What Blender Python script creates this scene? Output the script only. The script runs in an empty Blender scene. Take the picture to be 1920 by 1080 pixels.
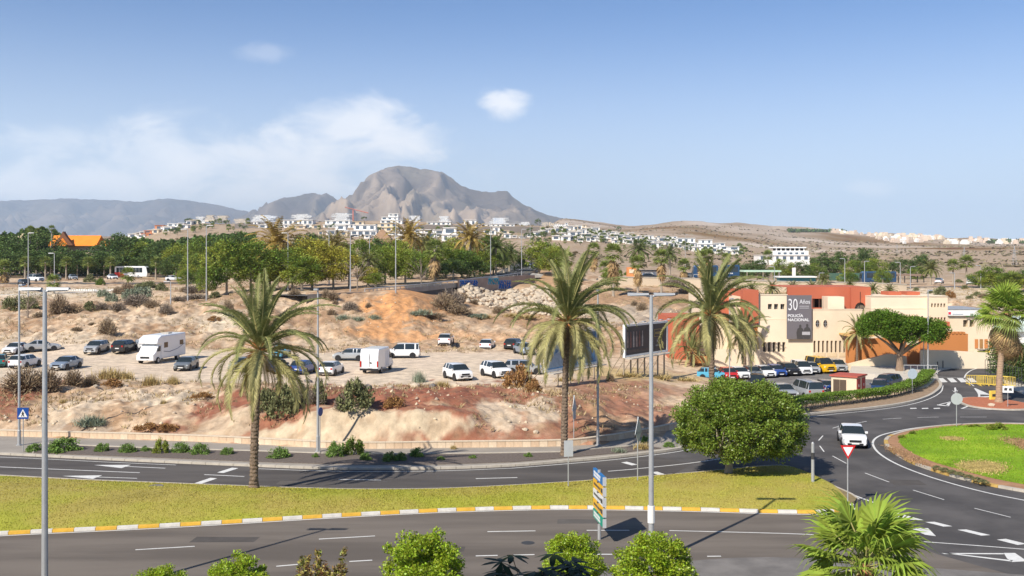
import bpy, bmesh, math, random
import numpy as np
from mathutils import Vector, Matrix
from mathutils.geometry import tessellate_polygon
random.seed(7); np.random.seed(7)
R = math.radians
SC = bpy.context.scene
COL = SC.collection
# ------------------------------------------------------------------ camera
F, HC, HZ = 1960.0, 14.0, 480.0          # focal length in px of the 1920 px wide photograph, eye height, horizon row
cam = bpy.data.cameras.new('camera'); camo = bpy.data.objects.new('camera', cam); COL.objects.link(camo)
camo.location = (0, 0, HC); camo.rotation_euler = (R(90), 0, 0)
cam.sensor_width = 36; cam.lens = 36 * F / 1920; cam.shift_y = -(540 - HZ) / 1920
cam.clip_start = .5; cam.clip_end = 40000
SC.camera = camo
SC.view_settings.view_transform = 'Standard'; SC.view_settings.look = 'None'
SC.view_settings.gamma = 1; SC.view_settings.use_curve_mapping = False
SC.view_settings.exposure = 0.42
SC.cycles.use_denoising = True
SC.cycles.max_bounces = 6; SC.cycles.diffuse_bounces = 3; SC.cycles.glossy_bounces = 2
SC.cycles.transmission_bounces = 3; SC.cycles.transparent_max_bounces = 6; SC.cycles.volume_bounces = 1
# ------------------------------------------------------------------ sun and sky
AZ, EL = R(53), R(40)                     # direction the shadows fall (from +X), sun height
sl = bpy.data.lights.new('sun', 'SUN'); sl.energy = 4.8; sl.angle = R(.5); sl.color = (1, .92, .80)
so = bpy.data.objects.new('sun', sl); COL.objects.link(so)
so.rotation_euler = Vector((math.cos(AZ)*math.cos(EL), math.sin(AZ)*math.cos(EL), -math.sin(EL))).to_track_quat('-Z', 'Y').to_euler()
so.location = (0, 0, 60)
W = bpy.data.worlds.new('World'); SC.world = W; W.use_nodes = True
nt = W.node_tree; N = nt.nodes; LK = nt.links
for n in list(N): N.remove(n)
out = N.new('ShaderNodeOutputWorld'); bg = N.new('ShaderNodeBackground'); bg.inputs[1].default_value = .10
sky = N.new('ShaderNodeTexSky'); sky.sky_type = 'NISHITA'; sky.sun_disc = False
sky.sun_elevation = EL; sky.sun_rotation = R(217); sky.altitude = 0
sky.air_density = .6; sky.dust_density = .2; sky.ozone_density = 3
def wn(t, **k):
    n = N.new(t)
    for a, b in k.items(): setattr(n, a, b)
    return n
def wmath(op, a, b=None, c=None, clamp=False):
    n = N.new('ShaderNodeMath'); n.operation = op; n.use_clamp = clamp
    for i, v in enumerate((a, b, c)):
        if v is None: continue
        if isinstance(v, (int, float)): n.inputs[i].default_value = v
        else: LK.new(v, n.inputs[i])
    return n.outputs[0]
tc = wn('ShaderNodeTexCoord'); sep = wn('ShaderNodeSeparateXYZ'); LK.new(tc.outputs['Generated'], sep.inputs[0])
yy = wmath('MAXIMUM', sep.outputs[1], .02)
U = wmath('DIVIDE', sep.outputs[0], yy); V = wmath('DIVIDE', sep.outputs[2], yy)
noi = wn('ShaderNodeTexNoise'); noi.inputs['Scale'].default_value = 13; noi.inputs['Detail'].default_value = 12; noi.inputs['Roughness'].default_value = .56; noi.inputs['Distortion'].default_value = .35
cmbn = wn('ShaderNodeCombineXYZ'); LK.new(wmath('MULTIPLY', U, 1.0), cmbn.inputs[0]); LK.new(wmath('MULTIPLY', V, 1.9), cmbn.inputs[1])
LK.new(cmbn.outputs[0], noi.inputs['Vector'])
nz = wmath('SUBTRACT', noi.outputs[0], .5)
tot = None
#            px   py   rx   ry  strength
for (cx, cy, rx, ry, st) in [(330, 315, 520, 90, .42), (320, 285, 175, 46, .42), (640, 240, 150, 62, .85), (745, 262, 95, 44, .66), (610, 290, 210, 55, .36), (120, 262, 150, 46, .3),
                             (150, 330, 420, 44, .34), (470, 290, 180, 60, .3), (948, 195, 54, 30, .95), (500, 100, 60, 22, .24), (1645, 357, 75, 24, .34), (1400, 372, 40, 18, .2), (220, 362, 520, 50, .5), (560, 300, 240, 60, .3)]:
    du = wmath('MULTIPLY', wmath('SUBTRACT', U, (cx-960)/F), F/rx)
    dv = wmath('MULTIPLY', wmath('SUBTRACT', V, (HZ-cy)/F), F/ry)
    d = wmath('SQRT', wmath('ADD', wmath('MULTIPLY', du, du), wmath('MULTIPLY', dv, dv)))
    d = wmath('ADD', d, wmath('MULTIPLY', nz, -2.9))
    mr = wn('ShaderNodeMapRange'); mr.interpolation_type = 'SMOOTHSTEP'
    mr.inputs['From Min'].default_value = 1.15; mr.inputs['From Max'].default_value = .12
    mr.inputs['To Min'].default_value = 0; mr.inputs['To Max'].default_value = st; LK.new(d, mr.inputs['Value'])
    tot = mr.outputs[0] if tot is None else wmath('SUBTRACT', 1, wmath('MULTIPLY', wmath('SUBTRACT', 1, tot), wmath('SUBTRACT', 1, mr.outputs[0])))
fr = wmath('GREATER_THAN', sep.outputs[1], .03)
tot = wmath('MULTIPLY', wmath('MULTIPLY', tot, fr), .88, clamp=True)
vl = wn('ShaderNodeMapRange'); vl.interpolation_type = 'SMOOTHSTEP'; vl.inputs['From Min'].default_value = .25; vl.inputs['From Max'].default_value = -.01; vl.inputs['To Min'].default_value = 0; vl.inputs['To Max'].default_value = .88; LK.new(sep.outputs[2], vl.inputs['Value'])
mv = wn('ShaderNodeMix', data_type='RGBA'); LK.new(vl.outputs[0], mv.inputs[0]); tn = wn('ShaderNodeMix', data_type='RGBA', blend_type='MULTIPLY'); tn.inputs[0].default_value = 1; LK.new(sky.outputs[0], tn.inputs[6]); tn.inputs[7].default_value = (.80, .98, 1.10, 1); LK.new(tn.outputs[2], mv.inputs[6]); mv.inputs[7].default_value = (6.0, 6.6, 7.0, 1)     # pale moist air low over the horizon, all round
mx = wn('ShaderNodeMix', data_type='RGBA'); LK.new(tot, mx.inputs[0]); LK.new(mv.outputs[2], mx.inputs[6]); mx.inputs[7].default_value = (8.6, 8.7, 8.9, 1)
LK.new(mx.outputs[2], bg.inputs[0]); LK.new(bg.outputs[0], out.inputs[0])

# ------------------------------------------------------------------ measuring helpers
def P(px, py, z=0.0):                      # photograph point at height z -> plan position
    Y = F*(HC-z)/(py-HZ); return ((px-960)*Y/F, Y)
def zz(py, Y): return HC-(py-HZ)*Y/F
def XY(px, Y): return ((px-960)*Y/F, Y)
def sstep(a, b, x):
    t = np.clip((np.asarray(x, float)-a)/(b-a), 0, 1); return t*t*(3-2*t)
# numpy gradient noise
_pm = np.random.RandomState(3).permutation(512); _pm = np.concatenate([_pm, _pm])
_ga = np.random.RandomState(4).rand(512)*2*np.pi; _gx, _gy = np.cos(_ga), np.sin(_ga)
def pn(x, y):
    x = np.asarray(x, float); y = np.asarray(y, float)
    xi = np.floor(x).astype(int); yi = np.floor(y).astype(int); xf = x-xi; yf = y-yi
    def g(ix, iy, fx, fy):
        h = _pm[(_pm[ix & 511]+iy) & 511]; return _gx[h]*fx+_gy[h]*fy
    u = xf*xf*xf*(xf*(xf*6-15)+10); v = yf*yf*yf*(yf*(yf*6-15)+10)
    a = g(xi, yi, xf, yf); b = g(xi+1, yi, xf-1, yf); c = g(xi, yi+1, xf, yf-1); d = g(xi+1, yi+1, xf-1, yf-1)
    return (a+(b-a)*u)+((c+(d-c)*u)-(a+(b-a)*u))*v
def fbm(x, y, o=4, r=.5):
    s = 0; a = 1
    for i in range(o): s = s+a*pn(x*2**i+i*17.3, y*2**i-i*9.1); a *= r
    return s
def ridged(x, y, o=4, r=.5):
    s = 0; a = 1
    for i in range(o): s = s+a*(1-np.abs(pn(x*2**i+i*7.7, y*2**i+i*3.3))*2.4); a *= r
    return s

# ------------------------------------------------------------------ materials
MATS = {}
def mat(name, col, rough=.8, var=.12, scale=3.0, bump=0.0, bscale=30.0, metal=0.0, spec=.3, attr=None, isl=0.0, trans=0.0, col2=None, detail=5, obj=True, emit=None, coat=0.0, huevar=0.0, stretch=None):
    if name in MATS: return MATS[name]
    m = bpy.data.materials.new(name); m.use_nodes = True; t = m.node_tree; n = t.nodes; l = t.links
    b = n['Principled BSDF']; b.inputs['Roughness'].default_value = rough; b.inputs['Metallic'].default_value = metal
    b.inputs['Specular IOR Level'].default_value = spec
    if coat: b.inputs['Coat Weight'].default_value = coat; b.inputs['Coat Roughness'].default_value = .08
    g = n.new('ShaderNodeNewGeometry'); tx = n.new('ShaderNodeTexCoord')
    vec = tx.outputs['Object'] if obj else g.outputs['Position']
    if stretch:
        vm = n.new('ShaderNodeVectorMath'); vm.operation = 'MULTIPLY'; vm.inputs[1].default_value = stretch; l.new(vec, vm.inputs[0]); vec = vm.outputs[0]
    nz = n.new('ShaderNodeTexNoise'); nz.inputs['Scale'].default_value = scale; nz.inputs['Detail'].default_value = detail; nz.inputs['Roughness'].default_value = .6; l.new(vec, nz.inputs['Vector'])
    if attr:
        a = n.new('ShaderNodeAttribute'); a.attribute_name = attr; c = a.outputs['Color']
    elif col2:
        mxx = n.new('ShaderNodeMix'); mxx.data_type = 'RGBA'; mr = n.new('ShaderNodeMapRange')
        mr.inputs['From Min'].default_value = .40; mr.inputs['From Max'].default_value = .60; l.new(nz.outputs[0], mr.inputs[0]); l.new(mr.outputs[0], mxx.inputs[0])
        mxx.inputs[6].default_value = (*col, 1); mxx.inputs[7].default_value = (*col2, 1); c = mxx.outputs[2]
    else:
        rgb = n.new('ShaderNodeRGB'); rgb.outputs[0].default_value = (*col, 1); c = rgb.outputs[0]
    hs = n.new('ShaderNodeHueSaturation'); l.new(c, hs.inputs['Color'])
    mr = n.new('ShaderNodeMapRange'); mr.inputs['From Min'].default_value = .25; mr.inputs['From Max'].default_value = .75
    mr.inputs['To Min'].default_value = 1-var; mr.inputs['To Max'].default_value = 1+var; l.new(nz.outputs[0], mr.inputs[0])
    val = mr.outputs[0]
    if isl:
        mi = n.new('ShaderNodeMapRange'); mi.inputs['To Min'].default_value = 1-isl; mi.inputs['To Max'].default_value = 1+isl; l.new(g.outputs['Random Per Island'], mi.inputs[0])
        mm = n.new('ShaderNodeMath'); mm.operation = 'MULTIPLY'; l.new(val, mm.inputs[0]); l.new(mi.outputs[0], mm.inputs[1]); val = mm.outputs[0]
        mh = n.new('ShaderNodeMapRange'); mh.inputs['To Min'].default_value = .5-.028*huevar if huevar else .488; mh.inputs['To Max'].default_value = .5+.02*huevar if huevar else .512
        l.new(g.outputs['Random Per Island'], mh.inputs[0]); l.new(mh.outputs[0], hs.inputs['Hue'])
    l.new(val, hs.inputs['Value']); l.new(hs.outputs[0], b.inputs['Base Color'])
    if bump:
        n2 = n.new('ShaderNodeTexNoise'); n2.inputs['Scale'].default_value = bscale; n2.inputs['Detail'].default_value = 6; l.new(vec, n2.inputs['Vector'])
        bp = n.new('ShaderNodeBump'); bp.inputs['Strength'].default_value = min(1, bump*4); bp.inputs['Distance'].default_value = bump; l.new(n2.outputs[0], bp.inputs['Height']); l.new(bp.outputs[0], b.inputs['Normal'])
    if trans:
        tr = n.new('ShaderNodeBsdfTranslucent'); l.new(hs.outputs[0], tr.inputs[0]); ms = n.new('ShaderNodeMixShader'); ms.inputs[0].default_value = trans
        l.new(b.outputs[0], ms.inputs[1]); l.new(tr.outputs[0], ms.inputs[2]); l.new(ms.outputs[0], n['Material Output'].inputs[0])
    MATS[name] = m; return m

M_asph = mat('asphalt', (.072, .067, .066), .86, .2, .22, .004, 90, obj=False, col2=(.098, .091, .088), detail=9)
M_aspn = mat('asphalt_near_lane', (.125, .107, .092), .9, .16, .18, .004, 90, obj=False, col2=(.158, .136, .116), detail=10, stretch=(.35, 2.2, 1))  # lighter, warmer asphalt tone laid over the near carriageway
M_aspf = mat('asphalt_far_lane', (.076, .068, .064), .88, .16, .18, .004, 90, obj=False, col2=(.100, .090, .083), detail=10, stretch=(.35, 2.2, 1))
M_asph2 = mat('asphalt_old', (.155, .145, .138), .9, .16, .5, .004, 60, obj=False, col2=(.19, .178, .168))
M_pave = mat('pavement', (.30, .27, .235), .9, .14, .6, .004, 40, obj=False)
M_cream_pave = mat('cream_paving', (.56, .51, .44), .9, .1, .6, .003, 40, obj=False)
M_kerb = mat('kerb_stone', (.46, .42, .36), .85, .15, 2, .005, 30, obj=False)
M_white = mat('road_paint_white', (.66, .66, .64), .7, .16, 3.0, obj=False)
M_yel = mat('kerb_paint_yellow', (.72, .43, .06), .7, .16, 3.0, obj=False)
M_wkerb = mat('kerb_paint_white', (.66, .64, .60), .7, .16, 3.0, obj=False)
M_mulch = mat('volcanic_gravel', (.14, .115, .10), .95, .35, 6, .03, 12, obj=False)
M_terr = mat('dry_ground', (.4, .3, .2), .95, .34, .8, .22, 1.3, attr='soil', obj=False, detail=9)
M_rock = mat('pale_rock', (.50, .42, .32), .9, .2, 2, .03, 5)
M_rockd = mat('grey_rock', (.17, .155, .145), .9, .3, 2, .03, 5)
M_steel = mat('galvanised_steel', (.42, .43, .44), .5, .08, 4, metal=.35)
M_dark = mat('dark_metal', (.05, .05, .052), .5, .1, 4)
M_lampw = mat('lamp_glass', (.5, .5, .48), .3, .05, 4)
M_cream = mat('cream_render', (.70, .575, .42), .9, .10, .28, .002, 12, obj=False)
M_creamp = mat('pale_cream_render', (.76, .64, .48), .9, .08, .28, .002, 12, obj=False)
M_red = mat('terracotta_render', (.47, .13, .07), .9, .05, .4, .002, 12, obj=False)
M_ochre = mat('ochre_render', (.50, .20, .065), .9, .05, .4, .002, 12, obj=False)
M_whitew = mat('white_render', (.78, .77, .74), .85, .05, .1, obj=False)
M_glassd = mat('dark_glass', (.025, .03, .035), .12, .1, 1, spec=.6)
M_glassb = mat('blue_glass', (.06, .14, .24), .12, .1, 1, spec=.6)
M_hole = mat('dark_interior', (.045, .035, .03), .9, .1, 1)
M_bark = mat('bark', (.17, .13, .10), .95, .3, 4, .03, 12)
M_palmbark = mat('palm_bark', (.17, .125, .09), .95, .5, 7, .05, 14)
M_barkp = mat('pale_bark', (.34, .29, .23), .95, .2, 4, .02, 12)
M_frond = mat('palm_frond', (.215, .235, .085), .55, .22, 1.5, isl=.3, trans=.22, spec=.25)
M_frondy = mat('palm_frond_pale', (.38, .35, .15), .55, .2, 1.5, isl=.3, trans=.22)
M_rachis = mat('palm_rachis', (.36, .33, .13), .6, .2, 2)
M_stalk = mat('palm_stalk', (.42, .19, .07), .7, .2, 2)
M_dead = mat('dead_frond', (.40, .27, .13), .9, .25, 2, isl=.3)
M_fan = mat('fan_frond', (.27, .36, .05), .75, .25, 1.2, isl=.3, trans=.3)
M_fanfar = mat('fan_frond_distant', (.23, .28, .07), .6, .3, .8, isl=.35, trans=.25)
M_leaf = mat('ficus_leaf', (.185, .26, .036), .42, .2, .8, isl=.5, trans=.28, spec=.5, huevar=1)
M_leafb = mat('bright_leaf', (.31, .42, .03), .42, .2, .9, isl=.45, trans=.32, spec=.45, huevar=1)
M_leafm = mat('avenue_leaf', (.14, .225, .032), .6, .4, .16, isl=.6, trans=.25, huevar=1, obj=False, col2=(.26, .29, .042), detail=3)
M_leafy = mat('yellowing_leaf', (.36, .33, .045), .6, .3, .3, isl=.5, trans=.25, huevar=1, obj=False)
M_leafd = mat('dark_leaf', (.10, .155, .04), .6, .35, .25, isl=.5, trans=.2, obj=False, huevar=1)
M_poin = mat('feathery_leaf', (.12, .21, .02), .6, .3, .6, isl=.45, trans=.3, huevar=1)
M_croton = mat('croton_leaf', (.34, .22, .08), .45, .45, 2.5, isl=.6, trans=.2, col2=(.16, .17, .03), huevar=2)
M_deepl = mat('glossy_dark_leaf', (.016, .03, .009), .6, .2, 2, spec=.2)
M_dry = mat('dry_twig', (.27, .20, .13), .95, .25, 1, isl=.35)
M_dryg = mat('grey_twig', (.24, .195, .155), .95, .25, 1, isl=.35)
M_olive = mat('olive_leaf', (.18, .19, .085), .9, .25, 1, isl=.35)
M_straw = mat('straw', (.42, .32, .14), .95, .25, 1, isl=.35)
M_sage = mat('sage_leaf', (.24, .28, .20), .9, .25, 1, isl=.35)
M_weed = mat('weed_leaf', (.17, .27, .06), .7, .25, 1, isl=.4, trans=.2)
M_rust = mat('rust_leaf', (.30, .16, .06), .8, .3, 1, isl=.4)

# ------------------------------------------------------------------ object helpers
def link(name, me, m=None, parent=None, loc=None, rz=0.0, smooth=False):
    if m is not None and not me.materials: me.materials.append(m)
    o = bpy.data.objects.new(name, me); COL.objects.link(o)
    if parent is not None: o.parent = parent
    if loc is not None: o.location = loc
    if rz: o.rotation_euler[2] = rz
    if smooth and len(me.polygons): me.polygons.foreach_set('use_smooth', [True]*len(me.polygons))
    return o
def recol(o, m):                            # this object's own material on shared mesh data
    o.material_slots[0].link = 'OBJECT'; o.material_slots[0].material = m; return o
def mesh(name, v, f):
    me = bpy.data.meshes.new(name); me.from_pydata([tuple(x) for x in v], [], [tuple(x) for x in f]); me.update(); return me
def npmesh(name, v, q):                     # arrays of vertices and quads (or triangles)
    v = np.asarray(v, np.float32).reshape(-1, 3); q = np.asarray(q, np.int32); k = q.shape[1]
    me = bpy.data.meshes.new(name); me.vertices.add(len(v)); me.vertices.foreach_set('co', v.ravel())
    me.loops.add(q.size); me.loops.foreach_set('vertex_index', q.ravel()); me.polygons.add(len(q))
    me.polygons.foreach_set('loop_start', np.arange(0, q.size, k, dtype=np.int32))
    me.update(calc_edges=True); me.validate(); return me
LABELS = {}
def tag(o, label, cat, group=None):
    if label in LABELS and not group: print('DUP LABEL', label)
    LABELS[label] = 1
    o['label'] = label; o['category'] = cat
    if group: o['group'] = group
    return o
def thing(name, label, cat, loc=(0, 0, 0), rz=0.0, group=None):
    o = bpy.data.objects.new(name, None); o.empty_display_size = .3; COL.objects.link(o); o.location = loc; o.rotation_euler[2] = rz
    return tag(o, label, cat, group)
def struct(name, me, m=None):
    o = link(name, me, m); o['kind'] = 'structure'; return o
def stuff(o, label, cat):
    o['kind'] = 'stuff'
    if label: o['label'] = label; o['category'] = cat
    return o
class MB:
    def __init__(s): s.v = []; s.f = []
    def box(s, x0, x1, y0, y1, z0, z1):
        b = len(s.v); s.v += [(x0, y0, z0), (x1, y0, z0), (x1, y1, z0), (x0, y1, z0), (x0, y0, z1), (x1, y0, z1), (x1, y1, z1), (x0, y1, z1)]
        s.f += [(b, b+3, b+2, b+1), (b+4, b+5, b+6, b+7), (b, b+1, b+5, b+4), (b+1, b+2, b+6, b+5), (b+2, b+3, b+7, b+6), (b+3, b, b+4, b+7)]; return s
    def tube(s, pts, rad, n=8, cap=True):
        pts = [Vector(p) for p in pts]; b0 = len(s.v)
        rad = rad if hasattr(rad, '__len__') else [rad]*len(pts)
        for i, p in enumerate(pts):
            d = (pts[min(i+1, len(pts)-1)]-pts[max(i-1, 0)]).normalized()
            a = d.cross(Vector((0, 0, 1))) if abs(d.z) < .9 else d.cross(Vector((0, 1, 0))); a.normalize(); c = d.cross(a)
            for k in range(n):
                t = 2*math.pi*k/n; s.v.append(tuple(p+(a*math.cos(t)+c*math.sin(t))*rad[i]))
        for i in range(len(pts)-1):
            for k in range(n):
                k2 = (k+1) % n; s.f.append((b0+i*n+k, b0+i*n+k2, b0+(i+1)*n+k2, b0+(i+1)*n+k))
        if cap: s.f.append(tuple(b0+k for k in range(n))[::-1]); s.f.append(tuple(b0+(len(pts)-1)*n+k for k in range(n)))
        return s
    def prism(s, poly, z0, z1):             # extruded plan polygon (ccw)
        n = len(poly); b = len(s.v)
        if sum(poly[i][0]*poly[(i+1) % n][1]-poly[(i+1) % n][0]*poly[i][1] for i in range(n)) < 0: poly = poly[::-1]
        s.v += [(x, y, z0) for x, y in poly]+[(x, y, z1) for x, y in poly]
        for t in tessellate_polygon([[Vector((x, y, 0)) for x, y in poly]]):
            a, c, d = t
            if (poly[c][0]-poly[a][0])*(poly[d][1]-poly[a][1])-(poly[c][1]-poly[a][1])*(poly[d][0]-poly[a][0]) < 0: c, d = d, c
            s.f.append((b+n+a, b+n+c, b+n+d))
        for i in range(n):
            j = (i+1) % n; s.f.append((b+i, b+j, b+n+j, b+n+i))
        return s
    def plate(s, poly, y0, y1):             # polygon in the XZ plane extruded along Y (y0 = front)
        n = len(poly); b = len(s.v)
        if sum(poly[i][0]*poly[(i+1) % n][1]-poly[(i+1) % n][0]*poly[i][1] for i in range(n)) < 0: poly = poly[::-1]
        s.v += [(x, y0, z) for x, z in poly]+[(x, y1, z) for x, z in poly]
        s.f.append(tuple(b+i for i in range(n))); s.f.append(tuple(b+n+i for i in range(n))[::-1])
        for i in range(n):
            j = (i+1) % n; s.f.append((b+j, b+i, b+n+i, b+n+j))
        return s
    def quad(s, a, b_, c, d):
        b = len(s.v); s.v += [tuple(a), tuple(b_), tuple(c), tuple(d)]; s.f.append((b, b+1, b+2, b+3)); return s
    def me(s, name='mesh'): return mesh(name, s.v, s.f)
    def obj(s, name, m, parent=None, loc=None, rz=0, smooth=False): return link(name, s.me(name), m, parent, loc, rz, smooth)

# ------------------------------------------------------------------ the lie of the land
WALL = [(-500, 806), (0, 820), (300, 828), (470, 835), (600, 842), (700, 844), (850, 842), (950, 841), (1060, 839), (1120, 833), (1190, 822), (1270, 806), (1330, 795)]
WALLW = [P(a, b) for a, b in WALL]
def yw(px): return np.interp(px, [a for a, b in WALL]+[1500], [F*HC/(b-HZ) for a, b in WALL]+[93])
SKY = [(-500, 455), (1000, 440), (1040, 416), (1070, 411), (1100, 408), (1130, 414), (1150, 420), (1175, 427), (1210, 421), (1228, 412), (1245, 409), (1262, 411), (1290, 418), (1330, 417), (1360, 420), (1400, 426), (1440, 426), (1500, 429), (1560, 431), (1640, 439), (1720, 446), (1800, 450), (1920, 452), (2420, 453)]
def skyz(px): return zz(np.interp(px, [a for a, b in SKY], [b for a, b in SKY]), 4000)
Z = zz
COLS = {
 -500: [(82, .45), (86, 1.6), (94, 2.0), (109, 1.6), (134, 1.6), (158, Z(602, 158)), (172, Z(583, 172)), (215, Z(545, 215)), (300, Z(524, 300)), (392, Z(513, 392)), (600, 8), (1000, 14), (1300, 20)],
 0: [(81.1, .45), (85.5, 1.6), (94, 2.1), (109, 1.6), (134, 1.6), (158, Z(602, 158)), (172, Z(583, 172)), (215, Z(545, 215)), (300, Z(524, 300)), (392, Z(513, 392)), (600, 8), (1000, 14), (1300, 20)],
 200: [(79.9, .45), (84.5, 1.6), (93, 2.1), (107, 1.6), (131, 1.6), (155, Z(598, 155)), (170, Z(580, 170)), (215, Z(545, 215)), (300, Z(524, 300)), (392, Z(513, 392)), (600, 9), (900, Z(455, 900)), (1100, Z(448, 1100)), (1300, 28)],
 350: [(78.9, .45), (83, 1.5), (90, 2.1), (104.5, 1.6), (135, 1.6), (150, 3.2), (168, Z(570, 168)), (210, Z(545, 210)), (300, Z(525, 300)), (500, 10), (900, Z(428, 900)), (1000, Z(417, 1000)), (1300, 35)],
 480: [(77.6, .45), (80.5, 2.0), (89, 2.5), (102, 1.6), (138, 1.6), (150, 3.4), (165, Z(575, 165)), (180, Z(550, 180)), (210, 7.8), (300, 8.6), (500, 12), (900, Z(428, 900)), (1000, Z(418, 1000)), (1300, 35)],
 620: [(76.2, .45), (78.0, 2.4), (83, 2.8), (90, 2.3), (100, 1.6), (145, 1.6), (165, Z(583, 165)), (175, Z(553, 175)), (182, 7.8), (300, 9), (500, 14), (850, Z(430, 850)), (1000, Z(415, 1000)), (1300, 38)],
 740: [(75.9, .45), (77.6, 2.5), (83, 2.9), (90, 2.3), (100, 1.6), (151, 1.6), (165, Z(590, 165)), (176, Z(550, 176)), (190, 8.2), (300, 10), (500, 16), (850, Z(430, 850)), (1000, Z(414, 1000)), (1300, 38)],
 860: [(76.3, .45), (78.0, 2.3), (83, 2.8), (90, 2.3), (101, 1.6), (153, 1.6), (170, Z(602, 170)), (190, Z(567, 190)), (203, Z(549, 203)), (208, 8.8), (300, 10.5), (500, 18), (850, Z(432, 850)), (1000, Z(416, 1000)), (1300, 38)],
 930: [(76.4, .45), (79.5, 1.8), (86, 2.5), (100, 1.6), (150, 1.6), (170, 2.8), (193, Z(572, 193)), (218, Z(548, 218)), (226, Z(545, 226)), (232, 9.2), (284, 10.3), (400, 12.4), (600, 20), (850, Z(433, 850)), (1000, Z(419, 1000)), (1300, 36)],
 1000: [(76.6, .45), (80.5, 1.6), (88, 2.4), (99.5, 1.6), (146, 1.6), (170, 2.7), (196, Z(570, 196)), (225, Z(541, 225)), (250, Z(522, 250)), (284, 10.2), (400, 12.4), (600, 20), (850, Z(436, 850)), (1000, Z(421, 1000)), (1300, 36)],
 1060: [(76.9, .45), (81, 1.5), (88, 2.2), (98, 1.5), (140, 1.6), (170, Z(608, 170)), (200, Z(565, 200)), (235, Z(530, 235)), (270, Z(512, 270)), (330, 10), (600, Z(462, 600)), (1000, Z(427, 1000)), (1300, 35)],
 1180: [(80.9, .45), (90, .9), (100, 1.2), (112, 1.0), (130, 1.2), (150, Z(620, 150)), (180, Z(580, 180)), (215, Z(545, 215)), (226, Z(535, 226)), (228, 8), (300, 8.2), (450, 10), (600, Z(472, 600)), (1000, Z(441, 1000)), (1300, 36)],
 1290: [(86, .2), (95, .3), (108, .2), (120, -.2), (132, .2), (150, Z(632, 150)), (180, Z(584, 180)), (215, Z(547, 215)), (226, 7.3), (300, 7.2), (450, 9), (700, Z(476, 700)), (1000, Z(459, 1000)), (1300, 30)],
 1370: [(90, -.09), (98, -.2), (105, -.6), (158, -.6), (166, Z(592, 166)), (190, Z(568, 190)), (224, Z(549, 224)), (228, 6.5), (280, 5.6), (356, 5.1), (500, 6), (800, Z(479, 800)), (1200, Z(469, 1200))],
 1500: [(93, -.09), (98, -.3), (104, -.6), (158, -.6), (168, Z(582, 168)), (190, Z(566, 190)), (224, Z(550, 224)), (228, 6.5), (280, 5.6), (356, 5.1), (600, 7), (1000, Z(479, 1000)), (1500, Z(467, 1500))],
 1640: [(95, -.09), (99, -.3), (104, -.6), (158, -.6), (168, Z(582, 168)), (190, Z(566, 190)), (224, Z(550, 224)), (228, 6.5), (280, 5.6), (356, 5.1), (600, 7), (1000, Z(479, 1000)), (1500, Z(467, 1500))],
 1780: [(100, -.09), (160, -.09), (172, Z(602, 172)), (180, Z(578, 180)), (190, 5.7), (225, Z(543, 225)), (260, Z(537, 260)), (356, 5.5), (600, 8), (1000, Z(476, 1000)), (1500, Z(466, 1500))],
 1920: [(100, -.09), (160, -.09), (172, Z(602, 172)), (180, Z(578, 180)), (190, 5.7), (225, Z(543, 225)), (260, Z(537, 260)), (356, 5.5), (600, 8), (1000, Z(476, 1000)), (1500, Z(464, 1500))],
 2420: [(100, -.09), (160, -.09), (172, Z(602, 172)), (180, Z(578, 180)), (190, 5.7), (225, Z(543, 225)), (260, Z(537, 260)), (356, 5.5), (600, 8), (1000, Z(476, 1000)), (1500, Z(464, 1500))]}
_ys = np.concatenate([np.linspace(0, 74, 38), np.arange(74.2, 240, .4), np.geomspace(240, 5000, 260)])
_cp = np.array(sorted(COLS)); _tab = []
for c in sorted(COLS):
    k = [(0, -.07), (float(yw(c))+.1 if c <= 1330 else 88, -.07)]+[q for q in COLS[c]]+[(4000, float(skyz(c))), (4700, -40), (5000, -60)]
    if c <= 1330: k[2] = (k[1][0]+.25, .42)
    k = sorted(k); col = np.interp(_ys, [a for a, b in k], [b for a, b in k])
    sm = np.convolve(np.pad(col, 3, mode='edge'), np.ones(7)/7, 'valid'); col = np.where(_ys > k[2][0]+3, sm, col)
    _tab.append(col)
_tab = np.array(_tab)
_amp = [(-5, 0), (0.4, 0), (3, .55), (18, .62), (25, .06), (56, .06), (66, .75), (95, .80), (130, .35), (300, .4), (800, 2.5), (1000, 3), (3900, 26), (5000, 26)]
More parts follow.
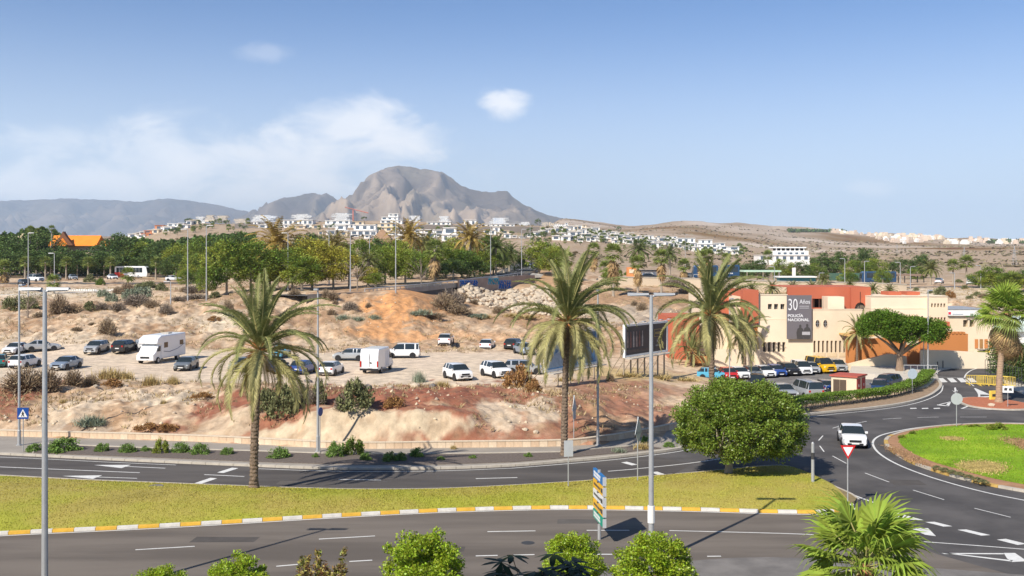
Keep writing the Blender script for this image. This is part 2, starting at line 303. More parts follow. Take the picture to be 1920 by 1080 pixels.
def gz(X, Y, noise=True):
    X = np.asarray(X, float); Y = np.asarray(Y, float)
    px = np.clip(960+F*X/np.maximum(Y, 1), -499, 2419); yi = np.interp(Y, _ys, np.arange(len(_ys)))
    i0 = np.clip(yi.astype(int), 0, len(_ys)-2); ft = yi-i0
    ci = np.clip(np.searchsorted(_cp, px, side='right')-1, 0, len(_cp)-2); cf = (px-_cp[ci])/(_cp[ci+1]-_cp[ci]); cf = cf*cf*(3-2*cf)
    z = (_tab[ci, i0]*(1-ft)+_tab[ci, i0+1]*ft)*(1-cf)+(_tab[ci+1, i0]*(1-ft)+_tab[ci+1, i0+1]*ft)*cf
    if not noise: return z
    d = Y-yw(px); a = np.interp(d, [q[0] for q in _amp], [q[1] for q in _amp])
    a = a*np.where(Y < 168, 1-sstep(1230, 1330, px), 1)
    a = a*np.where(px > 860, np.where((px < 1010) & (Y > 222) & (Y < 300), .1, 1), np.where((Y > 178) & (Y < 230) & (px > 560), .15, 1))
    k = np.where(Y > 600, .004, np.where(Y > 250, .04, .33)); kk = np.interp(Y, [60, 140, 240, 500, 900, 1500, 4000], [.5, .28, .14, .05, .012, .006, .0016])
    nn = np.where(Y < 300, fbm(X*.45, Y*.33, 5)*.55+(ridged(X*.30+Y*.04, Y*.09+9, 5)-1.15)*.5, 0)+np.where(Y >= 300, (ridged(X*.0011+5, Y*.0007, 5)-1.1)*.8*sstep(900, 2600, Y)+fbm(X*.012, Y*.008, 4)*(1-sstep(900, 2000, Y)), 0)
    return z+a*nn
def gh(X, Y): return float(gz(np.array([X]), np.array([Y]))[0])
_marchY = np.concatenate([np.arange(30, 240, .15), np.geomspace(240, 4200, 2500)])
def gp(px, py, dz=0.0):                      # where the sight line through a photograph point first meets the land
    zr = zz(py, _marchY); g = gz((px-960)*_marchY/F, _marchY)+dz
    i = np.argmax(zr <= g)
    if not (zr <= g).any(): i = len(_marchY)-1
    Y = _marchY[i]; return ((px-960)*Y/F, float(Y), float(g[i]))
# ground sheet
pxs = np.arange(-500, 2421, 4.0)
rows = np.concatenate([np.linspace(8, 73, 10), np.arange(74.5, 112, .17), np.arange(112, 240, .62), np.geomspace(240, 1150, 90), np.geomspace(1170, 4700, 75)])
PX, YY = np.meshgrid(pxs, rows); XX = (PX-960)*YY/F; ZZ = gz(XX, YY)
nr, nc = XX.shape
idx = np.arange(nr*nc).reshape(nr, nc)
quads = np.stack([idx[:-1, :-1], idx[:-1, 1:], idx[1:, 1:], idx[1:, :-1]], -1).reshape(-1, 4)
gme = npmesh('ground', np.stack([XX, YY, ZZ], -1), quads)
# soils: the colour each patch of ground has
c_sand = np.array((.59, .45, .31)); c_dry = np.array((.36, .225, .13)); c_red = np.array((.27, .10, .058)); c_or = np.array((.60, .30, .125))
c_tuff = np.array((.53, .43, .30)); c_park = np.array((.60, .485, .37)); c_grey = np.array((.30, .255, .21)); c_far = np.array((.37, .275, .185)); c_pale = np.array((.60, .50, .37)); c_ash = np.array((.36, .31, .25))
n1 = fbm(XX*.09, YY*.06, 4)[..., None]; n2 = fbm(XX*.8+50, YY*.5, 4)[..., None]; n3 = fbm(XX*.35-20, YY*.22, 4)[..., None]
colr = c_sand+(c_dry-c_sand)*np.clip(.45+n1*1.3+n2*1.0, 0, 1)
def lay(colr, m, c): m = np.clip(m, 0, 1); m = m if m.ndim == 3 else m[..., None]; return colr*(1-m)+c*m
dW = YY-yw(PX)
pk = sstep(22, 26, dW)*(1-sstep(56, 61, dW))*(1-sstep(1040, 1130, PX)); pk = pk*sstep(95, 103, YY)
colr = lay(colr, pk*.9, c_park)
colr = lay(colr, (pk*np.clip(.5+n1[..., 0]*2, 0, 1)*.5), c_pale)
def blob(px, py, rx, ry, c, st=1.0, rough=.5):
    global colr
    x, y, _ = gp(px, py); x2, y2, _ = gp(px, py-ry); s = F/y; rX = rx/s; rY = max(abs(y2-y), rX*.25)
    d = np.sqrt(((XX-x)/rX)**2+((YY-y)/rY)**2)+(n2[..., 0]*.55+n3[..., 0]*.5)*rough*2
    colr = lay(colr, (1-sstep(.65, 1.1, d))*st, c)
for b in [(20, 740, 60, 30, c_red, .9), (10, 780, 50, 12, c_red, .7), (600, 742, 230, 19, c_red, .95), (430, 757, 80, 20, c_red, .95), (760, 740, 150, 20, c_red, .95), (900, 738, 120, 20, c_red, .85), (1040, 760, 90, 26, c_red, .6), (1150, 740, 110, 26, c_red, .6), (1210, 770, 90, 26, c_red, .6), (1240, 730, 80, 14, c_red, .5),
          (880, 790, 60, 26, c_red, .55), (960, 810, 60, 18, c_red, .65), (1050, 810, 60, 20, c_red, .55), (640, 800, 170, 34, c_tuff, .95), (800, 788, 80, 18, c_tuff, .9), (430, 790, 70, 24, c_tuff, .75), (520, 815, 60, 14, c_tuff, .8), (930, 775, 55, 22, c_pale, .8), (1010, 765, 40, 26, c_pale, .8),
          (190, 780, 120, 12, c_dry, .6), (330, 740, 90, 6, c_pale, .8), (150, 760, 60, 16, c_pale, .6), (110, 810, 100, 8, c_grey, .5), (300, 805, 50, 8, c_red, .5),
          (735, 575, 62, 26, c_or, 1.0), (790, 560, 70, 18, c_or, .95), (720, 610, 45, 20, c_or, .8), (745, 630, 100, 12, c_or, .75), (850, 560, 60, 18, c_dry, .8), (900, 600, 130, 18, c_dry, .7), (560, 600, 90, 14, c_dry, .6), (610, 570, 50, 10, c_sand, .6), (930, 630, 160, 12, c_or, .35), (1230, 560, 130, 14, c_dry, .85), (1200, 590, 160, 20, c_ash, .7), (1240, 630, 90, 20, c_grey, .6),
          (1150, 700, 110, 12, c_straw if False else np.array((.50, .37, .17)), .8), (1260, 705, 70, 9, np.array((.50, .37, .17)), .5), (420, 600, 50, 18, c_pale, .9), (90, 545, 150, 6, c_pale, .9), (180, 545, 120, 6, c_pale, .9), (60, 640, 120, 14, c_pale, .5), (200, 640, 80, 14, c_pale, .6), (330, 600, 120, 14, c_pale, .6), (300, 555, 180, 8, c_sand, .8), (300, 640, 110, 10, c_dry, .6), (400, 560, 50, 8, c_dry, .5),
          (1830, 588, 90, 12, np.array((.36, .235, .15)), .95), (1850, 550, 160, 13, c_pale, .8), (1000, 545, 50, 30, np.array((.50, .33, .18)), .5), (1030, 520, 40, 16, np.array((.46, .28, .15)), .8)]:
    blob(*b)
crk = np.clip((ridged(XX*.30+n1[..., 0]*2, YY*.55, 4)-1.45)*2.2, 0, 1)*(dW < 24)*(1-sstep(1250, 1330, PX)); colr = colr*(1-.35*crk[..., None])
grn = np.clip((fbm(XX*1.1+3, YY*.8, 4)-.02)*3, 0, 1)*((dW < 24) | ((dW > 58) & (YY < 240))); colr = lay(colr, grn*.38, c_dry*.72)
colr = lay(colr, sstep(300, 420, YY)*.85, c_far+n1*.12)
fb = fbm(XX*.004, YY*.0022, 4)[..., None]
colr = lay(colr, sstep(900, 1500, YY)[..., None]*.95, c_far*1.0+fb*.30+fbm(XX*.03, YY*.008, 3)[..., None]*.05)
colr = np.clip(colr, .02, .9)
ca = gme.color_attributes.new('soil', 'FLOAT_COLOR', 'POINT')
ca.data.foreach_set('color', np.concatenate([colr, np.ones((nr, nc, 1))], -1).astype(np.float32).ravel())
ground = struct('ground', gme, M_terr); gme.polygons.foreach_set('use_smooth', [True]*len(gme.polygons))
# ------------------------------------------------------------------ mountains
M_mt = mat('mountain_rock', (.30, .235, .18), .95, .22, .004, attr='soil', obj=False, detail=9)
def mountain(name, prof, yc, y0, amp, seed, x0=None, x1=None, step=26, terr=1.0, terr_tone=1.0):
    pxa = np.array([a for a, b in prof], float); pya = np.array([b for a, b in prof], float)
    lo, hi = (x0 if x0 is not None else pxa[0]), (x1 if x1 is not None else pxa[-1])
    xs = np.linspace((lo-960)*yc/F, (hi-960)*yc/F, int((hi-lo)*yc/F/step)); ys = np.concatenate([np.linspace(y0, yc, 230), yc+np.array([80, 200, 450, 900, 1500])])
    X, Y = np.meshgrid(xs, ys); p = 960+F*X/yc; H = np.interp(p, pxa, pya); H = (HZ-H)*yc/F+HC
    t = np.clip((Y-y0)/(yc-y0), 0, 1)
    wob = fbm(X*.0011+seed, Y*.0006, 4)
    H = H+ (fbm(X*.0045+seed, X*0+2, 4)*.9+fbm(X*.0013-seed, X*0+7, 3)*.8)*yc/F*1.6*terr+fbm(X*.021+seed, X*0+5, 3)*yc/F*2.2+np.maximum(0, pn(X*.009+seed, X*0+1))*yc/F*3.0; wob2 = fbm(X*.0021-seed, Y*.0012, 4); g = t**1.2*(.74)+.14*sstep(.80+.05*wob, .86+.05*wob, t)+.12*sstep(.50+.10*wob2, .58+.10*wob2, t)
    wx = X+wob*260+wob2*130; gul = -np.abs(pn(wx*.0021+seed, Y*.0005))*2.2-np.abs(pn(wx*.0052+9, Y*.0012+seed))*1.2-np.abs(pn(wx*.012+seed, Y*.004))*.6-np.abs(pn(wx*.026+seed, Y*.011))*.3+.45
    z = H*g+amp*2.1*gul*np.sin(np.pi*np.clip(t*.93+.02, 0, 1))**.7*np.clip(t*2, 0, 1)+amp*.16*fbm(X*.008, Y*.008, 4)*(t > .05)
    z = np.where(Y > yc, H*(1-(Y-yc)/1700)+0, z); z = np.where(Y == yc, H, np.minimum(z, H*(.25+.75*t)+2))
    
    i = np.arange(X.size).reshape(X.shape)
    me = npmesh(name, np.stack([X, Y, z], -1), np.stack([i[:-1, :-1], i[:-1, 1:], i[1:, 1:], i[1:, :-1]], -1).reshape(-1, 4))
    st = np.clip(.75+gul*.9+wob*.8, 0, 1)[..., None]; cl = sstep(.78, .88, t)[..., None]
    c = np.array((.10, .08, .065))*(1-st)+np.array((.36, .28, .205))*st; c = c*(1-cl*.45)+np.array((.12, .105, .095))*cl*.45
    veg = np.clip(fbm(X*.0022-seed, Y*.0012, 4)*2.2+.05, 0, 1)[..., None]; c = (c*(1-veg*.5)+np.array((.13, .12, .085))*veg*.5)*terr_tone
    a = me.color_attributes.new('soil', 'FLOAT_COLOR', 'POINT'); a.data.foreach_set('color', np.concatenate([c, np.ones(c.shape[:2]+(1,))], -1).astype(np.float32).ravel())
    return struct(name, me, M_mt)
mountain('mountain', [(520, 440), (600, 415), (622, 398), (640, 380), (652, 372), (665, 366), (690, 336), (702, 325), (715, 319), (730, 314), (745, 312), (770, 313), (790, 317), (815, 320), (830, 323), (850, 336), (862, 347), (880, 353), (900, 358), (925, 361), (938, 358), (950, 358), (958, 366), (975, 379), (1000, 393), (1020, 401), (1060, 412), (1110, 424), (1180, 440)], 9000, 5000, 95, 3.1, step=20)
mountain('mountain_ridge', [(400, 430), (440, 412), (462, 402), (476, 392), (484, 396), (492, 389), (499, 378), (505, 386), (514, 378), (530, 371), (548, 370), (560, 368), (575, 364), (588, 362), (600, 365), (612, 362), (625, 368), (645, 385), (680, 410), (720, 430)], 11500, 8300, 70, 8.3, step=24, terr_tone=.7)
mountain('distant_mountains', [(-600, 372), (-200, 374), (0, 377), (60, 375), (130, 372), (200, 376), (260, 378), (310, 372), (350, 376), (390, 382), (430, 390), (470, 398), (540, 404), (620, 420)], 15500, 10500, 110, 5.7, step=60, terr_tone=.5)

# ------------------------------------------------------------------ roads
def PL(pts, z=0.0): return [P(a, b, z) for a, b in pts]
ASPH_PX = [(1960, 674), (1900, 678), (1850, 682.5), (1800, 687.5), (1768, 694), (1754, 704), (1758, 713), (1764, 723), (1757, 733), (1738, 745), (1700, 756), (1640, 765), (1560, 773), (1500, 780), (1430, 800), (1350, 825), (1270, 843), (1160, 857), (1060, 866), (960, 874), (830, 879), (700, 880), (600, 879), (470, 874), (330, 868), (200, 862), (0, 852), (-300, 838)]
far_edge = PL(ASPH_PX)
asp = [(-90, 15), (150, 15), (150, far_edge[0][1])]+far_edge+[(-95, far_edge[-1][1]+1)]
m = MB(); m.prism(asp, -.05, 0.0); struct('road', m.me(), M_asph)
def near_sheet():
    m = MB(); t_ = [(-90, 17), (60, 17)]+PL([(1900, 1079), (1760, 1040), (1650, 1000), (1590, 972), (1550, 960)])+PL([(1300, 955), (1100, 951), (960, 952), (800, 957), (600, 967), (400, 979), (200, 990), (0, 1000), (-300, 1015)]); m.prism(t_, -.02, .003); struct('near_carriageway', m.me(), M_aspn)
    m = MB(); t_ = PL([(-300, 886), (0, 894), (300, 908), (600, 920), (830, 920), (1060, 908), (1250, 895), (1300, 870), (1200, 850), (1060, 864), (960, 872), (830, 877), (700, 878), (600, 877), (470, 872), (330, 866), (200, 860), (0, 850), (-300, 836)]); m.prism(t_, -.02, .0025); struct('far_carriageway', m.me(), M_aspf)
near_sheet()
def smooth_line(pts, n=6):                   # Catmull-Rom through the points
    p = [np.array(q, float) for q in pts]; p = [2*p[0]-p[1]]+p+[2*p[-1]-p[-2]]; o = []
    for i in range(1, len(p)-2):
        for k in range(n):
            t = k/n; o.append(tuple(.5*((2*p[i])+(-p[i-1]+p[i+1])*t+(2*p[i-1]-5*p[i]+4*p[i+1]-p[i+2])*t*t+(-p[i-1]+3*p[i]-3*p[i+1]+p[i+2])*t**3)))
    return o+[tuple(p[-2])]
def ribbon(mb, pts, w, z0, z1=None, side=0.0):   # strip of width w along pts (side: shift of its middle to the left)
    pts = [np.array(p, float) for p in pts]; L = []; Rr = []
    for i, p in enumerate(pts):
        d = pts[min(i+1, len(pts)-1)]-pts[max(i-1, 0)]; d /= np.linalg.norm(d); n = np.array((-d[1], d[0]))
        L.append(p+n*(side+w/2)); Rr.append(p+n*(side-w/2))
    for i in range(len(pts)-1):
        b = len(mb.v)
        if z1 is None:
            mb.v += [(*Rr[i], z0), (*Rr[i+1], z0), (*L[i+1], z0), (*L[i], z0)]; mb.f.append((b, b+1, b+2, b+3))
        else:
            mb.v += [(*Rr[i], z0), (*Rr[i+1], z0), (*L[i+1], z0), (*L[i], z0), (*Rr[i], z1), (*Rr[i+1], z1), (*L[i+1], z1), (*L[i], z1)]
            mb.f += [(b+4, b+5, b+6, b+7), (b, b+1, b+5, b+4), (b+2, b+3, b+7, b+6), (b+1, b+2, b+6, b+5), (b+3, b, b+4, b+7)]
def resample(pts, step):
    p = np.array(pts, float); s = np.concatenate([[0], np.cumsum(np.hypot(*np.diff(p, axis=0).T))]); k = max(2, int(round(s[-1]/step))+1); t = np.linspace(0, s[-1], k)
    return list(zip(np.interp(t, s, p[:, 0]), np.interp(t, s, p[:, 1])))
# pavements
def slab(name, poly, mm, z1=.12, z0=-.9): mb = MB(); mb.prism(poly, z0, z1); return struct(name, mb.me(), mm)
fe = smooth_line(far_edge[15:], 3)           # kerb line of the far carriageway, right to left
slab('pavement', fe+[(-95, fe[-1][1]+8)]+[(x, y+.02) for x, y in WALLW]+[P(1400, 782), P(1450, 775)], M_pave)
slab('pavement', [P(a, b) for a, b in [(1592, 701), (1640, 703), (1668, 708), (1690, 716), (1702, 728), (1718, 733), (1740, 727), (1750, 718)]]+smooth_line(far_edge[5:8], 3)[::-1][:0]+PL([(1755, 712), (1752, 704), (1766, 694.5), (1800, 688), (1850, 683), (1900, 678.5), (1960, 674.5)])+[P(1990, 660), P(1800, 668), P(1700, 676), P(1597, 686)], M_cream_pave, .13)
slab('pavement', PL([(2000, 684), (1925, 688), (1900, 696), (1883, 704), (1879, 713), (1890, 727), (1925, 742), (2000, 762)])+[P(2300, 765), P(2300, 684)], M_cream_pave, .12)
slab('pavement', PL([(1300, 1053), (1370, 1048), (1440, 1046.5), (1520, 1049), (1600, 1055), (1750, 1067), (1920, 1080), (2300, 1112)])+[(60, 16), (-60, 16)]+PL([(-400, 1190), (600, 1120), (1000, 1078), (1150, 1063)]), M_asph2, .05)
# verge between the roundabout and the hedge
verge_o = PL([(1768, 712), (1770, 724), (1762, 735), (1742, 747), (1702, 758.5), (1640, 768), (1560, 776), (1500, 783), (1430, 803), (1380, 817)][:0])
slab('roadside_verge', PL([(1754, 706), (1759, 714), (1763, 723), (1756, 732.5), (1737, 744), (1699, 755), (1640, 764), (1560, 772), (1500, 779), (1430, 799), (1400, 808)])+PL([(1400, 786), (1450, 775), (1500, 764), (1600, 752), (1680, 742), (1725, 729), (1740, 716), (1745, 706)]), mat('verge_gravel', (.30, .215, .145), .95, .3, 3, .02, 15, obj=False), .115)
# kerb of the far side, stone by stone
kb = thing('kerb', 'pale stone kerb along the far edge of the far carriageway and round the hedge bend', 'kerb')
allk = [p for p in smooth_line(far_edge[5:], 4) if p[0] > -40]
allk = resample(allk, 1.0); kst = 0
for i in range(len(allk)-1):
    a, b = allk[i], allk[i+1]; d = math.hypot(b[0]-a[0], b[1]-a[1])
    if i == 0: m = MB(); m.box(.01, .985, -.14, .16, -.05, .15); kme = m.me('kerb_stone'); kme.materials.append(M_kerb)
    o = link('kerb_stone', kme, None, kb, (a[0], a[1], 0), math.atan2(b[1]-a[1], b[0]-a[0])); o.scale[0] = d
# parking surface of the police station
slab('car_park_surface', [P(1408, 712, -.6), P(1500, 700, -.6), P(1600, 697, -.6), P(1625, 701, -.6), P(1660, 707, -.6), P(1685, 716, -.6), P(1697, 730, -.6), P(1640, 742, -.6), P(1560, 752, -.6), P(1490, 762, -.6), P(1400, 770, -.6), P(1330, 760, -.6), P(1335, 720, -.6)], M_asph2, -.54, -1)
# mulch bed with a stone edge
bed = PL([(62, 850), (75, 833.5), (180, 838), (300, 842.5), (470, 847), (600, 851.5), (700, 853), (830, 852.5), (950, 851), (1060, 849), (1130, 842), (1210, 836), (1240, 841), (1160, 850), (1060, 859), (960, 867), (830, 871), (700, 871.5), (600, 870), (470, 866), (330, 860), (200, 855)], .12)
mb = MB(); mb.prism(bed, .1, .17); struct('planting_bed_ground', mb.me(), M_mulch)
mb = MB(); ribbon(mb, PL([(62, 850), (75, 832.5), (180, 837), (300, 841.5), (470, 846), (600, 850.5), (700, 852), (830, 851.5), (950, 850), (1060, 848), (1130, 841), (1210, 835)], .12), .12, .12, .21); struct('planting_bed_edge', mb.me(), M_kerb)
# the low block wall at the foot of the bank
wl = thing('block_wall', 'low wall of pale sandstone blocks along the foot of the dry bank', 'wall')
wp = resample(smooth_line([p for p in WALLW], 4), .62); wbm = []
for k in range(3):
    m = MB(); g = .012+.004*k; m.box(g, 1-g, -.12, .12+.01*k, -.1, .42-.012*k); me = m.me('wall_block'); me.materials.append(mat('sandstone_%d' % k, [(.62, .47, .33), (.66, .53, .39), (.57, .42, .29)][k], .9, .15, 3, .01, 20)); wbm.append(me)
m = MB(); m.box(.004, .996, -.15, .15, .425, .49); cme = m.me('coping_stone'); cme.materials.append(mat('coping', (.62, .52, .40), .9, .12, 2, .01, 20))
m = MB(); m.box(0, 1, -.09, .09, -.1, .40); mme = m.me('mortar_core'); mme.materials.append(mat('mortar', (.30, .24, .18), .95, .1))
n_w = 0
for i in range(len(wp)-1):
    a, b = wp[i], wp[i+1]
    if a[0]/a[1] < -.56: continue
    n_w += 1
    d = math.hypot(b[0]-a[0], b[1]-a[1]); an = math.atan2(b[1]-a[1], b[0]-a[0])
    for me, nm in ((wbm[random.choice((0, 0, 1, 2))], 'wall_block'),)+(((cme, 'coping_stone'),) if n_w <= 140 else ()):
        o = link(nm, me, None, wl, (a[0], a[1], .12), an); o.scale[0] = d
mb = MB(); ribbon(mb, [p for p in wp if p[0]/p[1] > -.56], .2, .0, .5); mb.obj('mortar_core', mat('mortar', (.30, .24, .18)), wl)
# ------------------------------------------------------------------ median island with the painted kerb
top_px = [(-300, 886), (-100, 889), (0, 894), (150, 902), (300, 908), (480, 915), (600, 919), (700, 920.5), (830, 919), (960, 913), (1060, 907), (1160, 900), (1300, 889), (1400, 879)]
circ = [(39.5*0, 0)]
arc_px = [(1455, 875.5), (1477, 877), (1500, 886), (1535, 902), (1590, 926), (1606, 936)]
bot_px = [(1600, 950), (1585, 958), (1550, 962), (1500, 962.5), (1400, 960.5), (1300, 957.5), (1200, 955.5), (1100, 954), (1000, 954.5), (900, 957), (800, 960.5), (700, 965.5), (600, 971), (500, 977), (400, 983), (300, 988.5), (200, 993.5), (100, 998), (0, 1003), (-100, 1008), (-300, 1018)]
topw = smooth_line(PL(top_px+arc_px), 4); botw = smooth_line(PL(bot_px), 4)
mb = MB(); mb.prism(topw+botw, -.04, .10); struct('median_island', mb.me(), mat('median_soil', (.22, .17, .09), .95, .2, obj=False))
def resn(pts, k):
    p = np.array(pts, float); s = np.concatenate([[0], np.cumsum(np.hypot(*np.diff(p, axis=0).T))]); t = np.linspace(0, s[-1], k); return np.stack([np.interp(t, s, p[:, 0]), np.interp(t, s, p[:, 1])], -1)
M_lawn = mat('median_turf', (.42, .35, .085), .95, .3, .16, .03, 25, obj=False, col2=(.28, .285, .035), detail=9)
M_lawn2 = mat('roundabout_turf', (.17, .29, .015), .95, .3, .22, .03, 25, obj=False, col2=(.26, .36, .02), detail=8)
A = resn(topw, 220); B = resn(botw[::-1], 220); K = 26
# equal x stations so that rows run straight across
xs = np.linspace(max(A[0, 0], B[0, 0]), min(A[:, 0].max(), B[:, 0].max())-.05, 220)
ia = np.argsort(A[:, 0]); ib = np.argsort(B[:, 0]); ya = np.interp(xs, A[ia, 0], A[ia, 1])-.18; yb = np.interp(xs, B[ib, 0], B[ib, 1])+.34
ya = np.maximum(ya, yb+.02)
t = np.linspace(0, 1, K)[:, None]; GX = np.repeat(xs[None], K, 0); GY = yb*(1-t)+ya*t
GZ = .115+.42*np.sin(np.pi*t)**.8*np.clip((ya-yb)/8, 0, 1)+.035*fbm(GX*.6, GY*.6, 3)*np.sin(np.pi*t)
i = np.arange(GX.size).reshape(GX.shape)
lawn = npmesh('median_lawn', np.stack([GX, GY, GZ], -1), np.stack([i[:-1, :-1], i[:-1, 1:], i[1:, 1:], i[1:, :-1]], -1).reshape(-1, 4)); lawn.polygons.foreach_set('use_smooth', [True]*len(lawn.polygons))
struct('median_lawn', lawn, M_lawn)
def med_z(x, y):
    a = float(np.interp(x, xs, ya)); b = float(np.interp(x, xs, yb)); t = min(1, max(0, (y-b)/max(a-b, .01))); return .115+.42*math.sin(math.pi*t)**.8*min(1, (a-b)/8)
pk_ = thing('painted_kerb', 'kerb of the grass median painted in alternating yellow and white blocks', 'kerb')
kp = [p for p in botw if p[0]/p[1] > -.53]; kp = resample(kp, 1.03)
m = MB(); m.box(.012, .988, -.06, .18, -.05, .15); ky = m.me('kerb_block'); ky.materials.append(M_yel); m = MB(); m.box(.012, .988, -.06, .18, -.05, .15); kw = m.me('kerb_block'); kw.materials.append(M_wkerb)
for i in range(len(kp)-1):
    a, b = kp[i], kp[i+1]; o = link('kerb_block', (kw, ky)[i % 2], None, pk_, (a[0], a[1], 0), math.atan2(b[1]-a[1], b[0]-a[0])+0); o.scale = (math.hypot(b[0]-a[0], b[1]-a[1]), -1, 1)
mk = MB(); ribbon(mk, topw, .13, -.03, .13, side=-.0); mk.obj('median_kerb', M_kerb)['kind'] = 'structure'
# ------------------------------------------------------------------ painted markings
pm = MB()
def stripe(a, b, w, z=.007):
    ribbon(pm, [P(*a), P(*b)], w, z)
def pline(pts, w, sm=4, z=.007): ribbon(pm, smooth_line(PL(pts), sm), w, z)
ribbon(pm, botw, .11, .007, side=.22); ribbon(pm, topw, .11, .007, side=.14)
pline([(-300, 862), (0, 875.5), (130, 881), (262, 886.5)], .13)
def arrow(tip, tail, w=.13, hw=1.1):
    t = np.array(P(*tip)); l = np.array(P(*tail)); d = (l-t)/np.linalg.norm(l-t); n = np.array((-d[1], d[0])); h = t+d*2.4
    b = len(pm.v); pm.v += [(*t, .007), (*(h+n*hw/2), .007), (*(h-n*hw/2), .007)]; pm.f.append((b, b+2, b+1)); ribbon(pm, [tuple(h), tuple(l)], w, .007)
arrow((176, 872), (310, 878)); arrow((117, 892.5), (257, 897))
stripe((383, 890), (458, 893.5), .14); stripe((413, 886.5), (441, 877.5), .5); stripe((370, 907), (401, 896.5), .5)
stripe((635, 899), (714, 900.3), .14); stripe((892, 897.5), (970, 895.5), .14); pline([(1140, 883.8), (1200, 878.5), (1320, 865), (1420, 846), (1500, 826)], .13)
stripe((1170, 866.5), (1190, 872), .5); stripe((1226, 885), (1243, 891), .5)
pline([(-300, 847.5), (0, 857), (200, 866.5), (330, 872)], .1); pline([(470, 878.5), (600, 883), (700, 884), (830, 883), (960, 878)], .1); pline([(960, 878), (1060, 870), (1160, 861), (1270, 847), (1350, 830), (1430, 805), (1500, 785), (1560, 777), (1640, 769), (1700, 760), (1742, 748), (1764, 735), (1768, 723)], .12)
for a, b in [((254, 1031), (365, 1024.5)), ((598, 1011), (703, 1005)), ((914, 997), (1004, 995.5)), ((1100, 994.5), (1180, 994.5))]: stripe(a, b, .12)
pline([(1255, 995), (1380, 998), (1500, 1001.5), (1600, 1007), (1755, 1017.5), (1920, 1030), (2100, 1046)], .11)
for a, b in [((518, 1062), (558, 1058.5)), ((655, 1053), (698, 1050.5)), ((892, 1042.5), (933, 1041.5)), ((963, 1041), (1002, 1040)), ((1100, 1039.5), (1150, 1039.5)), ((1326, 1043.3), (1352, 1043)), ((250, 1088), (300, 1084))]: stripe(a, b, .13)
pline([(1290, 1057), (1370, 1051), (1440, 1049), (1520, 1051.5), (1600, 1057.5), (1750, 1069.5), (1920, 1083)], .1)
# roundabout geometry
RC = (39.3, 67.2)
def ringpt(r, a): return (RC[0]+r*math.cos(a), RC[1]+r*math.sin(a))
def fitr(px, py): x, y = P(px, py); return math.hypot(x-RC[0], y-RC[1]), math.atan2(y-RC[1], x-RC[0])
inner_px = [(1985, 801), (1920, 797.5), (1860, 796.5), (1790, 799), (1735, 804.5), (1700, 811), (1672, 820), (1663, 829), (1668, 840), (1686, 854), (1712, 868), (1740, 879), (1800, 897), (1860, 911), (1920, 922), (1990, 934)]
isl = smooth_line(PL(inner_px), 5)
line_px = [(1985, 797), (1920, 793.5), (1860, 793), (1780, 796), (1720, 802), (1680, 809), (1650, 817), (1637, 828), (1641, 842), (1658, 857), (1690, 874), (1740, 893), (1800, 911), (1860, 926), (1920, 938), (2000, 954)]
pline(line_px, .16, 5)
for a, b in [((1561, 855), (1587, 869)), ((1622, 887), (1667, 904)), ((1712, 919), (1770, 937)), ((1827, 953), (1895, 970)), ((1535, 826), (1543, 817)), ((1537, 836), (1545, 847)), ((1561, 803), (1578, 798)), ((1594, 796), (1625, 790)), ((1655, 786), (1690, 784)), ((1720, 783), (1760, 782)), ((1800, 782), (1850, 782))]: stripe(a, b, .09)
pline([(1400, 880), (1440, 873), (1470, 878)], .1); pline([(1479, 876), (1501, 885), (1537, 901), (1592, 925), (1640, 943), (1677, 956)], .16)
def tri(pts, z=.0075):
    b = len(pm.v); q = PL(pts); s = sum(q[i][0]*q[(i+1) % len(q)][1]-q[(i+1) % len(q)][0]*q[i][1] for i in range(len(q)))
    if s < 0: q = q[::-1]
    pm.v += [(x, y, z) for x, y in q]; pm.f.append(tuple(range(b, b+len(q))))
tri([(1683, 962), (1732, 975.5), (1660, 973.5)])
for q in [[(1735, 979), (1752, 978.5), (1786, 987), (1769, 987.5)], [(1795, 993.5), (1812, 993), (1857, 1003.5), (1840, 1004.5)], [(1869, 1012), (1886, 1010.5), (1925, 1020), (1908, 1022)], [(1706, 990.5), (1740, 990.5), (1755, 1005.5), (1735, 1003)]]: tri(q)
tri([(1765, 1037), (1882, 1037.5), (1882, 1039.5), (1771, 1039)]); tri([(1765, 1037), (1778, 1037), (1900, 1051), (1896, 1053)]); tri([(1882, 1037), (1903, 1037), (1926, 1052.5), (1898, 1054), (1888, 1047)])
# exit road
for k in range(4):
    x = 1761+k*18.5; tri([(x-4, 709), (x+7, 709), (x+16, 716.5), (x+4, 717)])
stripe((1752, 706.5), (1812, 709), .15)
pline([(1808, 709), (1812, 701), (1822, 694), (1840, 689), (1865, 684.5), (1895, 681)], .16)
pline([(1810, 711), (1818, 718), (1826, 724)], .14)
pline([(1828, 728), (1836, 740), (1832, 750), (1820, 759), (1803, 766.5)], .2); pline([(1803, 766.5), (1835, 767.5), (1905, 769), (1960, 770)], .12)
tri([(1829, 728), (1858, 740.5), (1836, 739.5)])
for x0, x1, y in ((1838, 1861, 743.5), (1836, 1864, 747.5), (1833, 1868, 753)): tri([(x0, y), (x1, y-1.2), (x1, y+.8), (x0, y+2)])
pline([(1905, 729), (1925, 737), (1960, 747)], .14); pline([(1878, 749), (1905, 758), (1935, 766)], .12)
for tq in ([(1757, 759), (1780, 753.5), (1782, 752.5), (1784, 753.5), (1762, 759)], [(1757, 758.3), (1778, 760.5), (1778, 761.8), (1757, 760)], [(1779, 752.8), (1784, 752.3), (1779.5, 761.5), (1773, 761)]): tri(tq)
for x in (1640, 1662, 1684, 1706, 1728, 1750): tri([(x, 765.2), (x+12, 764.8), (x+13, 766.4), (x+1, 766.8)]) if x > 1690 else None
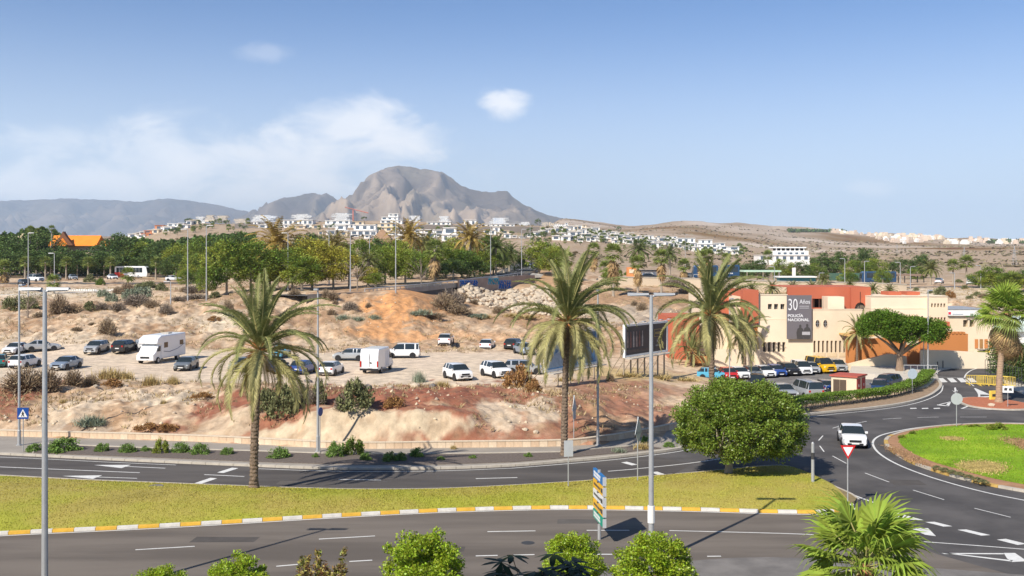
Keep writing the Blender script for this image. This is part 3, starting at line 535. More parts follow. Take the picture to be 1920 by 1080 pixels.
tri([(1789, 727), (1792, 726.5), (1795, 736), (1790, 736)]); tri([(1785, 731.5), (1791, 735), (1797, 731), (1792, 738)])
struct('road_markings', pm.me(), M_white)
# ------------------------------------------------------------------ roundabout island
cx, cy = RC
ip = np.array(isl); 
ring = list(isl)+[(78, 92), (78, 40)][:0]
full = list(isl)+[(52, isl[-1][1]+.4), (70, isl[-1][1]+4), (76, 70), (70, isl[0][1]-2), (52, isl[0][1]-.2)]
mb = MB(); mb.prism(full, -.05, .12); struct('roundabout_island', mb.me(), mat('island_soil', (.36, .20, .11), .95, .25, 1.2, .02, 12, obj=False))
g_px = [(1985, 803), (1920, 800), (1860, 799), (1800, 801), (1750, 806), (1712, 813), (1692, 822), (1686, 830), (1694, 841), (1716, 855), (1752, 870), (1800, 884), (1860, 900), (1920, 912), (1990, 926)]
gl = np.array(smooth_line(PL(g_px), 5)+[(68, 58), (74, 70), (66, 84)]); ctr = np.array((50., 69.)); nr_ = 22
tt = np.linspace(0, 1, nr_)[:, None, None]; ring_ = np.concatenate([gl, gl[:1]])[None]
G = ctr*(1-tt)+ring_*tt; gzv = .13+.75*(1-(tt[..., 0])**2)*1.0+.05*fbm(G[..., 0]*.4, G[..., 1]*.4, 3)*(1-tt[..., 0]**4)
i = np.arange(G.shape[0]*G.shape[1]).reshape(G.shape[:2])
lw = npmesh('roundabout_lawn', np.concatenate([G, gzv[..., None]], -1), np.stack([i[:-1, :-1], i[1:, :-1], i[1:, 1:], i[:-1, 1:]], -1).reshape(-1, 4)); lw.polygons.foreach_set('use_smooth', [True]*len(lw.polygons))
struct('roundabout_lawn', lw, M_lawn2)
def isl_z(x, y):
    d = np.array((x, y))-ctr; a = math.atan2(d[1], d[0]); ga = np.arctan2(gl[:, 1]-ctr[1], gl[:, 0]-ctr[0]); j = int(np.argmin(np.abs(np.angle(np.exp(1j*(ga-a)))))); t = min(1, np.linalg.norm(d)/np.linalg.norm(gl[j]-ctr)); return .13+.75*(1-t*t)
for px, py, rx, ry in []:
    x, y = P(px, py, .5); s = F/y; rr = ry*(y*y/(F*13.5)); poly = [(x+rx/s*math.cos(a)*(1+.08*math.sin(3*a)), y+rr*math.sin(a)*(1+.08*math.cos(2*a))) for a in np.linspace(0, 2*math.pi, 28, endpoint=False)]
    v = [(a, b, isl_z(a, b)+.03) for a, b in poly]+[(x, y, isl_z(x, y)+.035)]; me = mesh('bare_soil_patch', v, [(k, (k+1) % 28, 28) for k in range(28)]); struct('bare_soil_patch', me, mat('patch_soil', (.42, .33, .13), .95, .3, 2, .02, 12, obj=False, col2=(.25, .28, .05)))
ik = thing('island_kerb', 'pale and yellow stone kerb round the green roundabout island', 'kerb')
ipr = resample(isl, .9); m = MB(); m.box(.01, .99, -.22, .06, -.05, .15); a_ = m.me('kerb_block'); a_.materials.append(M_kerb); m = MB(); m.box(.01, .99, -.22, .06, -.05, .15); b_ = m.me('kerb_block'); b_.materials.append(mat('worn_yellow', (.50, .33, .10), .85, .3, 2, obj=False))
for i in range(len(ipr)-1):
    a, b = ipr[i], ipr[i+1]; o = link('kerb_block', b_ if (i//2) % 2 and i > 18 else a_, None, ik, (a[0], a[1], 0), math.atan2(b[1]-a[1], b[0]-a[0])); o.scale = (math.hypot(b[0]-a[0], b[1]-a[1]), 1, 1)
# splitter island under the tall fan palm
sc = P(1873, 761); so_ = [(sc[0]+3.1*math.cos(a), sc[1]+5.4*math.sin(a)*(.55 if math.sin(a) < 0 else 1)) for a in np.linspace(0, 2*math.pi, 32, endpoint=False)]
slab('splitter_island', so_, M_kerb, .12, -.04); mb = MB(); mb.prism([(sc[0]+(x-sc[0])*.92, sc[1]+(y-sc[1])*.92) for x, y in so_], .1, .17); struct('red_gravel', mb.me(), mat('red_gravel', (.42, .15, .08), .95, .2, 4, .02, 15, obj=False))
# manhole and storm drains
x, y = P(292, 914.5, .3); mb = MB(); mb.prism([(x+.42*math.cos(a), y+.55*math.sin(a)) for a in np.linspace(0, 6.283, 20, endpoint=False)], .1, .40); tag(mb.obj('manhole_cover', M_asph2), 'grey round concrete cover set in the median grass beside the far carriageway', 'cover')

for k, (px, py, rx, ry) in enumerate([(420, 1012, 60, 5), (1090, 978, 46, 4), (830, 1030, 40, 5), (560, 905, 40, 3), (1700, 905, 30, 5)]):
    x, y = P(px, py); s = F/y; m = MB(); ry_ = ry*y*y/(F*HC); m.prism([(x-rx/s, y-ry_), (x+rx/s, y-ry_*.9), (x+rx/s*1.05, y+ry_), (x-rx/s*.95, y+ry_*1.1)], -.01, .0048); struct('asphalt_patch', m.me(), mat('asphalt_patch_%d' % (k % 2), [(.085, .076, .07), (.105, .095, .087)][k % 2], .9, .2, 1.2, obj=False))
for k, (px, py) in enumerate([(990, 1018), (1700, 818), (705, 892), (1560, 900), (330, 985)][:4]):
    x, y = P(px, py); m = MB(); m.prism([(x+.33*math.cos(a), y+.33*math.sin(a)) for a in np.linspace(0, 6.283, 18, endpoint=False)], -.01, .009); tag(m.obj('manhole_cover', M_dark), ['dark manhole cover between the two dashed lines of the near carriageway', 'dark manhole cover beside the inner line of the roundabout road', 'dark manhole cover in the far carriageway below the planting bed', 'dark manhole cover in the roundabout lane beside the median tip'][k], 'cover')
# ------------------------------------------------------------------ foliage builders
rs = np.random.RandomState(11)
def leaves(n_or_pos, size, seed=0, up=.3, aspect=.5, outward=None, fold=True):
    """rhombic leaves around the given points"""
    r = np.random.RandomState(seed); p = np.asarray(n_or_pos, float); n = len(p)
    d = r.normal(size=(n, 3)); d[:, 2] *= .6
    if outward is not None: d = d*.7+outward*.8
    d /= np.linalg.norm(d, axis=1)[:, None]
    nn = r.normal(size=(n, 3))*.7; nn[:, 2] += up*2.2; s = np.cross(d, nn); s /= np.linalg.norm(s, axis=1)[:, None]+1e-9
    sz = size*r.uniform(.6, 1.35, n)[:, None]
    up_ = np.cross(s, d)
    v = np.stack([p-d*sz*.5, p+s*sz*aspect*.5+up_*sz*.08, p+d*sz*.5, p-s*sz*aspect*.5+up_*sz*.08], 1)
    return v.reshape(-1, 3), np.arange(4*n).reshape(-1, 4)
def crown_pts(rx, ry, rz, n, clumps, cr, seed=0, flat=0.0, lower=.6, fill=.12, ragged=(.72, .98)):
    r = np.random.RandomState(seed); c = r.normal(size=(clumps, 3)); c /= np.linalg.norm(c, axis=1)[:, None]
    c[:, 2] = np.where(c[:, 2] < -lower, -c[:, 2], c[:, 2]); rad = r.uniform(*ragged, clumps)[:, None]
    inner = r.rand(clumps) < fill; rad[inner] *= .55
    c = c*rad; k = r.randint(0, clumps, n); o = r.normal(size=(n, 3)); o /= np.linalg.norm(o, axis=1)[:, None]; o *= (r.rand(n)**.45)[:, None]
    crr = cr*r.uniform(.6, 1.3, clumps)[k][:, None]
    base = c[k]*np.array((rx, ry, rz))
    if flat: base[:, 2] = np.where(base[:, 2] < -flat*rz, -flat*rz+(base[:, 2]+flat*rz)*.25, base[:, 2])
    p = base+o*crr*np.array((1, 1, .8)); out = base/np.array((rx, ry, rz))+o*.6
    out /= np.linalg.norm(out, axis=1)[:, None]+1e-9; return p, out
def crown_mesh(name, rx, ry, rz, n, clumps, cr, leaf, seed, mm, **k):
    fl = {a: k.pop(a) for a in ('aspect', 'up') if a in k}; p, o = crown_pts(rx, ry, rz, n, clumps, cr, seed, **k); v, q = leaves(p, leaf, seed, outward=o, **fl)
    me = npmesh(name, v, q); me.materials.append(mm); return me
def branches(pts_from, spread, n, seed, r0, top):
    r = random.Random(seed); mb = MB()
    for i in range(n):
        a = 2*math.pi*i/n+r.uniform(-.4, .4); e = Vector((math.cos(a)*spread[0]*r.uniform(.5, 1), math.sin(a)*spread[1]*r.uniform(.5, 1), top*r.uniform(.7, 1.1)))
        b = Vector(pts_from); m1 = b.lerp(e, .5)+Vector((r.uniform(-.2, .2), r.uniform(-.2, .2), -.1*top)); mb.tube([b, m1, e], [r0, r0*.6, r0*.2], 6, False)
        for j in range(2):
            e2 = e+Vector((r.uniform(-1, 1)*spread[0]*.35, r.uniform(-1, 1)*spread[1]*.35, r.uniform(0, .4)*top)); mb.tube([m1, m1.lerp(e2, .5), e2], [r0*.45, r0*.3, r0*.12], 5, False)
    return mb
def auto(look, px, py, cat):
    """label for one of many alike plants: its look and the findable thing it stands by"""
    best = sorted(LANDM, key=lambda q: math.hypot(q[1]-px, (q[2]-py)*1.6))[:5]
    for nm, lx, ly in best:
        dx, dy = px-lx, (py-ly)*1.6
        rel = ('to the right of' if dx > 0 else 'to the left of') if abs(dx) > abs(dy) else ('below' if dy > 0 else 'above')
        lab = '%s %s %s' % (look, rel, nm)
        if len(lab.split()) <= 16 and lab not in LABELS: return lab
    for w in ('a little farther off', 'farther still', 'well away', 'small and', 'rather taller,', 'rather lower,', 'paler,', 'narrow,'):
        for nm, lx, ly in best:
            dx, dy = px-lx, (py-ly)*1.6
            rel = ('right of' if dx > 0 else 'left of') if abs(dx) > abs(dy) else ('below' if dy > 0 else 'above')
            lab = '%s %s %s %s' % (look, w, rel, nm)
            if len(lab.split()) <= 16 and lab not in LABELS: return lab
    return look+' on the dry hillside'
LANDM = [('the pedestrian crossing sign', 45, 775), ('the white motorhome', 300, 665), ('the grey hatchback on the slope side', 183, 655), ('the black SUV', 235, 652), ('the blue-grey saloon', 122, 680),
 ('the tall white van', 705, 685), ('the white people carrier', 758, 655), ('the side-on silver crossover', 655, 662), ('the first date palm', 478, 700), ('the middle date palm', 1070, 620), ('the right date palm', 1335, 600),
 ('the boulder heap', 960, 562), ('the graffiti wall', 925, 530), ('the billboard', 1210, 635), ('the orange dirt path', 735, 590), ('the orange-roofed hall', 140, 450), ('the red and white coach', 245, 505), ('the blue coach', 1645, 523),
 ('the police building banner', 1497, 595), ('the flat-topped tree', 1690, 625), ('the modern white villa', 1475, 480), ('the round ficus', 1385, 790), ('the electric cabin', 1600, 722), ('the tall roadside fan palm', 1870, 600),
 ('the silver estate car', 982, 680), ('the white SUV nose-on', 857, 697), ('the thatched roof', 718, 440), ('the uphill avenue', 985, 490), ('the lone far white car', 834, 637), ('the blue hatchbacks', 545, 685), ('the pale slip road', 90, 545), ('the white hotel blocks', 1340, 463), ('the white filling station roof', 1420, 512), ('the far lamp posts by the slope', 370, 500), ('the white stepped villa', 640, 415), ('the pale cut rock face', 700, 805), ('the red soil slope', 1000, 760), ('the bare sapling', 790, 500), ('the white pavement hedge', 1640, 740)]

# ------------------------------------------------------------------ date palms
def frond_mesh(L, elev, droop, seed, wind=0.0, n=92, lw=.042, ll=.56, mm=None, hang=.35, twist=0.0):
    r = random.Random(seed); m = MB(); pts = []; a = elev; p = Vector((0, 0, 0)); S = 26
    for i in range(S+1):
        pts.append(p.copy()); t = i/S; a -= droop/S*(0.35+1.5*t); sw = wind*t*t
        p = p+Vector((math.cos(a), sw+twist*math.sin(t*3), math.sin(a))).normalized()*(L/S)
    rad = [.045*(1-.85*i/S)+.006 for i in range(S+1)]
    m.tube(pts[::2], rad[::2], 4, False); nr = len(m.f)
    v = []; q = []
    for i in range(n):
        t = .16+.84*i/(n-1); s = t*S; k = min(int(s), S-1); pos = pts[k].lerp(pts[k+1], s-k); d = (pts[k+1]-pts[k]).normalized()
        side = d.cross(Vector((0, 0, 1))); side = side.normalized() if side.length > .05 else Vector((0, 1, 0)); upv = side.cross(d)
        l = ll*(math.sin(math.pi*min(1, .12+t*.86))**.6)*r.uniform(.8, 1.1)
        for sg in (-1, 1):
            dv = (d*(.55+.5*t)+side*sg*(.9-.3*t)+upv*(.28+r.uniform(-.15, .2))).normalized(); e1 = pos+dv*l*.55; e2 = pos+dv*l+Vector((0, 0, -hang*l*r.uniform(.5, 1.3)))
            wv = d*lw*.5; b = len(m.v); m.v += [tuple(pos-wv), tuple(pos+wv), tuple(e1+wv*.9), tuple(e1-wv*.9), tuple(e2)]; m.f += [(b, b+1, b+2, b+3), (b+3, b+2, b+4)]
    me = m.me('frond'); me.materials.append(mm or M_frond); me.materials.append(M_rachis)
    me.polygons.foreach_set('material_index', [1]*nr+[0]*(len(me.polygons)-nr)); return me
FR = []
for k in range(10):
    tier = k//2          # 0 upright .. 4 hanging
    FR.append(frond_mesh(4.3+.3*(k % 2), R([82, 62, 38, 14, -16][tier]), [.65, 1.15, 1.7, 2.0, 1.5][tier], 40+k, wind=[.05, -.05][k % 2], mm=M_frond if tier < 3 else M_frondy))
def trunk_mesh(H, r0, r1, lean=(0, 0), seed=0, rings=None, rough=.22, flare=1.35):
    r = random.Random(seed); n = 14; K = int(H/.11); v = []; f = []
    for i in range(K+1):
        t = i/K; z = H*t; rr = r0+(r1-r0)*t; rr *= 1+(flare-1)*max(0, 1-z/.5)**2
        for k in range(n):
            a = 2*math.pi*k/n+(i % 2)*math.pi/n; q = rr*(1+rough*((i % 2)*.7+r.uniform(-.5, .5))); v.append((lean[0]*t*t+q*math.cos(a), lean[1]*t*t+q*math.sin(a), z))
    for i in range(K):
        for k in range(n): k2 = (k+1) % n; f.append((i*n+k, i*n+k2, (i+1)*n+k2, (i+1)*n+k))
    return mesh('trunk', v, f)
def date_palm(label, x, y, z, H, lean, seed, n=78, scale=1.0, az0=0.0, tr=.26):
    t = thing('date_palm', label, 'palm tree', (x, y, z), 0); r = random.Random(seed)
    link('trunk', trunk_mesh(H, tr*1.1, tr*.85, lean, seed), M_palmbark, t)
    m = MB(); m.tube([(lean[0]*.9, lean[1]*.9, H-.9), (lean[0], lean[1], H-.2), (lean[0], lean[1], H+.45)], [tr*.9, tr*1.5, tr*.6], 10); m.obj('crown_base', M_palmbark, t)
    m = MB()
    for k in range(46):
        a = r.uniform(0, 6.283); e = r.uniform(-.5, .9); m.tube([(lean[0], lean[1], H+.1), (lean[0]+math.cos(a)*.55*math.cos(e), lean[1]+math.sin(a)*.55*math.cos(e), H+.1+.6*math.sin(e)), (lean[0]+math.cos(a)*1.0*math.cos(e), lean[1]+math.sin(a)*1.0*math.cos(e), H+.05+.9*math.sin(e))], [.05, .03, .015], 4, False)
    m.obj('fruit_stalks', M_stalk, t)
    for k in range(n):
        u = (k+.5)/n; tier = min(4, int(u**1.05*5)); me = FR[tier*2+r.randint(0, 1)]
        o = link('frond', me, None, t, (lean[0]+0.0, lean[1], H+.28-.3*u)); az = k*2.39996+az0+r.uniform(-.25, .25)
        # the wind from the left bends the fronds over to the right
        az = az-.30*math.sin(az)*(1 if tier < 3 else .35)
        o.rotation_euler = (r.uniform(-.25, .25), r.uniform(-.12, .12), az); s = 1.24*scale*r.uniform(.82, 1.08)*(1 if tier else .95); o.scale = (s, s, s)
    for k in range(9 if H > 7 else 4):
        o = link('dead_frond', DEADF, None, t, (lean[0], lean[1], H+.05)); o.rotation_euler = (0, r.uniform(0, .25), k*2.4+1); o.scale = (scale*.75,)*3
    return t
DEADF = frond_mesh(3.6, R(-38), .75, 99, n=60, lw=.04, ll=.4, mm=M_dead)
x, y = P(476, 925); date_palm('tall date palm on the grass median, first from the left edge, wind-blown fronds', x, y, .3, 8.0, (.35, 0), 3, 62, .93, 0, .215)
x, y = P(1058, 858); date_palm('date palm with a full drooping crown rising from the planting bed behind the middle road', x, y, .12, 9.1, (.25, .4), 5, 80, 1.0, 1.1, .21)
x, y = 15.6, 81.5; date_palm('date palm whose lower trunk hides behind the round ficus, crown before the cream building', x, y, .12, 9.1, (-.1, 0), 8, 74, 1.0, 2.3, .21)
date_palm('short date palm with low fronds before the terracotta left wing of the building', *XY(1298, 132), .2, 1.6, (0, 0), 12, 40, .62, .7, .2)
date_palm('small date palm between the right date palm trunk and the five window slots', *XY(1396, 134), -.5, 4.6, (0, 0), 14, 44, .72, 1.7, .18)
date_palm('little pale spiky palm on the corner of the cream facade left of the flat-topped tree', *XY(1607, 133), -.2, 4.4, (0, 0), 17, 30, .55, 2.7, .14)
# distant date palms: trunk and crown
def far_date_crown(seed, mm, L=4.2, n=46):
    r = random.Random(seed); V = []; Q = []
    for k in range(n):
        u = (k+.5)/n; el = R(80-105*u**.8); az = k*2.4+r.uniform(-.3, .3); p = Vector((0, 0, .2)); a = el; S = 7; d3 = None; w0 = .42
        for i in range(S):
            t = i/S; d = Vector((math.cos(a)*math.cos(az), math.cos(a)*math.sin(az), math.sin(a))); a -= (1.1+.5*u)/S*(.4+1.3*t); q = p+d*(L/S)*r.uniform(.9, 1.05)
            side = Vector((-math.sin(az), math.cos(az), 0)); w = w0*math.sin(math.pi*min(1, .15+.8*t)); w2 = w0*math.sin(math.pi*min(1, .15+.8*(t+1/S)))
            for sg in (-1, 1):
                for h in range(2):
                    pp = p.lerp(q, h*.5); qq = p.lerp(q, h*.5+.32); b = len(V); V += [tuple(pp), tuple(qq), tuple(qq+side*sg*w2+d*.25+Vector((0, 0, -.14))), tuple(pp+side*sg*w+d*.25+Vector((0, 0, -.14)))]; Q.append((b, b+1, b+2, b+3) if sg > 0 else (b+3, b+2, b+1, b))
            p = q
    me = mesh('crown', V, Q); me.materials.append(mm); return me
DC = [far_date_crown(70+i, mat('far_date_%d' % i, [(.24, .20, .06), (.17, .18, .055), (.12, .15, .045), (.33, .23, .06)][i], .7, .25, .6, isl=.35, trans=.2)) for i in range(4)]
def far_fan_crown(seed, mm, n=34, rad=1.5, skirt=False):
    r = random.Random(seed); V = []; Q = []
    for k in range(n):
        u = (k+.5)/n; el = R(85-125*u) if not skirt else R(-50-38*r.random()); az = k*2.4+r.uniform(-.3, .3)
        d = Vector((math.cos(el)*math.cos(az), math.cos(el)*math.sin(az), math.sin(el))); side = Vector((-math.sin(az), math.cos(az), 0)); up = side.cross(d)
        c = d*rad*.55+Vector((0, 0, -.0 if not skirt else -r.uniform(0, 1.6)))
        for j in range(9):
            a = R(-75+150*j/8); e = c+(d*math.cos(a)+side*math.sin(a))*rad*.75*r.uniform(.8, 1.1)+Vector((0, 0, -.25*rad*r.random())); m1 = c.lerp(e, .5)
            w = side*math.cos(a)-d*math.sin(a); w = w*.10; b = len(V); V += [tuple(c), tuple(m1-w), tuple(e), tuple(m1+w)]; Q.append((b, b+1, b+2, b+3))
    me = mesh('crown', V, Q); me.materials.append(mm); return me
FC = [far_fan_crown(90+i, M_fanfar) for i in range(3)]; FS = [far_fan_crown(95+i, M_dead, 30, 1.5, True) for i in range(2)]
TRM = {}
def far_trunk(H, r_):
    k = (round(H), r_)
    if k not in TRM: m = MB(); m.tube([(0, 0, -.3), (0, 0, .5), (0, 0, k[0])], [r_*1.5, r_, r_*.8], 7); TRM[k] = m.me('trunk'); TRM[k].materials.append(M_barkp)
    return TRM[k]
def far_palm(kind, px, pyt, pyb, Y, look=None, group=None, width=None, tone=None):
    """px, crown top row, base row, distance"""
    x = (px-960)*Y/F; z0 = gh(x, Y); zt = zz(pyt, Y); H = max(2.0, zt-z0); t = thing('palm_tree', '_', 'palm tree', (x, Y, z0)); s = F/Y
    del LABELS['_']
    cr = (width/s/2) if width else 2.2
    if kind == 'date': Hc = H-cr*.72
    else: Hc = H-cr*.75
    o = link('trunk', far_trunk(max(1, Hc), .25), None, t); o.scale[2] = Hc/round(max(1, Hc))
    r = random.Random(int(px*7+Y))
    if kind == 'date':
        o = link('crown', DC[tone if tone is not None else r.randint(0, 2)], None, t, (0, 0, Hc)); o.scale = (cr/4.0,)*3; o.rotation_euler[2] = r.uniform(0, 6)
    else:
        o = link('crown', FC[r.randint(0, 2)], None, t, (0, 0, Hc)); o.scale = (cr/1.75,)*3; o.rotation_euler[2] = r.uniform(0, 6)
        if kind == 'skirt': o = link('dead_skirt', FS[r.randint(0, 1)], None, t, (0, 0, Hc)); o.scale = (cr/2.1, cr/2.1, cr/1.35); o.rotation_euler[2] = r.uniform(0, 6)
    lk = look or {'date': 'feathery date palm', 'fan': 'green fan palm', 'skirt': 'fan palm with a brown skirt of dead fronds'}[kind]
    t['label'] = auto(lk, px, (pyt+pyb)/2, 'palm tree'); LABELS[t['label']] = 1; t['group'] = group or 'palms around the dry hillside and the town'
    return t
for a in [('date', 520, 412, 545, 205, 'golden crowned date palm above the avenue trees', None, 125, 3), ('date', 628, 434, 520, 230, 'date palm with golden stalks behind the avenue trees', None, 75, 0), ('date', 765, 412, 505, 235, 'golden date palm standing over the avenue', None, 95, 3), ('date', 882, 418, 505, 240, 'golden date palm high over the avenue', None, 85, 3),
          ('date', 690, 470, 540, 200, None, None, 60, 1), ('date', 800, 436, 500, 260, None, None, 70, 1), ('skirt', 815, 450, 528, 214, None, None, 46), ('date', 930, 440, 515, 240, None, None, 70, 2), ('date', 955, 455, 505, 262, 'dark green date palm beside the uphill avenue', None, 56, 2), ('fan', 655, 470, 530, 200, None, None, 40),
          ('fan', 945, 470, 505, 255, None, None, 40), ('fan', 1063, 472, 520, 240, None, None, 40), ('skirt', 1113, 456, 505, 300, None, None, 34), ('skirt', 1150, 458, 555, 205, None, None, 46), ('date', 1197, 448, 520, 262, 'dark spreading date palm on the brown slope', None, 62, 2), ('skirt', 1196, 480, 555, 205, None, None, 36),
          ('skirt', 1240, 468, 556, 205, None, None, 38), ('date', 1256, 460, 520, 245, None, None, 48, 2), ('skirt', 1282, 486, 530, 235, None, None, 32), ('skirt', 1316, 470, 560, 202, None, None, 34), ('skirt', 1328, 468, 560, 204, None, None, 30), ('fan', 1362, 475, 510, 300, None, None, 26), ('fan', 1135, 490, 540, 225, 'low bushy fan palm', None, 34),
          ('fan', 62, 500, 556, 200, 'small fan palm', None, 46) if False else ('fan', 100, 516, 552, 205, 'small bushy fan palm beside the slip road', None, 34), ('skirt', 8, 488, 533, 260, 'brown skirted fan palm at the left border', None, 36), ('fan', 240, 502, 534, 255, 'squat fan palm in front of the coach', None, 36),
          ('date', 1745, 487, 535, 290, None, None, 50, 1), ('fan', 1812, 480, 530, 300, None, None, 36), ('fan', 1787, 487, 530, 300, None, None, 30), ('fan', 1440, 470, 510, 400, None, None, 26), ('date', 1545, 512, 545, 225, None, None, 34, 1), ('fan', 1900, 510, 548, 215, None, None, 44), ('fan', 1868, 512, 545, 225, None, None, 36),
          ('fan', 57, 424, 500, 330, 'slender tall fan palm over the park', None, 18), ('fan', 97, 423, 500, 330, 'lone slim palm over the orange-roofed hall', None, 16), ('fan', 70, 428, 500, 330, 'slim palm beside the tall park palm', None, 14)]+[('fan', q_, 482, 514, 300, 'white-trunked palm in the row along the park road', None, 26) for q_ in (47, 85, 124, 165, 207, 292, 337, 360)]: far_palm(*a)
# low spiky palms along the retaining wall
for px, py, w in [(1410, 548, 34), (1447, 546, 34), (1487, 546, 32), (1523, 546, 34), (1594, 543, 22), (1637, 550, 30), (1668, 552, 30), (1385, 552, 26)]:
    far_palm('date', px, py-20, py+8, 218, 'low spiky palm on the bank behind the police building', 'low palms along the bank', w*1.25, 1)
# right foreground tall fan palm
def fan_leaf(seed, rad=1.05, pet=1.1, seg=26, droop=.3, mm=None, half=R(118)):
    r = random.Random(seed); m = MB(); m.tube([(0, 0, 0), (pet*.5, 0, .06), (pet, 0, 0)], [.03, .022, .015], 4, False); nr = len(m.f); c = Vector((pet, 0, 0))
    for j in range(seg):
        a = -half+2*half*j/(seg-1); L = rad*(1-.18*abs(a/half)**2)*r.uniform(.92, 1.05); d = Vector((math.cos(a), math.sin(a), 0)); w = Vector((-math.sin(a), math.cos(a), 0))
        wid = L*.55*half/(seg-1)*2*.52; up = .06 if j % 2 else -.06; p1 = c+d*L*.55+Vector((0, 0, -.05*droop)); tip = c+d*L+Vector((0, 0, -L*droop*r.uniform(.5, 1.4)-.0)); p2 = c+d*L*.8+Vector((0, 0, -L*droop*.3))
        b = len(m.v); m.v += [tuple(c+Vector((0, 0, 0))), tuple(p1-w*wid+Vector((0, 0, up*.5))), tuple(p2-w*wid*.45), tuple(tip), tuple(p2+w*wid*.45), tuple(p1+w*wid-Vector((0, 0, up*.5)))]; m.f += [(b, b+1, b+5), (b+1, b+2, b+4, b+5), (b+2, b+3, b+4)]
    me = m.me('frond'); me.materials.append(mm or M_fan); me.materials.append(M_rachis); me.polygons.foreach_set('material_index', [1]*nr+[0]*(len(me.polygons)-nr)); return me
FL = [fan_leaf(20+i, droop=.25+.12*i) for i in range(4)]; FLD = [fan_leaf(30+i, droop=.9, mm=M_dead) for i in range(2)]; FLW = [fan_leaf(36+i, droop=.55, mm=M_fanfar) for i in range(2)]
def fan_palm(label, x, y, z, H, n, s, seed, r0=.24, dead=0, lean=(0, 0), bright=False, barkm=None):
    t = thing('fan_palm', label, 'palm tree', (x, y, z)); r = random.Random(seed); link('trunk', trunk_mesh(H, r0, r0*.75, lean, seed, rough=.05), barkm or mat('fan_palm_bark', (.36, .25, .17), .95, .25, 5, .02, 16), t)
    if dead: pass
    for k in range(n):
        u = (k+.5)/n; el = R(74-100*u) if bright else R(84-112*u); me = (FL if u < .8 or bright else FLW)[r.randint(0, 1) if not (u < .8 or bright) else r.randint(0, 3)]
        o = link('frond', me, None, t, (lean[0], lean[1], H+.1)); q = s*r.uniform(.8, 1.1); o.scale = (q, q, q); o.rotation_euler = (r.uniform(-.5, .5), -el, k*2.4+r.uniform(-.3, .3))
    for k in range(dead):
        o = link('dead_frond', FLD[k % 2], None, t, (lean[0], lean[1], H-r.uniform(0, 1.1)*s)); q = s*r.uniform(.75, 1.0); o.scale = (q, q, q); o.rotation_euler = (r.uniform(-.4, .4), R(r.uniform(48, 82)), k*2.4)
    m = MB(); m.tube([(lean[0], lean[1], H-.8), (lean[0], lean[1], H-.2), (lean[0], lean[1], H+.25)], [r0*.8, r0*1.5, r0*.7], 9); m.obj('fibre_collar', mat('palm_fibre', (.30, .14, .07), .95, .4, 8, .03, 20), t)
    return t
x, y = P(1873, 757); fan_palm('tall fan palm on the red gravel splitter island, brown dead fronds under its crown', x, y, .15, 8.3, 42, 1.55, 4, .30, 26, (.9, .3))
yb = 37.5; fan_palm('bright green fan palm whose crown rises at the bottom of the view beside the road', (1622-960)*yb/F, yb, 0, zz(1052, yb)-.35, 34, 1.36, 6, .22, 0, bright=True, barkm=mat('fan_palm_bark', (.36, .25, .17), .95, .25, 5, .02, 16))

# ------------------------------------------------------------------ the round ficus on the median
x, y = P(1366, 893, .2); H0 = 3.55
t = thing('ficus_tree', 'big round clipped ficus tree shading the tip of the grass median', 'tree', (x, y, .12))
m = MB(); m.tube([(0, 0, -.1), (0, 0, .35), (.08, 0, 1.2), (.1, 0, 2.0)], [.42, .27, .22, .26], 12); m.obj('trunk', M_barkp, t); branches((.1, 0, 1.7), (3.0, 3.0), 9, 3, .14, 3.2).obj('limbs', M_barkp, t)
o = link('crown', crown_mesh('crown', 4.2, 4.0, 2.5, 85000, 430, .56, .15, 5, M_leaf, flat=.78, lower=.85, fill=.2, aspect=.6, ragged=(.78, 1.0)), None, t, (.85, .6, 3.38))
# street trees along the near pavement
BT = [crown_mesh('crown', 1.62, 1.62, 1.65, 26000, 170, .36, .11, 21+i, M_leafb, lower=.9, aspect=.6, fill=.25, ragged=(.70, 1.0)) for i in range(3)]
def street_tree(label, px, pyt, w, Y, me, rzz, h=None, mm=None):
    x = (px-960)*Y/F; s = F/Y; r_ = w/s/2; zt = zz(pyt, Y); t = thing('street_tree', label, 'tree', (x, Y, .05)); cz = zt-r_*1.08
    m = MB(); m.tube([(0, 0, -.05), (0, 0, cz*.5), (.05, 0, cz)], [.11, .08, .07], 8); m.obj('trunk', M_bark, t); branches((0, 0, cz*.75), (r_*.7, r_*.7), 6, int(px), .05, r_*.6+cz*.25).obj('limbs', M_bark, t)
    o = link('crown', me, None, t, (0, 0, cz)); k = r_/1.85; o.scale = (k, k, k*1.02); o.rotation_euler[2] = rzz
    if mm: o.material_slots[0].link = 'OBJECT'; o.material_slots[0].material = mm
    return t
street_tree('round bright green street tree below the middle of the road, left of the three', 790, 984, 188, 38, BT[0], .4)
street_tree('bright yellow-green street tree just left of the direction sign post', 1076, 992, 132, 38, BT[1], 1.9)
street_tree('broad bright green street tree at the foot of the tall centre lamp post', 1226, 989, 172, 38, BT[2], 3.1)
street_tree('bright green street tree top cut by the lower picture border, by the dashed line', 446, 1032, 152, 37, BT[1], 4.2)
street_tree('small green street tree top at the lower border between lamp post and tree', 300, 1056, 120, 37, BT[2], 5.2)
x = (603-960)*36/F; t = thing('croton_shrub', 'reddish yellow croton with upright leafy shoots at the lower border', 'shrub', (x, 36, 0)); V = []; Qn = []; r = random.Random(2)
mbt = MB(); pos = []; outw = []
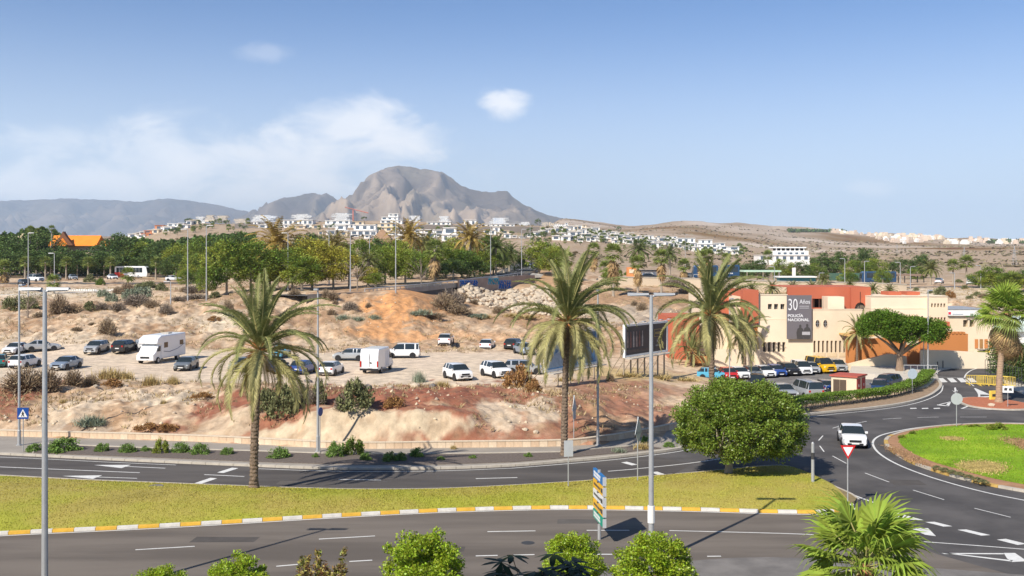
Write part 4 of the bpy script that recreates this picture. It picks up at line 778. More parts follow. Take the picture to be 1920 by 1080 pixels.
for k in range(16):
    px_ = r.uniform(543, 655); hh = {0: 1018, 1: 1036, 2: 1033}.get(k, r.uniform(1045, 1072)); px_ = {0: 650, 1: 592, 2: 572}.get(k, px_); top = Vector(((px_-603)/F*36, r.uniform(-.6, .6), zz(hh, 36))); base = Vector((top.x*.35, 0, .2)); mbt.tube([base, base.lerp(top, .6), top], [.03, .02, .008], 5, False)
    for j in range(230): u = r.uniform(.35, 1.0); p = base.lerp(top, u); w = .34*(1.15-u)+.07; a = r.uniform(0, 6.28); pos.append((p.x+w*r.random()*math.cos(a), p.y+w*r.random()*math.sin(a), p.z)); outw.append((math.cos(a), math.sin(a), .7))
mbt.obj('stems', M_bark, t); v, q = leaves(np.array(pos), .16, 3, outward=np.array(outw), aspect=.42); me = npmesh('leaves', v, q); me.materials.append(M_croton); link('leaves', me, None, t)
# large dark leaves close to the viewer, in the shade of the building
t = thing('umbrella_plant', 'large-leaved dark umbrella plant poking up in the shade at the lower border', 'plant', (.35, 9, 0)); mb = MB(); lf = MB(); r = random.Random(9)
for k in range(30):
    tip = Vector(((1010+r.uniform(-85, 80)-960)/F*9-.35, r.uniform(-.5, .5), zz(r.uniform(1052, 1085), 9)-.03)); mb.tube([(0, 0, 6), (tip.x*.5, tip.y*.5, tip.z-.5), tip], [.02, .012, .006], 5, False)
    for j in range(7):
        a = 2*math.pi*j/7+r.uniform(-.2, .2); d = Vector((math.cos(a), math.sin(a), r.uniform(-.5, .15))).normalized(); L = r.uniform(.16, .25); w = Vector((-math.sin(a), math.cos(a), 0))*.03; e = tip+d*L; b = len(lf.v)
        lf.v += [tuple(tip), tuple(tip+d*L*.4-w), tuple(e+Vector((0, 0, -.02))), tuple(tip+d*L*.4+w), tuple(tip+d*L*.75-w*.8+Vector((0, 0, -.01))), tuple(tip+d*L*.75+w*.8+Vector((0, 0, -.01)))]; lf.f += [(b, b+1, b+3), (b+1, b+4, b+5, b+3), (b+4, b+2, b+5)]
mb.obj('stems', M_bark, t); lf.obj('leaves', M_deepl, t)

# ------------------------------------------------------------------ the flat-topped flame tree by the police station
x, y = P(1688, 697); t = thing('flame_tree', 'wide flat-topped feathery tree before the ochre ramp walls', 'tree', (x, y, .1))
m = MB(); m.tube([(0, 0, -.1), (-.05, 0, .8), (-.1, 0, 2.0), (0, 0, 2.3)], [.62, .40, .34, .38], 12)
for e in [(-4.0, -.6, 4.9), (-2.4, 1.5, 5.3), (2.6, -1, 4.6), (4.2, .6, 4.2), (.6, -1.8, 4.9), (1.2, 2, 5.2)]: m.tube([(0, 0, 2.0), (e[0]*.45, e[1]*.45, 2.0+(e[2]-2.0)*.5), (e[0], e[1], e[2])], [.24, .15, .05], 8, False)
m.obj('trunk', mat('flame_bark', (.24, .17, .12), .95, .25, 2, .03, 8), t)
P1, O1 = crown_pts(3.2, 3.2, 1.8, 26000, 190, .7, 31, flat=.5, fill=.25); P1 += np.array((-2.0, 0, 5.35)); P2, O2 = crown_pts(3.9, 3.4, 1.75, 32000, 220, .7, 32, flat=.5, fill=.25); P2 += np.array((2.1, 0, 4.6))
v, q = leaves(np.vstack([P1, P2]), .28, 33, outward=np.vstack([O1, O2]), aspect=.35); me = npmesh('crown', v, q); me.materials.append(M_poin); link('crown', me, None, t)
# ------------------------------------------------------------------ avenue and park trees
AV = [crown_mesh('crown', 1, 1, .95, 7500, 90, .27, .085, 50+i, M_leafm, lower=.9, flat=.8, fill=.2) for i in range(4)]
AVD = [crown_mesh('crown', 1, 1, .98, 5200, 80, .26, .10, 60+i, M_leafd, lower=.9, flat=.85, fill=.2) for i in range(3)]
def av_tree(px, pyt, pyb, w, Y, kind=0, look=None, bare=.13, group='trees along the avenue and park'):
    if Y < 232 and px < 1000: Y += 24 if px > 735 else 9
    x = (px-960)*Y/F; z0 = gh(x, Y); s = F/Y; zt = zz(pyt, Y); H = zt-z0; r_ = w/s/2; t = thing('avenue_tree', '_', 'tree', (x, Y, z0)); del LABELS['_']; rr = random.Random(int(px*3+Y))
    cz0 = max(.5, H*bare); ch = (H-cz0)/2; o = link('trunk', far_trunk(max(1, cz0+ch*.8), .25), None, t); o.scale = (.9, .9, (cz0+ch*.8)/round(max(1, cz0+ch*.8)))
    me = rr.choice(AV if kind < 2 else AVD); o = link('crown', me, None, t, (0, 0, cz0+ch)); o.scale = (r_*1.02, r_*1.02, ch*1.04); o.rotation_euler[2] = rr.uniform(0, 6)
    if kind == 1: o.material_slots[0].link = 'OBJECT'; o.material_slots[0].material = M_leafy
    lk = look or ('dark evergreen tree', 'yellowing tree', 'leafy green avenue tree')[(2, 1, 0)[kind]]
    t['label'] = auto(lk, px, (pyt+pyb)/2, 'tree'); LABELS[t['label']] = 1; t['group'] = group; return t
for a in [(425, 448, 530, 95, 178, 0), (470, 452, 536, 110, 180, 0), (506, 470, 538, 80, 186, 0), (548, 462, 544, 90, 182, 0), (585, 448, 546, 95, 184, 1), (625, 460, 546, 90, 184, 1), (566, 478, 545, 80, 178, 0), (388, 500, 540, 46, 176, 0, 'small round green tree'), (690, 500, 545, 46, 186, 1), (705, 512, 548, 44, 184, 0),
          (722, 460, 535, 66, 196, 0), (760, 466, 545, 84, 182, 0), (742, 450, 530, 70, 205, 0), (800, 470, 532, 70, 200, 0), (836, 462, 530, 78, 205, 0), (866, 468, 528, 70, 205, 0), (900, 470, 525, 70, 215, 0), (925, 474, 520, 56, 222, 0), (850, 486, 528, 60, 196, 2), (890, 490, 524, 60, 205, 2), (818, 498, 530, 50, 192, 2),
          (1010, 452, 498, 84, 265, 0, 'bright green dense tree'), (1036, 460, 500, 60, 258, 0, 'bright green dense tree'), (1148, 498, 530, 40, 215, 0, 'rounded green shrub tree'),
          (222, 438, 500, 70, 330, 2, 'large dark domed tree'), (182, 461, 505, 80, 325, 2), (120, 465, 508, 80, 325, 2), (70, 440, 505, 90, 330, 2), (20, 445, 505, 90, 330, 2), (-30, 450, 505, 90, 330, 2), (145, 470, 508, 80, 318, 2), (95, 470, 508, 80, 318, 2), (45, 468, 508, 80, 318, 2), (0, 470, 508, 80, 318, 2), (195, 470, 510, 70, 318, 2), (260, 452, 505, 60, 332, 0), (300, 452, 508, 70, 320, 2), (340, 455, 512, 70, 310, 0), (380, 445, 512, 70, 300, 0), (275, 475, 512, 60, 328, 2), (330, 478, 514, 60, 300, 2), (370, 475, 520, 60, 280, 0), (240, 478, 512, 60, 330, 0), (410, 440, 510, 70, 300, 2), (455, 436, 505, 70, 300, 2), (350, 505, 530, 40, 220, 0, 'low rounded tree'), (68, 434, 500, 50, 345, 2), (80, 440, 500, 30, 342, 2), (500, 455, 520, 70, 260, 2), (590, 440, 510, 80, 280, 2, 'spreading green tree'), (560, 442, 510, 70, 280, 2), (640, 455, 510, 60, 260, 0), (680, 448, 505, 60, 270, 0), (710, 445, 500, 50, 280, 2), (790, 450, 505, 60, 270, 2), (850, 445, 500, 50, 280, 0), (915, 440, 500, 60, 280, 0), (965, 470, 505, 40, 268, 2),
          (1380, 492, 520, 50, 330, 2, 'low grey-green tree'), (1420, 488, 518, 60, 340, 2, 'low grey-green tree'), (1466, 486, 522, 46, 330, 0, 'bushy green tree'), (1500, 490, 522, 44, 330, 2), (1545, 475, 515, 50, 380, 2), (1575, 472, 512, 56, 385, 2), (1620, 466, 510, 50, 390, 2, 'dark tall clump of palms and trees'), (1605, 488, 524, 56, 350, 0), (1640, 485, 515, 50, 370, 0), (1530, 493, 526, 40, 340, 0), (1690, 485, 515, 50, 380, 2), (1730, 478, 510, 46, 390, 2), (1720, 500, 525, 40, 330, 0), (1655, 505, 530, 34, 280, 0), (1590, 510, 532, 40, 260, 0, 'low shrubby tree'), (1860, 500, 548, 60, 222, 0), (1895, 512, 556, 60, 215, 0), (1835, 510, 540, 46, 240, 0), (1925, 505, 552, 50, 218, 2), (1785, 560, 500, 10, 300, 0)][:-1]: av_tree(*a)
# far park mass behind the first row of park trees
x0, x1 = -700, 470; r = np.random.RandomState(5)
n = 52000; pxx = r.uniform(-80, 480, n); Yv = r.uniform(345, 380, n); topl = np.interp(pxx, [-80, 20, 60, 100, 130, 200, 240, 300, 380, 480], [444, 438, 428, 432, 450, 452, 446, 452, 444, 436])+6*fbm(pxx*.08, pxx*0, 3)*2
zz_ = HC-(topl-HZ)*Yv/F; zb = gz((pxx-960)*Yv/F, Yv); tt_ = r.rand(n)**.6; v, q = leaves(np.stack([(pxx-960)*Yv/F, Yv, zb+(zz_-zb)*tt_+0], -1), 1.1, 6, aspect=.7, outward=np.tile(np.array((0, -.5, .5)), (n, 1)))
me = npmesh('park_woodland', v, q); me.materials.append(M_leafd); stuff(link('park_woodland', me), 'dense dark park woodland behind the row of palms on the left horizon', 'woodland')
# hedge by the bend
hp = smooth_line(PL([(1475, 777), (1500, 769), (1560, 761), (1620, 753), (1670, 744), (1710, 733), (1733, 722), (1742, 712)], .12), 6)
r = np.random.RandomState(9); pts = np.array(resample(hp, .08)); k = r.randint(0, len(pts), 34000); w = .55+.12*np.sin(k*.05); a = r.rand(34000); 
hx = pts[k, 0]+r.uniform(-1, 1, 34000)*.6; hy = pts[k, 1]+r.uniform(-1, 1, 34000)*.6; hh = 1.15+.12*np.sin(k*.021)+.08*fbm(k*.03, k*0.); hz_ = .45+(hh-.45)*np.where(r.rand(34000) < .55, 1-r.rand(34000)*.25, r.rand(34000))
t = thing('hedge', 'clipped green hedge curving round the car park bend', 'hedge'); v, q = leaves(np.stack([hx, hy, hz_+.1], -1), .13, 8, aspect=.55, outward=np.tile(np.array((0, -.3, .8)), (34000, 1))); me = npmesh('foliage', v, q); me.materials.append(mat('hedge_leaf', (.15, .24, .03), .5, .3, .7, isl=.45, trans=.25)); link('foliage', me, None, t)
mb = MB(); rr = random.Random(4)
for p in resample(hp, .35):
    for j in range(3): mb.tube([(p[0]+rr.uniform(-.1, .1), p[1], .05), (p[0]+rr.uniform(-.35, .35), p[1]+rr.uniform(-.3, .3), .75)], [.03, .012], 4, False)
mb.obj('stems', M_dryg, t)
# dark hedge and railing at the right border
t = thing('hedge', 'tall dark green hedge block behind a railing at the right border', 'hedge'); x, y = P(1935, 722, .12); pp = r.rand(16000, 3)*np.array((3.2, 9, 3.6))+np.array((x-1.4, y-1, .6)); v, q = leaves(pp, .22, 12, aspect=.6, outward=np.tile(np.array((-.4, -.4, .5)), (16000, 1))); me = npmesh('foliage', v, q); me.materials.append(M_leafd); link('foliage', me, None, t)
mb = MB()
for k in range(14): mb.tube([(x-1.9+.02*k, y-1.6+k*.7, .1), (x-1.9+.02*k, y-1.6+k*.7, 2.1)], .03, 5)
mb.tube([(x-1.9, y-1.6, 2.1), (x-1.62, y+7.5, 2.1)], .03, 5); mb.obj('railing', M_dark, t)

# ------------------------------------------------------------------ shrubs
def bush_mesh(kind, seed, mm, n=420, twig=.5):
    r = np.random.RandomState(seed)
    if kind == 'twiggy':
        V = []; Q = []
        for k in range(n):
            d = r.normal(size=3); d[2] = abs(d[2])*.8+.15; d /= np.linalg.norm(d); b0 = d*r.uniform(.05, .55)*np.array((1, 1, .8)); e = d*r.uniform(.75, 1.05)*np.array((1, 1, .8))+r.normal(size=3)*.07
            s = np.cross(d, r.normal(size=3)); s /= np.linalg.norm(s); s *= .022; b = len(V); V += [b0-s, b0+s, e+s*.5, e-s*.5]; Q.append((b, b+1, b+2, b+3))
        p = r.normal(size=(int(n*1.6), 3)); p[:, 2] = np.abs(p[:, 2]); p /= np.linalg.norm(p, axis=1)[:, None]; p *= r.uniform(.6, 1.02, len(p))[:, None]*np.array((1, 1, .8)); v2, q2 = leaves(p, .13, seed, aspect=.3)
        me = npmesh('twigs', np.vstack([np.array(V), v2]), np.vstack([np.array(Q), q2+len(V)]))
    elif kind == 'leafy':
        p, o = crown_pts(1, 1, .8, n*4, 34, .32, seed, lower=.1); p[:, 2] = np.abs(p[:, 2]); v, q = leaves(p, .17, seed, aspect=.45, outward=o); me = npmesh('foliage', v, q)
    else:                                    # grassy tuft
        V = []; Q = []
        for k in range(n):
            a = r.uniform(0, 6.28); el = r.uniform(.5, 1.4); d = np.array((math.cos(a)*math.cos(el), math.sin(a)*math.cos(el), math.sin(el))); s = np.array((-math.sin(a), math.cos(a), 0))*.03; c = r.normal(size=3)*.35; c[2] = 0; L = r.uniform(.4, .9); b = len(V); V += [c-s, c+s, c+d*L+s*.2-np.array((0, 0, .1)), c+d*L-s*.2-np.array((0, 0, .1))]; Q.append((b, b+1, b+2, b+3))
        me = npmesh('blades', np.array(V), np.array(Q))
    me.materials.append(mm); return me
BUSH = {'dry': [bush_mesh('twiggy', i, M_dry) for i in range(2)], 'grey': [bush_mesh('twiggy', 5+i, M_dryg) for i in range(2)], 'olive': [bush_mesh('leafy', 9+i, M_olive) for i in range(2)], 'straw': [bush_mesh('tuft', 12+i, M_straw) for i in range(2)],
        'sage': [bush_mesh('leafy', 15, M_sage), bush_mesh('tuft', 16, M_sage)], 'rust': [bush_mesh('leafy', 18, M_rust)], 'green': [bush_mesh('leafy', 20, M_leafm)], 'weed': [bush_mesh('leafy', 22+i, M_weed, 420) for i in range(3)]}
LOOK = {'dry': 'rounded dry brown bush', 'grey': 'grey-brown twiggy bush', 'olive': 'olive green shrub', 'straw': 'clump of yellow dry grass', 'sage': 'grey-green spiky plant', 'rust': 'rusty leaved bush', 'green': 'green leafy bush', 'weed': 'young green bed plant'}
def shrub(kind, px, pyb, w, h, rr):
    """base row, width and height in the photograph"""
    x, y, z = gp(px, pyb); s = F/y; me = rr.choice(BUSH[kind]); y += w/s*.35
    o = link('shrub' if kind not in ('straw', 'weed') else 'grass_clump' if kind == 'straw' else 'bed_plant', me, None, None, (x, y, gh(x, y)-.05)); o.scale = (w/s/2, w/s/2*.9, h/s/.8*1.0); o.rotation_euler[2] = rr.uniform(0, 6)
    tag(o, auto(LOOK[kind], px, pyb-h/2, 'shrub'), 'shrub' if kind != 'straw' else 'dry grass', 'shrubs and clumps on the dry ground'); return o
rr = random.Random(77)
for a in [('dry', 30, 745, 95, 52), ('dry', 80, 735, 60, 45), ('dry', 130, 722, 50, 34), ('straw', 195, 712, 60, 26), ('straw', 230, 712, 40, 20), ('dry', 165, 726, 40, 20), ('straw', 278, 725, 38, 24), ('straw', 322, 722, 26, 20), ('rust', 205, 728, 40, 14), ('sage', 160, 808, 60, 24), ('sage', 178, 803, 34, 16), ('straw', 115, 758, 18, 10), ('rust', 270, 816, 50, 12), ('rust', 310, 812, 40, 12), ('straw', 305, 758, 14, 12), ('rust', 375, 750, 40, 10),
          ('olive', 524, 792, 64, 54), ('grey', 560, 762, 60, 38), ('olive', 495, 775, 50, 40), ('olive', 598, 758, 30, 42), ('grey', 590, 760, 44, 30), ('olive', 660, 788, 74, 50), ('grey', 640, 775, 40, 32), ('rust', 738, 768, 44, 18), ('sage', 785, 718, 30, 26), ('straw', 828, 725, 34, 14), ('rust', 972, 728, 60, 40), ('rust', 1000, 735, 30, 22), ('straw', 1240, 712, 60, 10), ('straw', 1180, 708, 60, 10), ('straw', 1290, 716, 50, 9), ('dry', 1145, 716, 20, 16), ('straw', 1060, 716, 40, 12),
          ('dry', 196, 627, 38, 30), ('grey', 308, 594, 34, 20), ('grey', 250, 580, 60, 22), ('grey', 215, 585, 40, 18), ('dry', 130, 588, 50, 18), ('dry', 105, 590, 40, 40), ('dry', 70, 596, 30, 16), ('olive', 20, 585, 50, 24), ('olive', 50, 580, 40, 20), ('dry', 280, 578, 40, 16), ('olive', 165, 582, 26, 16), ('grey', 185, 583, 40, 14), ('sage', 240, 562, 30, 20), ('sage', 262, 560, 34, 20), ('sage', 205, 566, 24, 16), ('olive', 262, 545, 40, 14), ('dry', 235, 548, 30, 20), ('dry', 218, 552, 22, 16), ('sage', 190, 556, 22, 14), ('olive', 275, 540, 36, 12), ('green', 185, 535, 20, 14), ('olive', 165, 529, 22, 14), ('green', 205, 518, 30, 6), ('grey', 330, 566, 30, 10), ('grey', 360, 552, 46, 18), ('grey', 362, 562, 60, 12), ('olive', 365, 530, 26, 12), ('olive', 300, 545, 24, 14), ('olive', 402, 560, 24, 12), ('rust', 400, 605, 26, 8), ('dry', 140, 622, 26, 8), ('dry', 170, 612, 20, 6), ('dry', 345, 548, 30, 10), ('dry', 425, 590, 30, 24),
          ('dry', 550, 562, 30, 16), ('dry', 610, 563, 22, 20), ('dry', 622, 568, 30, 18), ('dry', 575, 566, 20, 10), ('grey', 655, 583, 34, 18), ('dry', 620, 592, 22, 14), ('sage', 640, 601, 40, 12), ('sage', 700, 600, 30, 12), ('sage', 670, 604, 34, 10), ('dry', 628, 572, 14, 8), ('dry', 690, 580, 16, 10), ('dry', 832, 585, 60, 32), ('grey', 845, 578, 60, 36), ('dry', 860, 592, 60, 18), ('dry', 815, 600, 50, 10), ('sage', 790, 595, 46, 14), ('sage', 775, 592, 26, 10), ('dry', 868, 566, 30, 14), ('dry', 890, 572, 24, 10), ('straw', 905, 600, 50, 10), ('dry', 935, 588, 30, 16), ('straw', 960, 598, 40, 8), ('sage', 895, 598, 40, 8), ('straw', 985, 600, 60, 8), ('grey', 1265, 540, 56, 24), ('grey', 1290, 552, 40, 14), ('dry', 1205, 583, 24, 16), ('dry', 1190, 575, 16, 10), ('dry', 1045, 500, 20, 10), ('olive', 1155, 534, 14, 6), ('olive', 1235, 556, 14, 6), ('green', 1222, 517, 20, 8), ('green', 1175, 516, 12, 7), ('dry', 1340, 585, 20, 10), ('sage', 1310, 560, 20, 10), ('olive', 1530, 555, 20, 8),
          ('olive', 1770, 553, 30, 14), ('rust', 1785, 558, 20, 12), ('olive', 1746, 550, 14, 6), ('olive', 1812, 542, 16, 7), ('olive', 1720, 545, 14, 6), ('dry', 1850, 560, 30, 8), ('olive', 1835, 556, 22, 8), ('olive', 1700, 556, 14, 6), ('olive', 1870, 552, 22, 8), ('olive', 1820, 560, 18, 6), ('sage', 1765, 565, 24, 5), ('olive', 1800, 530, 18, 6), ('green', 1560, 524, 26, 6), ('green', 1500, 526, 20, 6),
          ('olive', 1560, 810, 1, 1)][:-1]: shrub(*a, rr)
# plants in the bed along the far pavement
for px, py, w, h, kd in [(62, 846, 30, 12, 'weed'), (118, 846, 58, 22, 'weed'), (190, 846, 28, 14, 'weed'), (238, 848, 32, 14, 'weed'), (272, 846, 20, 9, 'weed'), (300, 850, 26, 26, 'green'), (338, 848, 34, 16, 'weed'), (374, 852, 32, 18, 'weed'), (425, 852, 26, 12, 'weed'), (522, 858, 42, 16, 'weed'), (630, 856, 36, 26, 'weed'), (662, 852, 36, 30, 'green'), (686, 862, 26, 11, 'weed'), (732, 864, 34, 15, 'weed'), (752, 864, 18, 14, 'weed'), (782, 856, 30, 14, 'weed'), (826, 863, 16, 6, 'weed'), (886, 860, 14, 6, 'weed'), (990, 857, 16, 8, 'weed'), (1205, 842, 34, 14, 'straw'), (1160, 848, 30, 10, 'sage'), (1255, 838, 20, 8, 'weed'), (850, 842, 14, 8, 'straw'), (1210, 830, 14, 12, 'weed'), (590, 858, 12, 8, 'weed')]:
    x, y = P(px, py, .16); s = F/y; o = link('bed_plant', rr.choice(BUSH[kd]), None, None, (x, y+.2, .15)); o.scale = (w/s/2, w/s/2, h/s/.8); o.rotation_euler[2] = rr.uniform(0, 6); tag(o, auto('young plant in the gravel bed', px, py, 'plant'), 'plant', 'young plants in the roadside gravel bed')
for px, py, w, h in [(1872, 806, 36, 12), (1714, 809, 12, 6), (1694, 816, 14, 6), (1830, 797, 24, 4)]:
    x, y = P(px, py, .4); s = F/y; o = link('shrub', BUSH['green'][0], None, None, (x, y+.3, isl_z(x, y))); o.scale = (w/s/2, w/s/2, h/s/.8); tag(o, auto('low green shrub on the roundabout lawn', px, py, 'shrub'), 'shrub', 'shrubs on the roundabout')
for i_, (px, py) in enumerate([(1757, 877), (1772, 881), (1786, 885), (1800, 889), (1816, 894), (1832, 899), (1844, 903)]):
    x, y = P(px, py, .3); o = link('shrub', BUSH['olive'][0], None, None, (x, y, .25)); o.scale = (.32, .32, .22); o.rotation_euler[2] = i_; tag(o, '%s small dusty shrub from the left in the row on the roundabout kerb' % ('first', 'second', 'third', 'fourth', 'fifth', 'sixth', 'seventh')[i_], 'shrub', 'row of small shrubs on the roundabout edge')
# ------------------------------------------------------------------ grass and dry ground cover
def blades(name, pts, h, mm, seed, w=.03, label=None):
    r = np.random.RandomState(seed); n = len(pts); a = r.uniform(0, 6.28, n); s = np.stack([np.cos(a), np.sin(a), 0*a], -1)*w*r.uniform(.6, 1.4, n)[:, None]; tip = pts+np.stack([r.normal(size=n)*h*.5, r.normal(size=n)*h*.5, h*r.uniform(.5, 1.3, n)], -1)
    v = np.stack([pts-s, pts+s, tip], 1).reshape(-1, 3); me = npmesh(name, v, np.arange(3*n).reshape(-1, 3)); me.materials.append(mm); return stuff(link(name, me), label, 'grass')
M_gb = mat('grass_blade', (.46, .39, .09), .9, .3, .16, isl=.3, obj=False, col2=(.32, .32, .045), trans=.2)
r = np.random.RandomState(15); n = 70000; gx = r.uniform(-32, min(A[:, 0].max(), B[:, 0].max())-.4, n); bi = np.interp(gx, xs, yb := np.interp(xs, B[ib, 0], B[ib, 1])+.34) if False else None
_ya = np.interp(gx, xs, ya); B2 = np.interp(xs, B[ib, 0], B[ib, 1])+.34; _yb = np.interp(gx, xs, B2); tq = r.rand(n); gy = _yb+(_ya-_yb)*tq; ok = ((_ya-_yb) > .3) & (gx < xs[-1])
gzz = .115+.42*np.sin(np.pi*tq)**.8*np.clip((_ya-_yb)/8, 0, 1); blades('grass', np.stack([gx, gy, gzz], -1)[ok], .055, M_gb, 3, .022, 'short sun-bleached grass of the median island')
n = 60000; k = r.randint(0, len(gl), n); tq = np.sqrt(r.rand(n)); q2 = ctr+(gl[k]-ctr)*tq[:, None]; q2 += r.normal(size=(n, 2))*.12; blades('grass', np.concatenate([q2, (.13+.75*(1-tq**2))[:, None]], -1), .07, mat('lawn_blade', (.22, .37, .02), .8, .25, .3, isl=.3, obj=False, trans=.25), 4, .022, 'bright watered grass of the roundabout island')
for k, (px, py, rx, ry, nn_, mm_) in enumerate([(1840, 868, 30, 7, 9000, 'p'), (1786, 819, 14, 3, 2500, 'p'), (1946, 842, 24, 15, 11000, 's'), (1700, 845, 12, 14, 3500, 's')]):
    x, y = P(px, py, .5); s = F/y; g = r.normal(size=(nn_, 2))*.55; qx = x+g[:, 0]*rx/s; qy = y+g[:, 1]*ry*(y*y/(F*13.5)); tq_ = np.array([isl_z(a, b) for a, b in zip(qx[::40], qy[::40])]); qz = np.repeat(tq_, 40)[:nn_]; qz = np.pad(qz, (0, nn_-len(qz)), mode='edge')
    tq2 = np.hypot(qx-ctr[0], qy-ctr[1]); blades('dry_grass', np.stack([qx, qy, qz*0+np.array([isl_z(x, y)])-.0+(-.02)*0], -1)[tq2 < 14.5] if False else np.stack([qx, qy, np.array([isl_z(a, b) for a, b in zip(qx, qy)])+.01], -1), .08, mat('patch_straw', (.42, .33, .13), .95, .3, 2, isl=.3) if mm_ == 'p' else mat('patch_soil_blade', (.34, .21, .12), .95, .3, 2, isl=.3), 60+k, .04, ['dried out round patch in the roundabout lawn', 'small dried patch high in the roundabout lawn', 'bare brown patch of the roundabout lawn at the right border', 'worn brown strip at the left end of the roundabout lawn'][k])
# dry tufts scattered over the banks
n = 26000; pX = r.uniform(-20, 1950, n); d = r.uniform(1.5, 150, n); Yg = yw(pX)+d; Xg = (pX-960)*Yg/F; keep = ((d < 24) | (d > 58)) & ~((pX > 1240) & (Yg < 172)) & ~((np.abs(pX-735) < 42) & (d > 50) & (d < 100)) & (fbm(Xg*.16, Yg*.12, 3) > .02) & ~((pX > 560) & (pX < 860) & (d < 8))
keep &= ~((pX > 560) & (pX < 1010) & (Yg > 174)); tp = np.stack([Xg, Yg, gz(Xg, Yg)], -1)[keep]; cl_ = np.repeat(tp, 5, 0); cl_[:, :2] += r.normal(size=(len(cl_), 2))*.16
blades('dry_grass', cl_, .30, mat('dry_tuft', (.40, .30, .16), .95, .3, .2, isl=.4, obj=False, col2=(.27, .21, .12)), 5, .045, 'low dry tufts and weeds scattered over the bank and hillside')
# loose stones
def stone_mesh(seed, mm, sub=1):
    bm = bmesh.new(); bmesh.ops.create_icosphere(bm, subdivisions=sub, radius=1); r = random.Random(seed)
    for v in bm.verts: v.co *= r.uniform(.72, 1.15); v.co.z *= .72
    me = bpy.data.meshes.new('rock'); bm.to_mesh(me); bm.free(); me.materials.append(mm); return me
ST = [stone_mesh(i, M_rock) for i in range(6)]; STD = [stone_mesh(20+i, M_rockd) for i in range(4)]
n = 5500; pX = r.uniform(-20, 1950, n); d = r.uniform(.8, 100, n); Yg = yw(pX)+d; Xg = (pX-960)*Yg/F; keep = ((d < 24) | (d > 56)) & ~((pX > 1240) & (Yg < 172)) & ((pX < 400) | (pX > 780) | (d > 12)) & (fbm(Xg*.2+9, Yg*.15, 3) > -.12); keep &= ~((pX > 560) & (pX < 1010) & (Yg > 174))
p = np.stack([Xg, Yg, gz(Xg, Yg)], -1)[keep]; m_ = len(p); base = np.array([(1, 0, 0), (-.3, .9, 0), (-.8, -.5, 0), (.3, -.8, .1), (0, 0, .8), (.2, .1, -.6)]); tri_ = np.array([(0, 1, 4), (1, 2, 4), (2, 3, 4), (3, 0, 4), (1, 0, 5), (2, 1, 5), (3, 2, 5), (0, 3, 5)])
sz = (r.rand(m_)**3*.22+.04)[:, None, None]; an = r.uniform(0, 6.28, m_); ca_, sa_ = np.cos(an), np.sin(an); bs = base[None]*(r.uniform(.7, 1.3, (m_, 6, 3))); rot = np.stack([bs[..., 0]*ca_[:, None]-bs[..., 1]*sa_[:, None], bs[..., 0]*sa_[:, None]+bs[..., 1]*ca_[:, None], bs[..., 2]], -1)
me = npmesh('loose_stones', (p[:, None]+rot*sz).reshape(-1, 3), (np.arange(m_)[:, None, None]*6+tri_[None]).reshape(-1, 3)); me.materials.append(mat('loose_stone', (.52, .42, .31), .95, .25, .5, isl=.35)); stuff(link('loose_stones', me), 'loose pale stones strewn over the banks', 'stones')
# boulders along the car park edge
for i_, (px, py, w, dk) in enumerate([(232, 705, 18, 1), (550, 712, 16, 1), (578, 717, 22, 1), (612, 722, 10, 1), (645, 724, 18, 0), (690, 727, 22, 1), (732, 728, 18, 0), (778, 725, 22, 0), (812, 726, 18, 1), (852, 724, 20, 0), (890, 722, 18, 0), (925, 722, 14, 0), (520, 712, 14, 1), (180, 727, 14, 0), (350, 735, 14, 0), (235, 725, 12, 0), (1005, 812, 16, 0), (985, 808, 14, 0), (955, 792, 10, 0), (1858, 761, 14, 0)]):
    if px == 1858: x, y = P(px, py, .17); z = .2
    else: x, y, z = gp(px, py)
    s = F/y; o = link('boulder', (STD if dk else ST)[i_ % 4], None, None, (x, y, z+.05)); o.scale = (w/s/2, w/s/2*.8, w/s/2*.85); o.rotation_euler[2] = i_*1.3
    tag(o, auto('dark grey boulder' if dk else 'pale boulder', px, py, 'boulder'), 'boulder', 'boulders edging the dirt car park')
# the boulder heap under the graffiti wall
t = thing('boulder_heap', 'big heap of pale broken boulders spilling down under the graffiti wall', 'boulder heap'); rr = random.Random(5); k = 0
while k < 295:
    px, py = rr.uniform(862, 1090), rr.uniform(532, 594); lo = np.interp(px, [862, 900, 960, 1020, 1060, 1090], [560, 572, 586, 590, 592, 594]); hi = np.interp(px, [862, 900, 940, 975, 1000, 1030, 1090], [538, 536, 545, 543, 536, 540, 575])
    if not (hi <= py <= lo): continue
    x, y, z = gp(px, py); sz = rr.uniform(.45, .95); o = link('rock', ST[k % 6], None, t, (x, y, z+.25)); o.scale = (sz, sz*rr.uniform(.7, 1), sz*rr.uniform(.6, 1)); o.rotation_euler = (rr.uniform(-.4, .4), rr.uniform(-.4, .4), rr.uniform(0, 6)); k += 1
V = []; T_ = []
ico = stone_mesh(61, M_rock); iv = np.array([v.co[:] for v in ico.vertices]); it = np.array([p.vertices[:] for p in ico.polygons]); bpy.data.meshes.remove(ico)
for k in range(520):
    px, py = rr.uniform(864, 1125), rr.uniform(534, 594); lo = np.interp(px, [862, 900, 960, 1020, 1125], [562, 574, 588, 592, 596]); hi = np.interp(px, [862, 900, 940, 975, 1000, 1030, 1125], [540, 540, 549, 547, 540, 544, 585])
    if not (hi <= py <= lo): continue
    x, y, z = gp(px, py); sz = rr.uniform(.25, .6); a = rr.uniform(0, 6.28); c_, s_ = math.cos(a)*sz, math.sin(a)*sz; b = len(V)*0+len(V); P_ = np.stack([iv[:, 0]*c_-iv[:, 1]*s_, iv[:, 0]*s_+iv[:, 1]*c_, iv[:, 2]*sz], -1)+(x, y, z+.15); T_.append(it+b); V.extend(P_)
